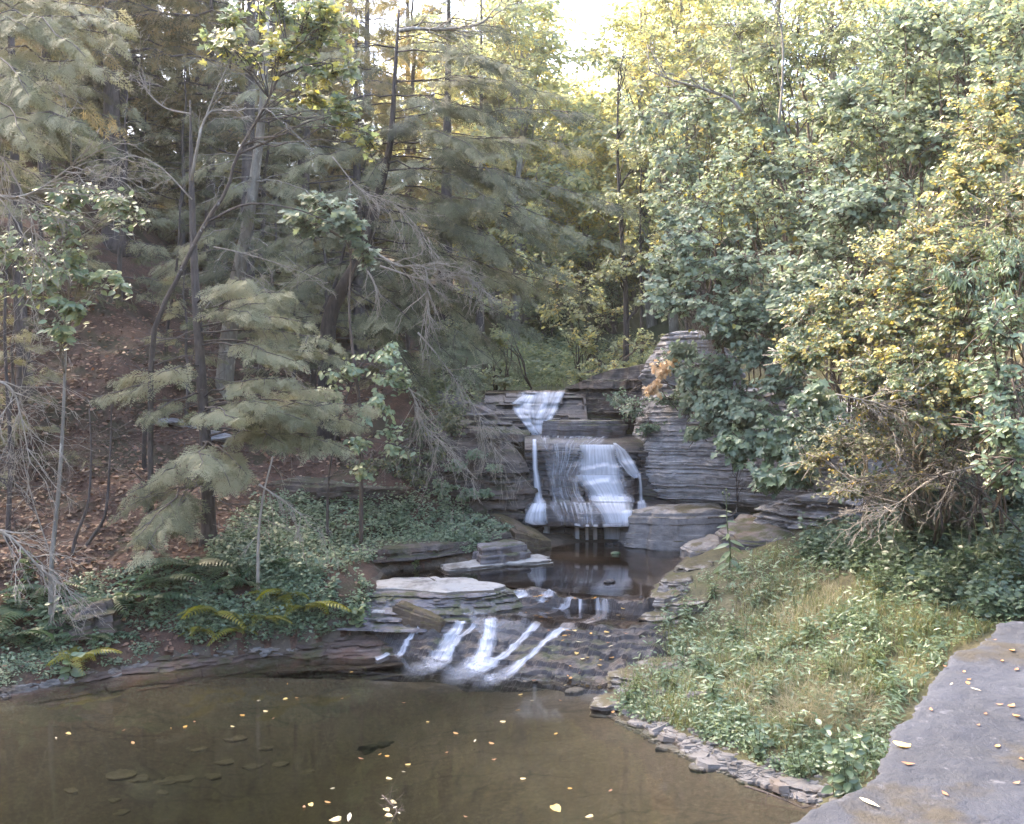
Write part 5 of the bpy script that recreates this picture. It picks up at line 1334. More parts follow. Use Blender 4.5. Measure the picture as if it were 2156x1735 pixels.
shrub('witch_hazel', 513, 1650, 23.5, [(1640, 660, 18.8, .6, .4), (1560, 680, 19.2, .6, .35), (1700, 720, 18, .5, .4)], T_HEART, .105, 'pale leaved shrub between the outcrop and the yellow bush', M_BASS, n=81, tint=(.2, .7))
shrub('yellow_shrub', 521, 2020, 16.0, [(1720, 660, 14.2, .5, .4), (1800, 610, 14, .6, .45), (1780, 710, 13.8, .5, .35), (1880, 560, 13.6, .6, .5), (1870, 680, 13.4, .6, .4), (1960, 480, 13.6, .6, .5), (1960, 620, 13, .6, .5), (2040, 400, 13.6, .6, .5), (2050, 540, 13, .6, .5), (1940, 760, 12.8, .5, .35), (2040, 680, 12.6, .5, .4), (1840, 780, 13.2, .45, .3), (2040, 800, 12.4, .5, .35), (1900, 800, 12.8, .5, .35), (1700, 740, 14, .4, .3), (1990, 880, 12.4, .5, .3, .6), (2080, 900, 12.2, .45, .3, .6)], T_OVAL, .066, 'big bush of small yellow and green oval leaves at right', M_YELL, bark=B_TWIG, n=170, nl=13, tint=(.0, .80), hang=.5, twig=.45, inner=.3)
shrub('yellow_shrub', 522, 2150, 14.4, [(2110, 300, 13.4, .6, .5), (2150, 420, 12.8, .6, .5), (2080, 250, 14, .6, .5), (2140, 560, 12.4, .5, .5), (2120, 200, 13.8, .6, .5)], T_OVAL, .066, 'yellow leaved bush rising at the right edge', M_YELL, bark=B_TWIG, n=150, nl=13, tint=(.0, .78), hang=.5, twig=.4, inner=.3)
shrub('locust_shrub', 523, 2120, 13.5, [(2030, 580, 12.2, .4, .25), (2100, 640, 12, .45, .3), (2130, 540, 12, .4, .3)], T_LANCE, .09, 'shrub with rows of narrow drooping leaflets at right', M_GREEN, n=50, nl=14, tint=(.5, 1), hang=1.4, twig=.5)
shrub('olive_shrub', 524, 1960, 15.4, [(1840, 860, 13.4, .5, .4), (1900, 840, 13, .55, .4), (1800, 930, 13.4, .5, .3), (1880, 940, 13, .5, .3), (1960, 850, 12.6, .5, .4), (1780, 1030, 13.2, .45, .2, .6), (1840, 1010, 13, .4, .2, .7), (1920, 1010, 12.8, .5, .22, .7), (2000, 960, 12.6, .5, .25, .7), (1740, 960, 13.6, .45, .3, .8)], T_OVAL, .05, 'thin twiggy shrub with tiny olive leaves under the yellow bush', M_OLIVE, bark=B_TWIG, n=70, nl=10, tint=(.1, .9), hang=.4, twig=.4, inner=.5)
shrub('hollow_shade_shrub', 528, 1980, 18, [(1760, 900, 15.4, .7, .5), (1880, 900, 15.2, .8, .6), (2000, 920, 15, .8, .6), (2110, 900, 14.8, .8, .6), (1820, 1020, 15.2, .6, .35), (1940, 1030, 15, .6, .35), (2060, 1030, 14.8, .7, .35), (2150, 1030, 14.6, .6, .4)], T_OVAL, .09, 'dark leaved shrub added to darken the back of the hollow', M_GREEN, bark=B_DARK, n=80, nl=10, tint=(0, .35), hang=.5, twig=.4, inner=.5)  # leaf mass added behind the twigs to darken the hollow, in dark tints
shrub('green_shrub', 525, 2420, 12.6, [(2120, 800, 10.6, .4, .35), (2150, 900, 10.3, .35, .35), (2100, 760, 10.8, .35, .25, .6), (2140, 980, 10.2, .3, .25), (2130, 680, 10.6, .35, .3)], T_OVAL, .085, 'fresh green leafy shrub leaning in at the right edge', M_GREEN, bark=B_BROWN, n=44, nl=9, tint=(.4, 1), hang=.5)
shrub('cliff_shrub', 526, 1400, 25.5, [(1430, 760, 22.3, .4, .3), (1400, 840, 22.4, .4, .3), (1450, 820, 22, .35, .3), (1340, 860, 23, .5, .3), (1370, 900, 22.8, .35, .25), (1300, 840, 23.6, .4, .25)], T_OVAL, .075, 'small leaved shrubs clinging to the mossy wall right of the falls', M_GREEN, n=56, nl=9, tint=(.2, .8), hang=.5, twig=.3, inner=.4)
shrub('orange_maple', 527, 1430, 24.5, [(1390, 765, 21.4, .32, .28, 1.5), (1380, 815, 21.3, .2, .2), (1415, 745, 21.5, .28, .18)], T_MAPLE, .10, 'small maple bough with pale orange leaves beside the cliff', M_ORANGE, n=22, nl=5, hang=.9, twig=.25)
dead_branch(431, [(2110, 960), (2040, 985), (1960, 1010), (1890, 1060), (1830, 1070)], 12.2, .016, 'bare grey branch arching out over the dark hollow', twigs=22, L=.45, droop=.1)
dead_branch(432, [(2150, 1120), (2060, 1030), (1960, 1000), (1860, 1010)], 12.0, .014, 'tangle of bare arching stems in the hollow, lower', twigs=22, L=.5, bark=B_DARK)
dead_branch(433, [(1985, 1120), (1980, 1060), (1990, 1000), (1960, 900), (1900, 820)], 12.8, .018, 'bare stems rising out of the dark hollow', twigs=24, L=.6, bark=B_DARK, droop=-.05)
dead_branch(434, [(2080, 1110), (2060, 1050), (2080, 980), (2090, 900)], 12.2, .016, 'bare twigs crossing under the yellow bush', twigs=24, L=.55, bark=B_DARK, droop=0)
dead_branch(435, [(1760, 830), (1850, 850), (1960, 880), (2040, 860)], 12.6, .012, 'long thin twigs crossing in front of the olive shrub', twigs=36, L=.5, bark=B_TWIG)
dead_branch(436, [(1560, 235), (1540, 210), (1490, 190), (1420, 170), (1370, 150)], 22, .05, 'curving white limb sticking out toward the sky gap', bark=B_GREY, twigs=10, L=.8, droop=-.1)
dead_branch(437, [(1640, 260), (1648, 160), (1645, 60), (1620, -10)], 22.5, .035, 'pale forked stem standing above the basswoods', bark=B_GREY, twigs=8, L=.7, droop=-.3)
dead_branch(438, [(1400, 640), (1440, 650), (1480, 680), (1500, 740)], 21, .015, 'grey roots and twigs hanging over the pale outcrop', twigs=40, L=.45)
dead_branch(439, [(1490, 1090), (1548, 1080), (1552, 1000), (1575, 940)], 18.8, .022, 'dark upright vine stem in front of the cliff', bark=B_DARK, twigs=6, L=.5)

# young basswoods filling the slope
def young_bass(seed, label, leafm, tpl=T_HEART, size=.105, tint=(.1, .85)):
    pl = Plant(seed); rng = pl.rng
    for k in range(7):
        c = A([rng.normal(0, .9), rng.normal(0, .6), rng.uniform(.6, 2.8)])
        pl.leafy_blob(c, (.75, .65, .5), 76, tpl, size, 9, tint, root=A([rng.normal(0, .15), rng.normal(0, .15), -.1]), stem_r=.025, hang=.35, twig=.5, flat=.38, inner=.2)
    return pl.build('young_basswood', A([0, 0, 0.]), label, 'shrub', B_BROWN, leafm, 'young basswoods on the right slope')
yb_a = young_bass(541, 'young basswood above the pale outcrop, right of the dark stemmed trees', M_BASS)
yb_b = young_bass(542, 'young leafy basswood under the curving white limb', M_BASS, tint=(.15, .82))
yb_c = young_bass(543, 'young yellowish tree high on the right slope below the skyline', M_FAR, T_OVAL, .12, (.0, .7))
def place_px(o, px, py, y0=14.0):
    h = ghit([px], [py], y0, 75)[0]
    o.location = h - A([0, 0, .1])
for o, px, py in ((yb_a, 1440, 640), (yb_b, 1480, 420), (yb_c, 1700, 260)): place_px(o, px, py)
for src, px, py, rz, sc, lab in [
    (yb_a, 1560, 600, .3, 1.0, 'young basswood left of the blue grey basswood'), (yb_b, 1620, 520, 6.0, 1.1, 'young basswood halfway up the right slope, left of the yellow bush'), (yb_a, 1700, 560, .6, 1.0, 'young basswood tucked behind the upper yellow bush'),
    (yb_b, 1380, 540, 5.9, 1.2, 'young basswood by the dark stemmed trees'), (yb_a, 1560, 400, .2, 1.3, 'young basswood in the centre of the right slope'), (yb_c, 1420, 470, .4, 1.3, 'young yellowish tree below the pale back basswood'),
    (yb_b, 1780, 430, .1, 1.2, 'young basswood right of centre on the slope'), (yb_a, 1900, 400, 6.1, 1.2, 'young basswood above the yellow bush'), (yb_c, 1600, 280, .2, 1.5, 'young yellowish tree left of the pale forked stem'),
    (yb_c, 1820, 220, 5.9, 1.5, 'young yellowish tree below the right skyline'), (yb_b, 1960, 260, .5, 1.4, 'young basswood below the top right corner'), (yb_a, 2060, 200, .2, 1.4, 'young basswood near the top right corner'),
    (yb_c, 1520, 160, .6, 1.7, 'young yellowish tree right of the sky gap, upper'), (yb_c, 1380, 330, 6.0, 1.6, 'young yellowish tree right of the sky gap, lower'), (yb_b, 2120, 340, 6.1, 1.2, 'young basswood behind the yellow bush at the right edge'),
    (yb_a, 1840, 620, .4, .9, 'young basswood showing through the yellow bush'), (yb_b, 2000, 560, .8, .9, 'young basswood behind the shrub of drooping leaflets'), (yb_a, 2100, 700, 5.7, .8, 'young basswood in shade behind the fresh green shrub'),
    (yb_c, 1290, 700, .2, 1.0, 'young yellowish tree behind the lip of the falls'), (yb_c, 1150, 720, 1.2, .8, 'young yellowish tree just behind the lip of the falls, left of centre'), (yb_c, 1020, 660, 2.2, 1.1, 'young yellowish tree left of the lip of the falls'), (yb_c, 1230, 600, .9, 1.4, 'young yellowish tree up the gorge in the centre')]:
    c = copy_thing(src, (0, 0, 0), rz, sc, lab, 'young basswoods on the right slope')
    place_px(c, px, py)

shrub('ledge_plant', 551, 985, 23.4, [(1000, 955, 22.3, .3, .14), (960, 985, 22.1, .35, .2), (1040, 985, 22.4, .2, .1, .5), (985, 1040, 22.0, .3, .14), (1020, 1035, 22.2, .2, .1, .6), (930, 1030, 21.9, .35, .2)], T_OVAL, .085, 'small green plants rooted in the ledges left of the main fall', M_GREEN, n=46, nl=7, tint=(.4, 1), hang=.5, twig=.2, stem_r=.008, cat='plant')
shrub('hanging_shrub', 552, 820, 23.2, [(880, 900, 21.4, .5, .35), (840, 960, 21, .55, .3), (920, 950, 21.6, .4, .3), (880, 1000, 21, .5, .25), (780, 980, 20.6, .5, .2), (950, 890, 22, .35, .3)], T_OVAL, .085, 'mossy green shrub hanging over the dark left ledge', M_OLIVE, n=60, nl=9, tint=(.0, .6), hang=.6, twig=.35, inner=.4)
shrub('boulder_plant', 553, 1040, 22.6, [(1000, 1090, 21.4, .35, .12), (1050, 1105, 21.3, .3, .1), (960, 1110, 20.9, .35, .12), (1000, 1130, 20.6, .3, .1)], T_OVAL, .07, 'low green plants on the bank beside the brown wedge rock', M_GREEN, n=44, nl=7, tint=(.4, 1), hang=.3, twig=.2, stem_r=.008, cat='plant')

# ------------------------------------------------------------------ centre and background
leaf_tree('sapling_tree', 601, [(1318, 800), (1318, 640), (1312, 540), (1305, 440), (1300, 300), (1302, 150)], 29, .10,
    [(1300, 440, -.5, .9, .6), (1330, 330, 0, 1.0, .7), (1290, 560, -.6, .8, .5), (1370, 520, -.4, .9, .6), (1340, 230, 0, 1.0, .7), (1310, 120, 0, .9, .6), (1370, 620, -.3, .7, .4)], T_HEART, .105, 'dark stemmed young tree behind the right end of the falls', M_FAR, B_DARK, n=30, tint=(.1, .8))
leaf_tree('sapling_tree', 602, [(1352, 790), (1350, 600), (1348, 450), (1352, 300)], 31, .07,
    [(1360, 400, 0, .9, .6), (1400, 480, 0, .9, .6), (1330, 480, 0, .8, .5), (1420, 580, -.5, .8, .5)], T_HEART, .105, 'thinner dark stemmed young tree right beside the first', M_FAR, B_DARK, n=28, tint=(.2, .9))
shrub('yellow_sapling', 603, 1240, 32, [(1230, 720, 30, .9, .5), (1180, 640, 31, .9, .6), (1260, 650, 30.5, .9, .6), (1290, 730, 29.5, .7, .4), (1200, 580, 32, .9, .6)], T_OVAL, .13, 'yellow green saplings standing behind the lip of the falls', M_FAR, n=46, tint=(.35, 1))
shrub('yellow_sapling', 604, 1060, 31, [(1060, 640, 29.5, .9, .5), (1000, 600, 30, .9, .5), (1090, 570, 30, .9, .6), (960, 690, 28.5, .8, .4), (1030, 710, 28.5, .8, .35), (930, 770, 26.8, .7, .35)], T_OVAL, .13, 'yellow green saplings left above the falls', M_FAR, n=46, tint=(.2, .85))
shrub('bank_shrub', 605, 960, 27.5, [(960, 790, 26.2, .6, .3), (1010, 795, 26.4, .5, .2), (900, 760, 26, .5, .3), (1060, 800, 26.6, .35, .12), (850, 800, 25, .5, .3)], T_OVAL, .09, 'low green shrubs left of the lip of the falls', M_FAR, n=44, tint=(.1, .7), twig=.3)
shrub('bank_shrub', 606, 1290, 27.5, [(1260, 770, 27, .5, .3), (1310, 770, 26.5, .5, .3), (1220, 790, 27.2, .35, .15), (1360, 720, 26, .5, .4)], T_OVAL, .09, 'low yellow green shrubs right of the lip of the falls', M_FAR, n=44, tint=(.2, .9), twig=.3)
def far_tree(seed, label, leafm, h=13.0, n=16, tint=(.2, .9)):
    pl = Plant(seed); rng = pl.rng
    t = curve([0, 0, -.3], [rng.uniform(-.8, .8), rng.uniform(-.5, .5), h * .92], 14, 0, .008, rng)
    pl.tube(t, np.linspace(.22, .04, 14), 8)
    for k in range(n):
        f = .22 + .78 * (k + rng.random()) / n
        a = k * 2.4; R = (h * .25) * math.sin(math.pi * min(1, f * .85 + .12)) ** .7 * rng.uniform(.5, 1.1)
        c = A([math.cos(a) * R, math.sin(a) * R, h * f])
        pl.leafy_blob(c, (1.6, 1.6, 1.0), 60, T_DIAM, .24, 8, tint, root=t[max(2, int(f * 13) - 2)], stem_r=.05, hang=.4, twig=.8, flat=.5)
    e = pl.build('broadleaf_tree', A([0, 0, 0.]), label, 'tree', B_GREY, leafm, 'trees beyond the falls')
    return e
far_a = far_tree(611, 'pale tree beyond the falls just left of the sky gap', M_FAR)
far_b = far_tree(612, 'pale tree beyond the falls right of the sky gap', M_FAR, 11.5, 15, (.3, 1))
far_a.location = on_ground((1080 - CX) * 40 / FPX, 40, .1); far_b.location = on_ground((1420 - CX) * 38 / FPX, 38, .1)
for src, px, Y, rz, sc, lab in [
    (far_a, 1000, 50, 1, 1.0, 'pale tree beyond the falls behind the long hemlock limbs'), (far_b, 1330, 47, 2, .9, 'small pale tree right under the sky gap'), (far_a, 1500, 44, 3, 1.0, 'pale tree at the back behind the pale basswood'),
    (far_b, 1180, 60, 4, .72, 'low distant tree directly under the sky gap'), (far_a, 1620, 40, 5, 1.0, 'sunlit tree at the top of the right slope behind the basswoods'), (far_b, 1760, 37, .5, 1.0, 'yellow sunlit tree on the right skyline'),
    (far_a, 1900, 34, 1.5, 1.0, 'yellowish tree on the right skyline behind the pale forked stem'), (far_b, 2060, 30, 2.5, 1.0, 'tree on the skyline at top right'), (far_a, 880, 58, 3.5, 1.1, 'distant tree in the gap of the left wood'),
    (far_b, 700, 52, 4.5, 1.2, 'sunlit distant tree behind the maple leaves'), (far_a, 2260, 25, .2, 1.0, 'tree beyond the right edge shading the bushes'), (far_b, 1260, 70, 5.5, .8, 'hazy tree far up the gorge, right'),
    (far_a, 1090, 72, 2.8, .9, 'hazy tree far up the gorge, left'), (far_b, 420, 55, .9, 1.2, 'sunlit distant tree at the top of the left wood'),
    (far_a, 1375, 41, 2.4, 1.15, 'pale tree on the right side of the sky gap'), (far_b, 1450, 40, .6, 1.25, 'tall pale tree closing the sky gap on the right'), (far_b, 1110, 43, 4.4, 1.25, 'tall pale tree closing the sky gap on the left'), (far_a, 1040, 44, 5.4, 1.2, 'tall pale tree behind the top of the straight dark trunk'), (far_b, 1215, 52, 2.9, .95, 'pale tree filling the lower part of the sky gap'),
    (far_a, 1240, 44, 1.1, .62, 'small pale tree in the middle of the gorge behind the falls'), (far_b, 1130, 42, 2.1, .7, 'small pale tree behind the yellow saplings, left of centre'), (far_a, 1300, 52, .1, .75, 'pale tree in the gorge behind the dark stemmed trees'), (far_b, 1400, 55, 3.1, 1.0, 'pale distant tree right of the dark stemmed trees'),
    (far_a, 1180, 50, 4.1, .8, 'pale tree in the gorge left of centre, half hidden'), (far_b, 1040, 46, 5.1, .85, 'pale tree behind the left saplings'), (far_a, 1470, 50, 2.2, 1.1, 'pale tall tree on the right side of the gorge'), (far_b, 960, 60, 1.3, 1.2, 'pale tall tree on the left side of the gorge'),
    (far_a, 1350, 64, 4.6, 1.1, 'distant tree on the ridge right of the sky gap'), (far_b, 1120, 66, 3.9, 1.1, 'distant tree on the ridge left of the sky gap'), (far_a, 1560, 60, .7, 1.2, 'tall distant tree on the right ridge'), (far_b, 1230, 90, 2.7, 1.0, 'farthest tree at the head of the gorge'),
    (far_a, 1040, 85, .3, 1.3, 'far tree on the ridge at left of the gorge head'), (far_b, 1430, 80, 1.7, 1.3, 'far tree on the ridge at right of the gorge head')]:
    copy_thing(src, on_ground((px - CX) * Y / FPX, Y, .1), rz, sc, lab, 'trees beyond the falls')
# ------------------------------------------------------------------ undergrowth
def in_poly(px, py, poly):
    poly = A(poly, float); r = np.zeros(len(px), bool); j = len(poly) - 1
    for i in range(len(poly)):
        xi, yi = poly[i]; xj, yj = poly[j]
        c = ((yi > py) != (yj > py)) & (px < (xj - xi) * (py - yi) / (yj - yi + 1e-9) + xi)
        r ^= c; j = i
    return r
def scatter(poly, n, seed, y0=6.0, y1=40.0, clump=0.0):
    """ground points under a region of the picture"""
    r = np.random.default_rng(seed); p = A(poly, float)
    lo, hi = p.min(0), p.max(0)
    out = []
    k = 0
    while k < n:
        q = r.uniform(lo, hi, (n * 2, 2)); q = q[in_poly(q[:, 0], q[:, 1], poly)]
        if clump: q = q[r.random(len(q)) < sstep(-.25, .3, fbm(q[:, 0] / clump, q[:, 1] / clump * 1.6, seed))]
        out.append(q); k += len(q)
    q = np.concatenate(out)[:n]
    return ghit(q[:, 0], q[:, 1], y0, y1, 700)

def cover(name, poly, n, seed, tpl, size, hgt, leafm, nl=6, tint=(.1, .9), label=None, y0=6, y1=40, clump=0, stems=True):
    """low leafy cover nobody could count: many little stems of leaves"""
    r = np.random.default_rng(seed); g = scatter(poly, n, seed, y0, y1, clump)
    mb = MB()
    H = hgt * r.uniform(.3, 1.2, n)
    m = nl
    C = np.repeat(g, m, 0); Hh = np.repeat(H, m)
    t = np.tile(np.linspace(.3, 1, m), n)
    a = r.uniform(0, 6.3, n * m)
    C = C + np.stack([r.normal(0, .05, n * m), r.normal(0, .05, n * m), Hh * t], 1)
    D = np.stack([np.cos(a), np.sin(a), r.uniform(-.5, .35, n * m)], 1)
    N = A([0, -.45, .9]) + r.normal(0, .3, (n * m, 3))
    tn = np.repeat(r.uniform(*tint, n), m) + r.normal(0, .1, n * m)
    place_leaves(mb, tpl, C, D, N, size * r.uniform(.55, 1.2, n * m), np.clip(tn, 0, 1))
    if stems:
        e = g + np.stack([r.normal(0, .04, n), r.normal(0, .04, n), H], 1)
        w = A([.004, 0, 0])
        V = np.stack([g - w, g + w, e + w * .5, e - w * .5], 1)
        mb.add(V.reshape(-1, 3), [np.arange(n * 4).reshape(-1, 4)], tint=np.full(n * 4, .1))
    o = obj(name, mb.mesh(name, leafm))
    return tag(o, kind='stuff', label=label)

COV = [(430, 1180), (520, 1075), (640, 1045), (800, 1040), (930, 1060), (1060, 1105), (1085, 1120), (1050, 1145), (940, 1160), (800, 1178), (690, 1215), (560, 1260)]
cover('ground_cover', COV, 2000, 701, T_OVAL, .085, .30, M_GREEN, 6, (.45, 1), y0=14, y1=26)
cover('ground_cover', [(0, 1235), (200, 1210), (430, 1180), (600, 1210), (770, 1215), (785, 1300), (600, 1345), (380, 1345), (180, 1375), (0, 1415)], 900, 702, T_OVAL, .075, .14, M_GREEN, 6, (.4, 1), y0=12, y1=22, clump=60)
cover('ground_cover', [(560, 1210), (700, 1190), (780, 1235), (790, 1310), (700, 1345), (560, 1340), (520, 1290)], 420, 711, T_OVAL, .065, .18, M_PALE, 6, (.0, .5), y0=12, y1=22, clump=50)
cover('ground_cover', [(380, 1280), (690, 1265), (730, 1345), (380, 1365)], 520, 713, T_OVAL, .075, .22, M_GREEN, 6, (.4, 1), y0=12, y1=22)
cover('ground_cover', [(770, 1150), (1000, 1120), (1010, 1165), (900, 1175), (770, 1190)], 420, 714, T_OVAL, .07, .2, M_GREEN, 6, (.4, 1), y0=12, y1=24)
cover('ground_cover', [(0, 1380), (180, 1372), (420, 1345), (620, 1345), (700, 1350), (420, 1378), (150, 1420), (0, 1450)], 260, 703, T_OVAL, .05, .09, M_GREEN, 6, (.3, 1), y0=12, y1=20, clump=50)
cover('ground_cover', [(860, 930), (980, 930), (1010, 1000), (1000, 1080), (900, 1040), (800, 990)], 500, 704, T_OVAL, .08, .25, M_GREEN, 6, (.2, .8), y0=16, y1=26)
cover('ground_cover', [(880, 790), (1190, 790), (1195, 815), (1040, 822), (960, 900), (880, 850)], 700, 705, T_DIAM, .10, .25, M_FAR, 6, (.0, .6), y0=22, y1=40)
cover('ground_cover', [(1040, 700), (1230, 690), (1240, 800), (1030, 800)], 1400, 712, T_OVAL, .16, .35, M_FAR, 6, (.0, .7), y0=26, y1=70)
cover('ground_cover', [(1200, 760), (1330, 700), (1380, 760), (1290, 790), (1200, 815)], 500, 706, T_DIAM, .10, .3, M_FAR, 6, (.1, .8), y0=24, y1=42)
DARKR = [(1690, 1140), (1800, 1110), (2000, 1105), (2170, 1080), (2180, 1310), (2090, 1320), (1950, 1270), (1800, 1215), (1680, 1180)]
cover('ground_cover', DARKR, 1500, 707, T_OVAL, .10, .35, M_GREEN, 6, (.0, .65), y0=8, y1=22)
GRASS = [(1285, 1490), (1330, 1400), (1400, 1290), (1480, 1215), (1600, 1170), (1700, 1140), (2170, 1200), (2170, 1320), (2090, 1330), (1990, 1390), (1890, 1530), (1860, 1640), (1760, 1660), (1700, 1610), (1580, 1560), (1480, 1550), (1400, 1530), (1330, 1510)]
cover('ground_cover', GRASS, 1300, 708, T_OVAL, .05, .18, M_PALE, 6, (.0, .7), y0=7, y1=22, clump=90)
cover('ground_cover', GRASS, 900, 709, T_LANCE, .11, .28, M_PALE, 6, (.0, .7), y0=7, y1=22, clump=70)
cover('ground_cover', [(1300, 1480), (1480, 1500), (1700, 1590), (1830, 1640), (1800, 1690), (1700, 1660), (1560, 1590), (1420, 1540), (1310, 1510)], 420, 710, T_OVAL, .05, .14, M_PALE, 6, (.1, .8), y0=7, y1=16, clump=50)

M_BLADE = leaf_mat('grass_blade', [(0, (.07, .10, .035)), (.5, (.15, .17, .06)), (.75, (.24, .22, .125)), (1, (.35, .30, .20))], trans=.35, rough=.5)
def grass(poly, n, seed, h, w, tint, clump=0, droop=.5, label=None, y0=7, y1=22):
    r = np.random.default_rng(seed); g = scatter(poly, n, seed, y0, y1, clump)
    H = h * r.uniform(.4, 1.3, n); a = r.uniform(0, 6.3, n); b = droop * r.uniform(.2, 1.5, n)
    lean = np.stack([np.cos(a), np.sin(a), 0 * a], 1)
    q = np.stack([-np.sin(a), np.cos(a), 0 * a], 1)
    rows = []
    for t, ww in ((0, 1), (.4, .85), (.75, .55), (1, .08)):
        p = g + lean * (H * b * t ** 1.8)[:, None] + A([0, 0, 1.]) * (H * t * (1 - .45 * np.minimum(b, 1) * t))[:, None]
        rows += [p - q * w * ww * .5, p + q * w * ww * .5]
    V = np.stack(rows, 1)
    k = np.arange(n)[:, None] * 8
    F = np.concatenate([k + A([0, 1, 3, 2]), k + A([2, 3, 5, 4]), k + A([4, 5, 7, 6])])
    mb = MB(); mb.add(V.reshape(-1, 3), [F], tint=np.repeat(np.clip(r.uniform(*tint, n), 0, 1), 8))
    return tag(obj('grass', mb.mesh('grass', M_BLADE)), kind='stuff', label=label)
grass(GRASS, 11000, 721, .24, .008, (.15, .85), 80, .7)
grass([(1560, 1240), (1720, 1230), (1800, 1280), (1700, 1330), (1560, 1330)], 1500, 722, .30, .007, (.6, 1), 0, .8)
grass([(1540, 1420), (1800, 1400), (1880, 1520), (1800, 1580), (1640, 1560), (1540, 1490)], 2200, 723, .32, .006, (.55, 1), 60, 1.0)
grass([(1650, 1470), (1840, 1500), (1830, 1570), (1650, 1550)], 900, 724, .4, .006, (.7, 1), 0, 1.6)
grass([(980, 800), (1190, 795), (1190, 818), (1000, 818)], 900, 725, .3, .012, (.2, .8), 0, .7, y0=22, y1=40)

M_DEADLEAF = leaf_mat('dead_leaf', [(0, (.05, .026, .015)), (.5, (.13, .070, .042)), (.85, (.22, .12, .07)), (1, (.34, .24, .16))], trans=.15, rough=.6)
def litter(poly, n, seed, size, y0=12, y1=50, tint=(0, 1)):
    r = np.random.default_rng(seed); g = scatter(poly, n, seed, y0, y1)
    a = r.uniform(0, 6.3, n)
    D = np.stack([np.cos(a), np.sin(a), r.normal(0, .3, n)], 1)
    mb = MB()
    g[:, 2] += r.uniform(.01, .05, n)
    place_leaves(mb, T_OVAL, g, D, A([0, -.5, 1.]) + r.normal(0, .35, (n, 3)), size * r.uniform(.6, 1.3, n), r.uniform(*tint, n) ** 1.5)
    return tag(obj('leaf_litter', mb.mesh('leaf_litter', M_DEADLEAF)), kind='stuff')
litter([(-20, 640), (300, 600), (760, 540), (840, 720), (760, 980), (560, 1060), (430, 1180), (200, 1215), (-20, 1230)], 9000, 731, .11)
litter([(-20, 1230), (400, 1180), (780, 1220), (760, 1340), (-20, 1420)], 900, 732, .08, y1=20)

# ---- ferns: each with its fronds
M_FERN = leaf_mat('fern_frond', [(0, (.030, .055, .028)), (.5, (.058, .095, .045)), (1, (.10, .15, .06))], trans=.3, rough=.45)
M_YFERN = leaf_mat('yellow_fern_frond', [(0, (.10, .11, .02)), (.5, (.19, .18, .03)), (1, (.30, .25, .05))], trans=.35, rough=.5)
FR = frond_t()
def frond_mesh(mat, L, seed):
    r = np.random.default_rng(seed)
    V, F = FR
    V = A(V) * L
    V[:, 0] += .05 * L * np.sin(V[:, 1] / L * 3 + seed)
    k = len(V)
    rt = np.linspace(0, 1, 8); rib = np.stack([0 * rt + .05 * L * np.sin(rt * 3 + seed), rt * L, (.55 * rt - .75 * rt * rt) * L], 1)
    mb = MB(); Fa = A(F)
    tri = Fa[:, 2] == Fa[:, 3]
    tn = np.clip(r.uniform(.2, .8) + r.normal(0, .1, k), 0, 1)
    mb.add(V, [Fa[~tri], Fa[tri][:, :3]], tint=tn)
    tv, tf = tube(rib, np.linspace(.006, .002, 8), 4); mb.add(tv, tf, tint=np.full(len(tv), .1))
    return mb.mesh('frond', mat)
fronds = {m: [frond_mesh(mm, L, s) for s, L in ((1, .75), (2, .6), (3, .85))] for m, mm in (('green', M_FERN), ('yellow', M_YFERN))}
rr = np.random.default_rng(77)
def fern(px, py, kind, sc, label, group, y0=11):
    h = ghit([px], [py], y0, 26)[0]
    e = empty('fern', h - A([0, 0, .02]), label, 'fern', group)
    a0 = rr.uniform(0, 6.3)
    for k in range(8):
        f = obj('frond', fronds[kind][k % 3], e)
        s = sc * rr.uniform(.95, 1.45)
        f.scale = (s, s, s)
        f.rotation_euler = (rr.uniform(.0, .35), rr.uniform(-.2, .2), a0 + k * 6.283 / 8 + rr.uniform(-.3, .3))
    return e
GF = 'green ferns on the left bank'
for px, py, sc, lab in [(60, 1290, 1.1, 'big green fern at the left edge above the shore'), (150, 1300, 1.1, 'green fern left of the yellow fern by the shore'), (20, 1350, 1.0, 'green fern lowest at the left edge'), (230, 1265, 1.0, 'green fern below the speckled rock'),
                        (190, 1345, .9, 'green fern directly above the yellow fern by the shore'), (350, 1225, 1.0, 'green fern left of the slender hemlock foot'), (400, 1190, 1.0, 'green fern against the foot of the slender hemlock'), (470, 1195, 1.1, 'green fern right of the slender hemlock foot'),
                        (520, 1230, .9, 'green fern left of the short dead sapling'), (300, 1270, 1.0, 'green fern midway along the left bank'), (110, 1240, .9, 'green fern left of the speckled rock'), (590, 1190, .9, 'green fern between the ground cover and the dead sapling')]:
    fern(px, py, 'green', sc, lab, GF)
YF = 'yellow ferns on the left bank'
for px, py, sc, lab in [(500, 1325, .6, 'small yellow fern at the edge of the brown bank'), (165, 1385, .75, 'yellow fern hanging over the left shore'), (455, 1290, .8, 'upright yellow fern left of the short dead sapling'), (420, 1330, .6, 'small yellow fern low on the bank'), (600, 1255, .9, 'yellow fern right of the short dead sapling'),
                        (640, 1280, .8, 'yellow fern farthest right on the bank'), (560, 1300, .7, 'yellow fern at the foot of the short dead sapling'), (740, 1160, .7, 'yellowish fern among the ground cover')]:
    fern(px, py, 'yellow', sc, lab, YF)

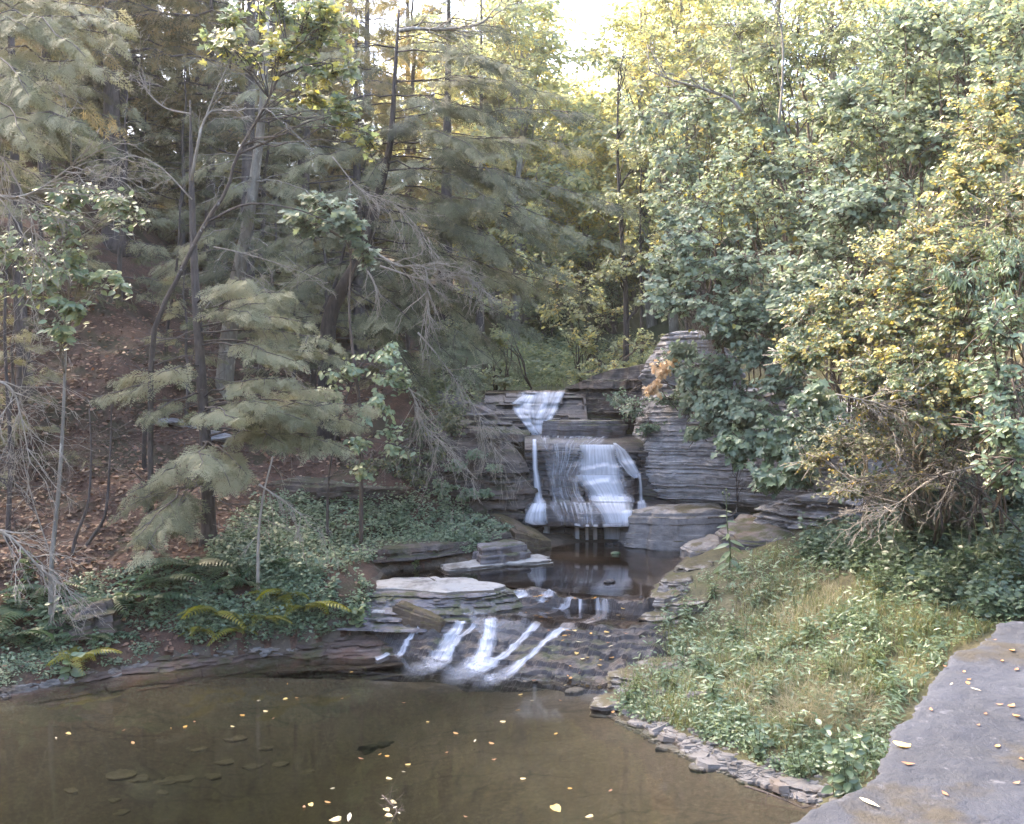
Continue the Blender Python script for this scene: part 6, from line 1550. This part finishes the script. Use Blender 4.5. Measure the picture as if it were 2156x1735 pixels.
# ---- leafy plants: stem and leaves
def plant_proto(name, seed, label, leafm, tpl, size, h, nst, nl, group, tint=(.2, .9), lean=.35, face=(0, -.5, .9), whorl=False, cat='plant'):
    pl = Plant(seed); r = pl.rng
    for k in range(nst):
        a = r.uniform(0, 6.3); L = h * r.uniform(.6, 1.15)
        e = A([math.cos(a) * lean * L * r.uniform(.2, 1), math.sin(a) * lean * L * r.uniform(.2, 1), L])
        q = curve([r.normal(0, .03), r.normal(0, .03), -.03], e, 6, -.03, .02, r)
        pl.tube(q, np.linspace(.007, .003, 6), 5)
        t = np.linspace(.18, 1, nl) + r.normal(0, .02, nl); t = np.clip(t, 0, 1)
        C = A([[np.interp(tt, np.linspace(0, 1, 6), q[:, i]) for i in range(3)] for tt in t])
        b = np.arange(nl) * 2.2 + r.uniform(0, 6.3)
        D = np.stack([np.cos(b), np.sin(b), .35 - .8 * (1 - t) + r.normal(0, .15, nl)], 1)
        place_leaves(pl.leaf, tpl, C, D, A(face) + r.normal(0, .25, (nl, 3)), size * r.uniform(.7, 1.15, nl) * (1.1 - .4 * t), np.clip(r.uniform(*tint) + r.normal(0, .1, nl), 0, 1))
    e = pl.build(name, A([0, 0, 0.]), label, cat, M_STEM, leafm, group, crown='foliage', trunk='stem')
    return e
M_STEM = bark_mat('green_stem', (.06, .08, .03), (.12, .13, .06))
def put(src, px, py, sc, label, first=[], group=None, y0=7):
    h = ghit([px], [py], y0, 30)[0] - A([0, 0, .02])
    if src.name not in first:
        first.append(src.name); src.location = h; src.scale = (sc,) * 3; src['label'] = label; return src
    return copy_thing(src, h, float(rr.uniform(0, 6.3)), sc, label, group)
G1 = 'broad leaved plants on the left bank'
pa = plant_proto('leafy_plant', 801, '', M_GREEN, T_OVAL, .17, .45, 5, 9, G1, (.35, .95))
for px, py, sc, lab in [(100, 1335, 1.1, 'broad leaved dark green plant among the ferns at lower left'), (270, 1300, 1.1, 'broad leaved plant above the brown bank left of centre'), (330, 1320, .9, 'broad leaved plant overhanging the brown bank'), (480, 1265, .9, 'broad leaved plant beside the upright yellow fern'),
                        (530, 1335, .8, 'pale broad leaved plant low on the bank below the dead sapling'), (60, 1225, 1.1, 'broad leaved plant above the ferns at the left edge'), (380, 1265, .9, 'broad leaved plant below the slender hemlock'), (30, 1300, 1.0, 'broad leaved plant at the left edge'),
                        (700, 1260, .8, 'broad leaved plant left of the round leaved clump'), (640, 1320, .7, 'broad leaved plant at the bank foot right of the dead sapling')]:
    put(pa, px, py, sc, lab, group=G1)
lone = plant_proto('leafy_plant', 802, '', M_PALE, T_OVAL, .26, .36, 1, 11, None, (.2, .5), lean=.1, face=(0, -.9, .6))
put(lone, 148, 1424, 1.0, 'single pale green plant standing on the brown shore at lower left')
rd = plant_proto('round_leaved_plant', 803, '', M_PALE, T_ROUND, .2, .30, 7, 5, None, (.5, 1), lean=.7, face=(0, -.9, .6))
put(rd, 757, 1322, 1.0, 'clump of round bright green leaves left of the cascade')
rd2 = put(rd, 875, 1192, .45, 'little clump of round leaves on the ledge left of the upper pool')
G2 = 'dark leafy plants under the right bushes'
pb = plant_proto('leafy_plant', 804, '', M_GREEN, T_OVAL, .14, .75, 8, 10, G2, (.0, .7), lean=.4)
for px, py, sc, lab in [(1760, 1190, 1.0, 'dark leafy plant at the mouth of the hollow, leftmost'), (1830, 1200, 1.1, 'dark leafy plant under the arching bare stems'), (1900, 1220, 1.1, 'dark leafy plant in front of the hollow, middle'), (1960, 1190, 1.2, 'tall dark leafy plant in front of the hollow'),
                        (2040, 1230, 1.1, 'dark leafy plant right of the middle of the hollow'), (2110, 1210, 1.2, 'dark leafy plant under the fresh green shrub'), (2150, 1270, 1.0, 'dark leafy plant behind the end of the wall'), (2000, 1280, .9, 'dark leafy plant above the wall corner'),
                        (1860, 1270, .9, 'dark leafy plant at the top of the grass, centre'), (2080, 1290, .8, 'dark leafy plant closest above the wall'), (1920, 1150, 1.2, 'dark leafy plant deep in the hollow'), (2060, 1150, 1.2, 'dark leafy plant deep in the hollow at right'), (1700, 1160, .8, 'dark leafy plant by the ragged low ledge')]:
    put(pb, px, py, sc, lab, group=G2)
G3 = 'light green weeds on the grassy bank'
pc = plant_proto('weed', 805, '', M_PALE, T_LANCE, .17, .42, 7, 10, G3, (.0, .7), lean=.5)
for px, py, sc, lab in [(1470, 1420, 1.0, 'light green weed on the left of the grassy bank'), (1540, 1350, .9, 'light green weed up the grassy bank, left'), (1430, 1380, .8, 'light green weed by the weathered shale edge'), (1620, 1480, 1.0, 'light green weed in the middle of the grassy bank'),
                        (1400, 1460, .9, 'light green weed near the shore at the cascade foot'), (1500, 1260, .8, 'light green weed below the tall budding stalk'), (1700, 1350, .9, 'light green weed under the dry grass patch'), (1600, 1400, .9, 'light green weed on the grassy bank above the middle'),
                        (1750, 1440, 1.0, 'light green weed on the right half of the grassy bank'), (1340, 1470, .8, 'light green weed on the corner of the shore'), (1850, 1420, .9, 'light green weed beside the wall, upper'), (1680, 1560, .9, 'light green weed above the pebble shore'),
                        (1500, 1490, 1.1, 'light green weed with long leaves low on the bank'), (1560, 1540, .8, 'light green weed at the bank edge above the cobbles'), (1820, 1340, .8, 'light green weed at the top right of the grass'), (1450, 1310, .8, 'light green weed above the cascade, right'),
                        (1700, 1260, .9, 'light green weed among the dry grass'), (1780, 1530, .9, 'light green weed under the trailing vines'), (1590, 1290, .8, 'light green weed left of the dry grass')]:
    put(pc, px, py, sc, lab, group=G3)
pd = plant_proto('leafy_plant', 806, '', M_PALE, T_OVAL, .15, .75, 7, 13, None, (.15, .55), lean=.35, face=(-.2, -.8, .7))
put(pd, 1780, 1680, .95, 'fresh green plant with paired oval leaves by the wall foot')
pe = plant_proto('leafy_plant', 807, '', M_PALE, T_OVAL, .09, .42, 8, 10, None, (.1, .6), lean=.6)
put(pe, 1600, 1600, 1.0, 'bushy small leaved plant hanging over the pebble shore')
put(pe, 1680, 1640, .9, 'bushy small leaved plant between the pebbles and the wall')
put(pe, 1320, 1490, .8, 'bushy small leaved plant on the bank tip beside the pool')

# ---- tall budding stalk on the right bank
def stalk():
    base = ghit([1535], [1205], 12, 24)[0]
    e = empty('budding_stalk', base, 'tall stalk with drooping big leaves and small buds on top', 'plant')
    H = 1.35
    q = smooth_path([(0, 0, -.05), (.02, 0, .4), (-.03, 0, .8), (-.05, 0, H)], 16)
    V, F = tube(q, np.linspace(.016, .007, 16), 6)
    mb = MB(); mb.add(V, F); obj('stem', mb.mesh('stem', M_STEM, True), e)
    for k in range(15):
        t = .10 + .78 * k / 15; a = k * 2.6
        mb = MB(); r = np.random.default_rng(k)
        place_leaves(mb, T_LANCE, [A([np.interp(t, np.linspace(0, 1, 16), q[:, i]) for i in range(3)])], [[math.cos(a), math.sin(a) * .6, .3 - .9 * (1 - t)]], [[0, -.7, .7]], [.40 * (1.15 - t)], [r.uniform(.2, .9)])
        obj('leaf', mb.mesh('leaf', M_PALE), e)
    for dx, dz in ((0, .05), (-.06, .0), (.05, -.03)):
        top = q[-1] + A([dx, 0, dz])
        V, F = tube(A([q[-3], (q[-3] + top) / 2 + A([dx * .4, 0, 0]), top]), [.004, .004, .003], 5)
        mb = MB(); mb.add(V, F)
        th = np.linspace(0, 1, 6)
        V, F = tube(top + np.stack([0 * th, 0 * th, th * .06], 1), .022 * np.sin(th * 2.6 + .35), 8); mb.add(V, F)
        obj('flower_bud', mb.mesh('flower_bud', M_STEM, True), e)
stalk()

# ------------------------------------------------------------------ loose stones, fallen leaves, sticks
def blob_stone(name, mat, x, y, z, sx, sy, h, seed, label, cat='stone', group=None, n=40):
    r = np.random.default_rng(seed); a = np.linspace(0, 2 * math.pi, 9)[:-1] + r.uniform(-.25, .25, 8); rot = r.uniform(0, 3.14)
    rad = r.uniform(.75, 1.1, 8)
    px, py = sx * rad * np.cos(a), sy * rad * np.sin(a)
    o = np.stack([x + px * math.cos(.3 * rot - .4) - py * math.sin(.3 * rot - .4), y + px * math.sin(.3 * rot - .4) + py * math.cos(.3 * rot - .4)], 1)
    return tag(rock(name, mat, o, z, z + h, seed, thick=.02, amp=.012, topn=.018, n=n, dz=max(.008, h / 8), rnd=min(.02, h * .25), bulge=.0, smooth=False), label, cat, group)
r = np.random.default_rng(5)
q = A([(1295, 1505), (1340, 1535), (1400, 1568), (1460, 1596), (1520, 1622), (1580, 1644), (1650, 1672), (1700, 1690)])
GC = 'cobbles along the right shore'
for k in range(120):
    s = r.uniform(0, 7); i = int(s); p = q[i] + (q[min(i + 1, 7)] - q[i]) * (s - i) + A([r.uniform(-8, 70), r.uniform(-46, 8)])
    h = ghit([p[0]], [p[1]], 8, 16)[0]
    sz = r.choice([.03, .04, .05, .07, .11]) * r.uniform(.8, 1.2)
    blob_stone('cobble', M_COBBLE, h[0], h[1], h[2] - .035, sz, sz * r.uniform(.5, .8), .03 + sz * r.uniform(.08, .2), 900 + k, 'pale flat cobble on the strip of stones along the right shore', 'stone', GC)
for k, (px, py, sx, sy, hh, lab) in enumerate([(1420, 1575, .25, .14, .055, 'wide pale flat stone at the right water edge, farthest back'), (1490, 1610, .28, .16, .05, 'wide cracked pale stone at the right water edge, middle'), (1695, 1655, .28, .17, .06, 'wide grey stone at the right water edge beside the wall plant'),
                                               (1620, 1645, .2, .12, .05, 'grey stone under the hanging small leaved plant'), (1345, 1530, .16, .11, .09, 'grey stone at the tip of the right bank'), (1210, 1462, .20, .13, .10, 'grey stone at the foot of the black shale ramp'), (1470, 1480, .16, .10, .16, 'dark slate lump sticking out of the grassy bank')]):
    h = ghit([px], [py], 8, 17)[0]
    blob_stone('stone', M_COBBLE if k < 6 else M_SHALE, h[0], h[1], h[2] - .03, sx, sy, hh, 970 + k, lab, 'stone', None, 70)
def gravel(poly, n, seed):
    rg = np.random.default_rng(seed); g = scatter(poly, n, seed, 7, 18)
    mb = MB(); a = np.linspace(0, 2 * math.pi, 7)[:-1]
    sz = .035 * np.exp(rg.normal(0, .5, n))
    V = []
    for k in range(n):
        rad = sz[k] * rg.uniform(.6, 1.2, 6); rot = rg.uniform(0, 6.3); h = sz[k] * rg.uniform(.15, .4)
        x = rad * np.cos(a + rot); y = rad * np.sin(a + rot) * rg.uniform(.5, .9)
        tx, ty_ = rg.normal(0, .15, 2)
        z0 = x * tx + y * ty_
        V.append(np.stack([np.r_[x, x * .85], np.r_[y, y * .85], np.r_[z0 - .01, z0 + h]], 1) + g[k] + A([0, 0, .004]))
    V = np.concatenate(V); base = np.arange(n)[:, None] * 12; i = np.arange(6)
    side = (base[:, None] + np.stack([i, (i + 1) % 6, (i + 1) % 6 + 6, i + 6], 1)[None]).reshape(-1, 4)
    mb.add(V, [side, base + 6 + i[None]])
    return tag(obj('gravel', mb.mesh('gravel', M_COBBLE)), kind='stuff')
gravel([(1285, 1500), (1340, 1500), (1440, 1550), (1560, 1605), (1700, 1650), (1730, 1700), (1640, 1672), (1500, 1622), (1380, 1572), (1300, 1520)], 1100, 881)
gravel([(1290, 1480), (1330, 1330), (1400, 1230), (1450, 1230), (1420, 1330), (1380, 1440)], 500, 882)
gravel([(0, 1455), (150, 1425), (380, 1385), (600, 1368), (700, 1366), (700, 1376), (400, 1398), (180, 1440), (0, 1475)], 500, 883)
def bed_hit(px, py): return ghit([px], [py], 4.5, 16.5)[0]
GS = 'stones under the shallow water'
for k, (px, py, s, lab) in enumerate([(495, 1556, .16, 'rounded sunken stone, farthest of the row in the pool'), (470, 1605, .16, 'rounded sunken stone below the farthest one'), (535, 1615, .15, 'roundest of the sunken stones, dimly pale'), (590, 1610, .13, 'small sunken stone right of the roundest one'),
                                      (250, 1630, .22, 'flat sunken slab at left of the shallows'), (290, 1640, .16, 'flat sunken slab beside the leftmost one'), (345, 1645, .16, 'flat sunken slab third from the left'), (390, 1640, .14, 'flat sunken slab fourth from the left'),
                                      (450, 1635, .14, 'brown sunken stone below the round ones'), (240, 1685, .10, 'pale small sunken stone at lower left'), (150, 1665, .12, 'dark sunken stone at far left of the shallows'), (255, 1710, .12, 'sunken stone near the bottom edge, left'), (420, 1580, .12, 'dim sunken stone between the farthest pair'), (560, 1575, .12, 'dim sunken stone at the edge of the deep water'), (650, 1625, .12, 'dim sunken stone left of the dark patch'), (340, 1670, .11, 'small sunken slab below the row')]):
    h = bed_hit(px, py)
    # the eye sees the stone through clear water: lay it on the bed along the same line of sight
    blob_stone('sunken_stone', M_SUNK, h[0], h[1], h[2] - .02, s, s * .7, .028, 1000 + k, lab, 'stone', GS)
M_WEED = rock_mat('dark_sunken_weed', (.012, .014, .008), (.028, .030, .018), (.05, .05, .03), rough=.95, zs=1)
hp = A([bed_hit(a, b)[:2] for a, b in [(685, 1585), (740, 1552), (830, 1530), (900, 1534), (880, 1566), (800, 1604), (720, 1614)]])
tag(rock('sunken_ledge', M_WEED, hp, -1.5, -.43, 1050, thick=.05, amp=.03, topn=.06, n=90, rnd=.06, inset=.4), 'dark weedy patch of rock on the bottom of the pool', 'sunken rock')

M_FALLEN = leaf_mat('fallen_leaf', [(0, (.22, .10, .05)), (.35, (.36, .18, .08)), (.6, (.55, .30, .07)), (.8, (.62, .45, .16)), (1, (.70, .62, .48))], trans=.2, rough=.5)
def leaf_mesh(seed, tpl, size, tint, curl):
    rg = np.random.default_rng(seed); V, F = tpl
    V = V.copy() * A([1, 1, .4]); V[:, 2] = V[:, 2] + curl * (V[:, 0] ** 2 + (V[:, 1] - .5) ** 2) * rg.uniform(.6, 1.4)
    V[:, 2] -= V[:, 2].min()
    V[:, 1] -= .5
    mb = MB(); mb.add(V * size, [F], tint=np.full(len(V), tint))
    return mb.mesh('leaf', M_FALLEN, True)
LM = [leaf_mesh(k, (T_OVAL, T_DIAM, T_HEART, T_LANCE)[k % 4], 1.0, t, c) for k, (t, c) in enumerate([(.6, .25), (.1, .6), (.75, .35), (.95, .2), (.45, .5), (.3, .6), (.85, .3), (.55, .3)])]
def leaf(px, py, z, size, k, label, group, where=None):
    if where is None:
        Y = (CZ - z) * FPX / (py - HOR); p = A([(px - CX) * Y / FPX, Y, z])
    else: p = where
    if z > 3: p[2] = float(wall_z(p[0], p[1])) + .003
    o = obj('fallen_leaf', LM[k % len(LM)])
    o.location = p; o.scale = (size,) * 3; o.rotation_euler = (rr.uniform(-.1, .1), rr.uniform(-.1, .1), rr.uniform(0, 6.3))
    return tag(o, label, 'leaf', group)
GL = 'small leaves floating on the lower pool'
rl = np.random.default_rng(31)
FLOAT = [(510, 1506), (575, 1513), (600, 1472), (545, 1475), (625, 1470), (720, 1471), (490, 1530), (360, 1533), (390, 1530), (260, 1538), (145, 1545), (118, 1554), (280, 1565), (410, 1520), (560, 1498), (605, 1440), (740, 1415), (850, 1480), (900, 1520), (1000, 1560), (1035, 1566), (940, 1585), (820, 1640), (800, 1588), (815, 1592), (760, 1598),
         (860, 1610), (700, 1660), (690, 1690), (640, 1700), (1060, 1520), (1090, 1495), (1170, 1545), (1180, 1475), (1095, 1463), (1120, 1475), (1290, 1500), (1040, 1600), (1100, 1640), (1170, 1700), (1200, 1660), (1285, 1665), (655, 1695), (850, 1625), (960, 1545), (980, 1720), (1240, 1720)]
for k, (px, py) in enumerate(FLOAT):
    leaf(px, py, .004, rl.uniform(.05, .085), k, 'small yellow or tan leaf floating on the lower pool', GL)
for px, py, s, k, lab in [(735, 1722, .17, 3, 'large tan leaf floating at the bottom edge of the pool'), (1172, 1704, .13, 2, 'pale leaf floating in the bright reflection'), (705, 1727, .12, 6, 'pale leaf floating beside the large tan leaf')]:
    leaf(px, py, .004, s, k, lab, None)
GW = 'dry leaves lying on the stone wall'
WALL = [(2003, 1432, .04, 3), (2038, 1430, .04, 0), (2055, 1447, .06, 3), (2095, 1340, .035, 4), (2130, 1365, .05, 1), (2110, 1385, .045, 2), (2140, 1402, .05, 5), (2030, 1405, .03, 1), (1990, 1395, .03, 4), (2075, 1495, .035, 5), (2130, 1480, .06, 0), (2105, 1475, .04, 1), (2060, 1520, .035, 1), (2140, 1500, .05, 4), (1960, 1490, .04, 1), (1912, 1597, .06, 4), (2100, 1560, .04, 1), (2140, 1640, .04, 5), (1990, 1660, .04, 1), (2040, 1420, .03, 0), (2150, 1590, .04, 4)]
for k, (px, py, s, m) in enumerate(WALL):
    leaf(px, py, WTOP + .018, s * .75, (m if k < 3 else (1, 4, 5)[k % 3]), 'small dry tan or brown leaf lying on the stone wall', GW)
leaf(1831, 1683, WTOP + .012, .075, 3, 'large creamy oval leaf near the front edge of the wall', None)
leaf(1903, 1561, WTOP + .018, .065, 2, 'tan orange leaf near the left edge of the wall', None)
GK = 'leaves stranded on the cascade rock'
for k in range(46):
    px, py = rl.uniform(960, 1340), rl.uniform(1262, 1450)
    if py > 1330 and px < 1150: px += 140
    h = ghit([px], [py], 13.5, 18.5, 700, cas_z)[0] + A([0, 0, .02])
    leaf(0, 0, 0, rl.uniform(.05, .10), k, 'small orange or brown leaf stranded on the wet cascade rock', GK, h)
for k, (px, py) in enumerate([(1140, 1262), (1150, 1270), (1128, 1266), (1145, 1256), (1158, 1262)]):
    h = ghit([px], [py], 13.5, 18.5, 700, cas_z)[0] + A([0, 0, .03])
    leaf(0, 0, 0, .12, k % 2 * 7, 'orange leaf in the little heap on the rock at the upper lip', 'leaf heap on the upper lip', h)
def stick(seed, pts, rad, label, bark=B_BROWN, tw=6, L=.3):
    pl = Plant(seed); sp = smooth_path(pts, 14); pl.tube(sp, np.linspace(rad, rad * .4, 14), 6)
    for k in range(tw):
        i = pl.rng.integers(3, 14); d = A([pl.rng.normal(), pl.rng.normal(), abs(pl.rng.normal()) * .4])
        pl.bare(sp[i], d, L * pl.rng.uniform(.4, 1), rad * .4, 1, .5)
    tag(obj('stick', pl.wood.mesh('stick', bark, True, sp[0]), loc=sp[0]), label, 'stick')
on0 = lambda px, py, z=.02: A([(px - CX) * (CZ - z) * FPX / (py - HOR) / FPX, (CZ - z) * FPX / (py - HOR), z])
stick(1101, [on0(1570, 1655, .08), on0(1620, 1672, .06), on0(1665, 1690, .03), on0(1690, 1702, .01)], .014, 'thin brown stick lying at the water edge beside the wall')
stick(1102, [on0(805, 1675, .05), on0(822, 1692, .04), on0(835, 1708, .02), on0(822, 1730, .02)], .010, 'forked twig with leaves floating at the bottom of the pool', tw=8, L=.2)
for k, (px, py) in enumerate([(828, 1690), (832, 1700), (815, 1706), (840, 1712), (820, 1718), (808, 1682)]):
    leaf(px, py, .03, .08, 3 if k % 2 else 6, 'pale leaf clinging to the forked twig at the bottom of the pool', 'leaves on the forked twig')
stick(1103, [P(915, 1232, 17.4) + A([0, 0, .08]), P(905, 1222, 17.5) + A([0, 0, .05]), P(897, 1212, 17.8)], .008, 'little bare twig lying on the broad sunbleached slab', tw=4, L=.2)
for k, (px, py, sx, lab) in enumerate([(1280, 1147, .10, 'dark flat stone breaking the upper pool surface, left of a pair'), (1300, 1146, .13, 'dark flat stone breaking the upper pool surface, right of a pair'), (1295, 1167, .11, 'little pale stone in the upper pool'), (1283, 1227, .13, 'dark stone at the front edge of the upper pool')]):
    Y = (CZ - .8) * FPX / (py - HOR)
    blob_stone('stone', M_PALE if k == 2 else M_WET, (px - CX) * Y / FPX, Y, .74, sx, sx * .6, .10, 1120 + k, lab, 'stone')
# ------------------------------------------------------------------ haze
def haze(d=0.0004):
    hm = bpy.data.materials.new('haze'); hm.use_nodes = True
    t = hm.node_tree
    for n in list(t.nodes):
        if n.type == 'BSDF_PRINCIPLED': t.nodes.remove(n)
    v = t.nodes.new('ShaderNodeVolumePrincipled')
    v.inputs['Color'].default_value = (.95, .95, .93, 1); v.inputs['Density'].default_value = d; v.inputs['Anisotropy'].default_value = 0.35
    t.links.new(v.outputs[0], [n for n in t.nodes if n.type == 'OUTPUT_MATERIAL'][0].inputs['Volume'])
    x0, x1, y0, y1, z0, z1 = -206, 206, -64, 266, -3.0, 58
    V = [(x0, y0, z0), (x1, y0, z0), (x1, y1, z0), (x0, y1, z0), (x0, y0, z1), (x1, y0, z1), (x1, y1, z1), (x0, y1, z1)]
    F = [(3, 2, 1, 0), (4, 5, 6, 7), (0, 1, 5, 4), (1, 2, 6, 5), (2, 3, 7, 6), (3, 0, 4, 7)]
    o = obj('haze', mesh_from('haze', V, [F], mats=[hm]))
    tag(o, kind='stuff')
haze()
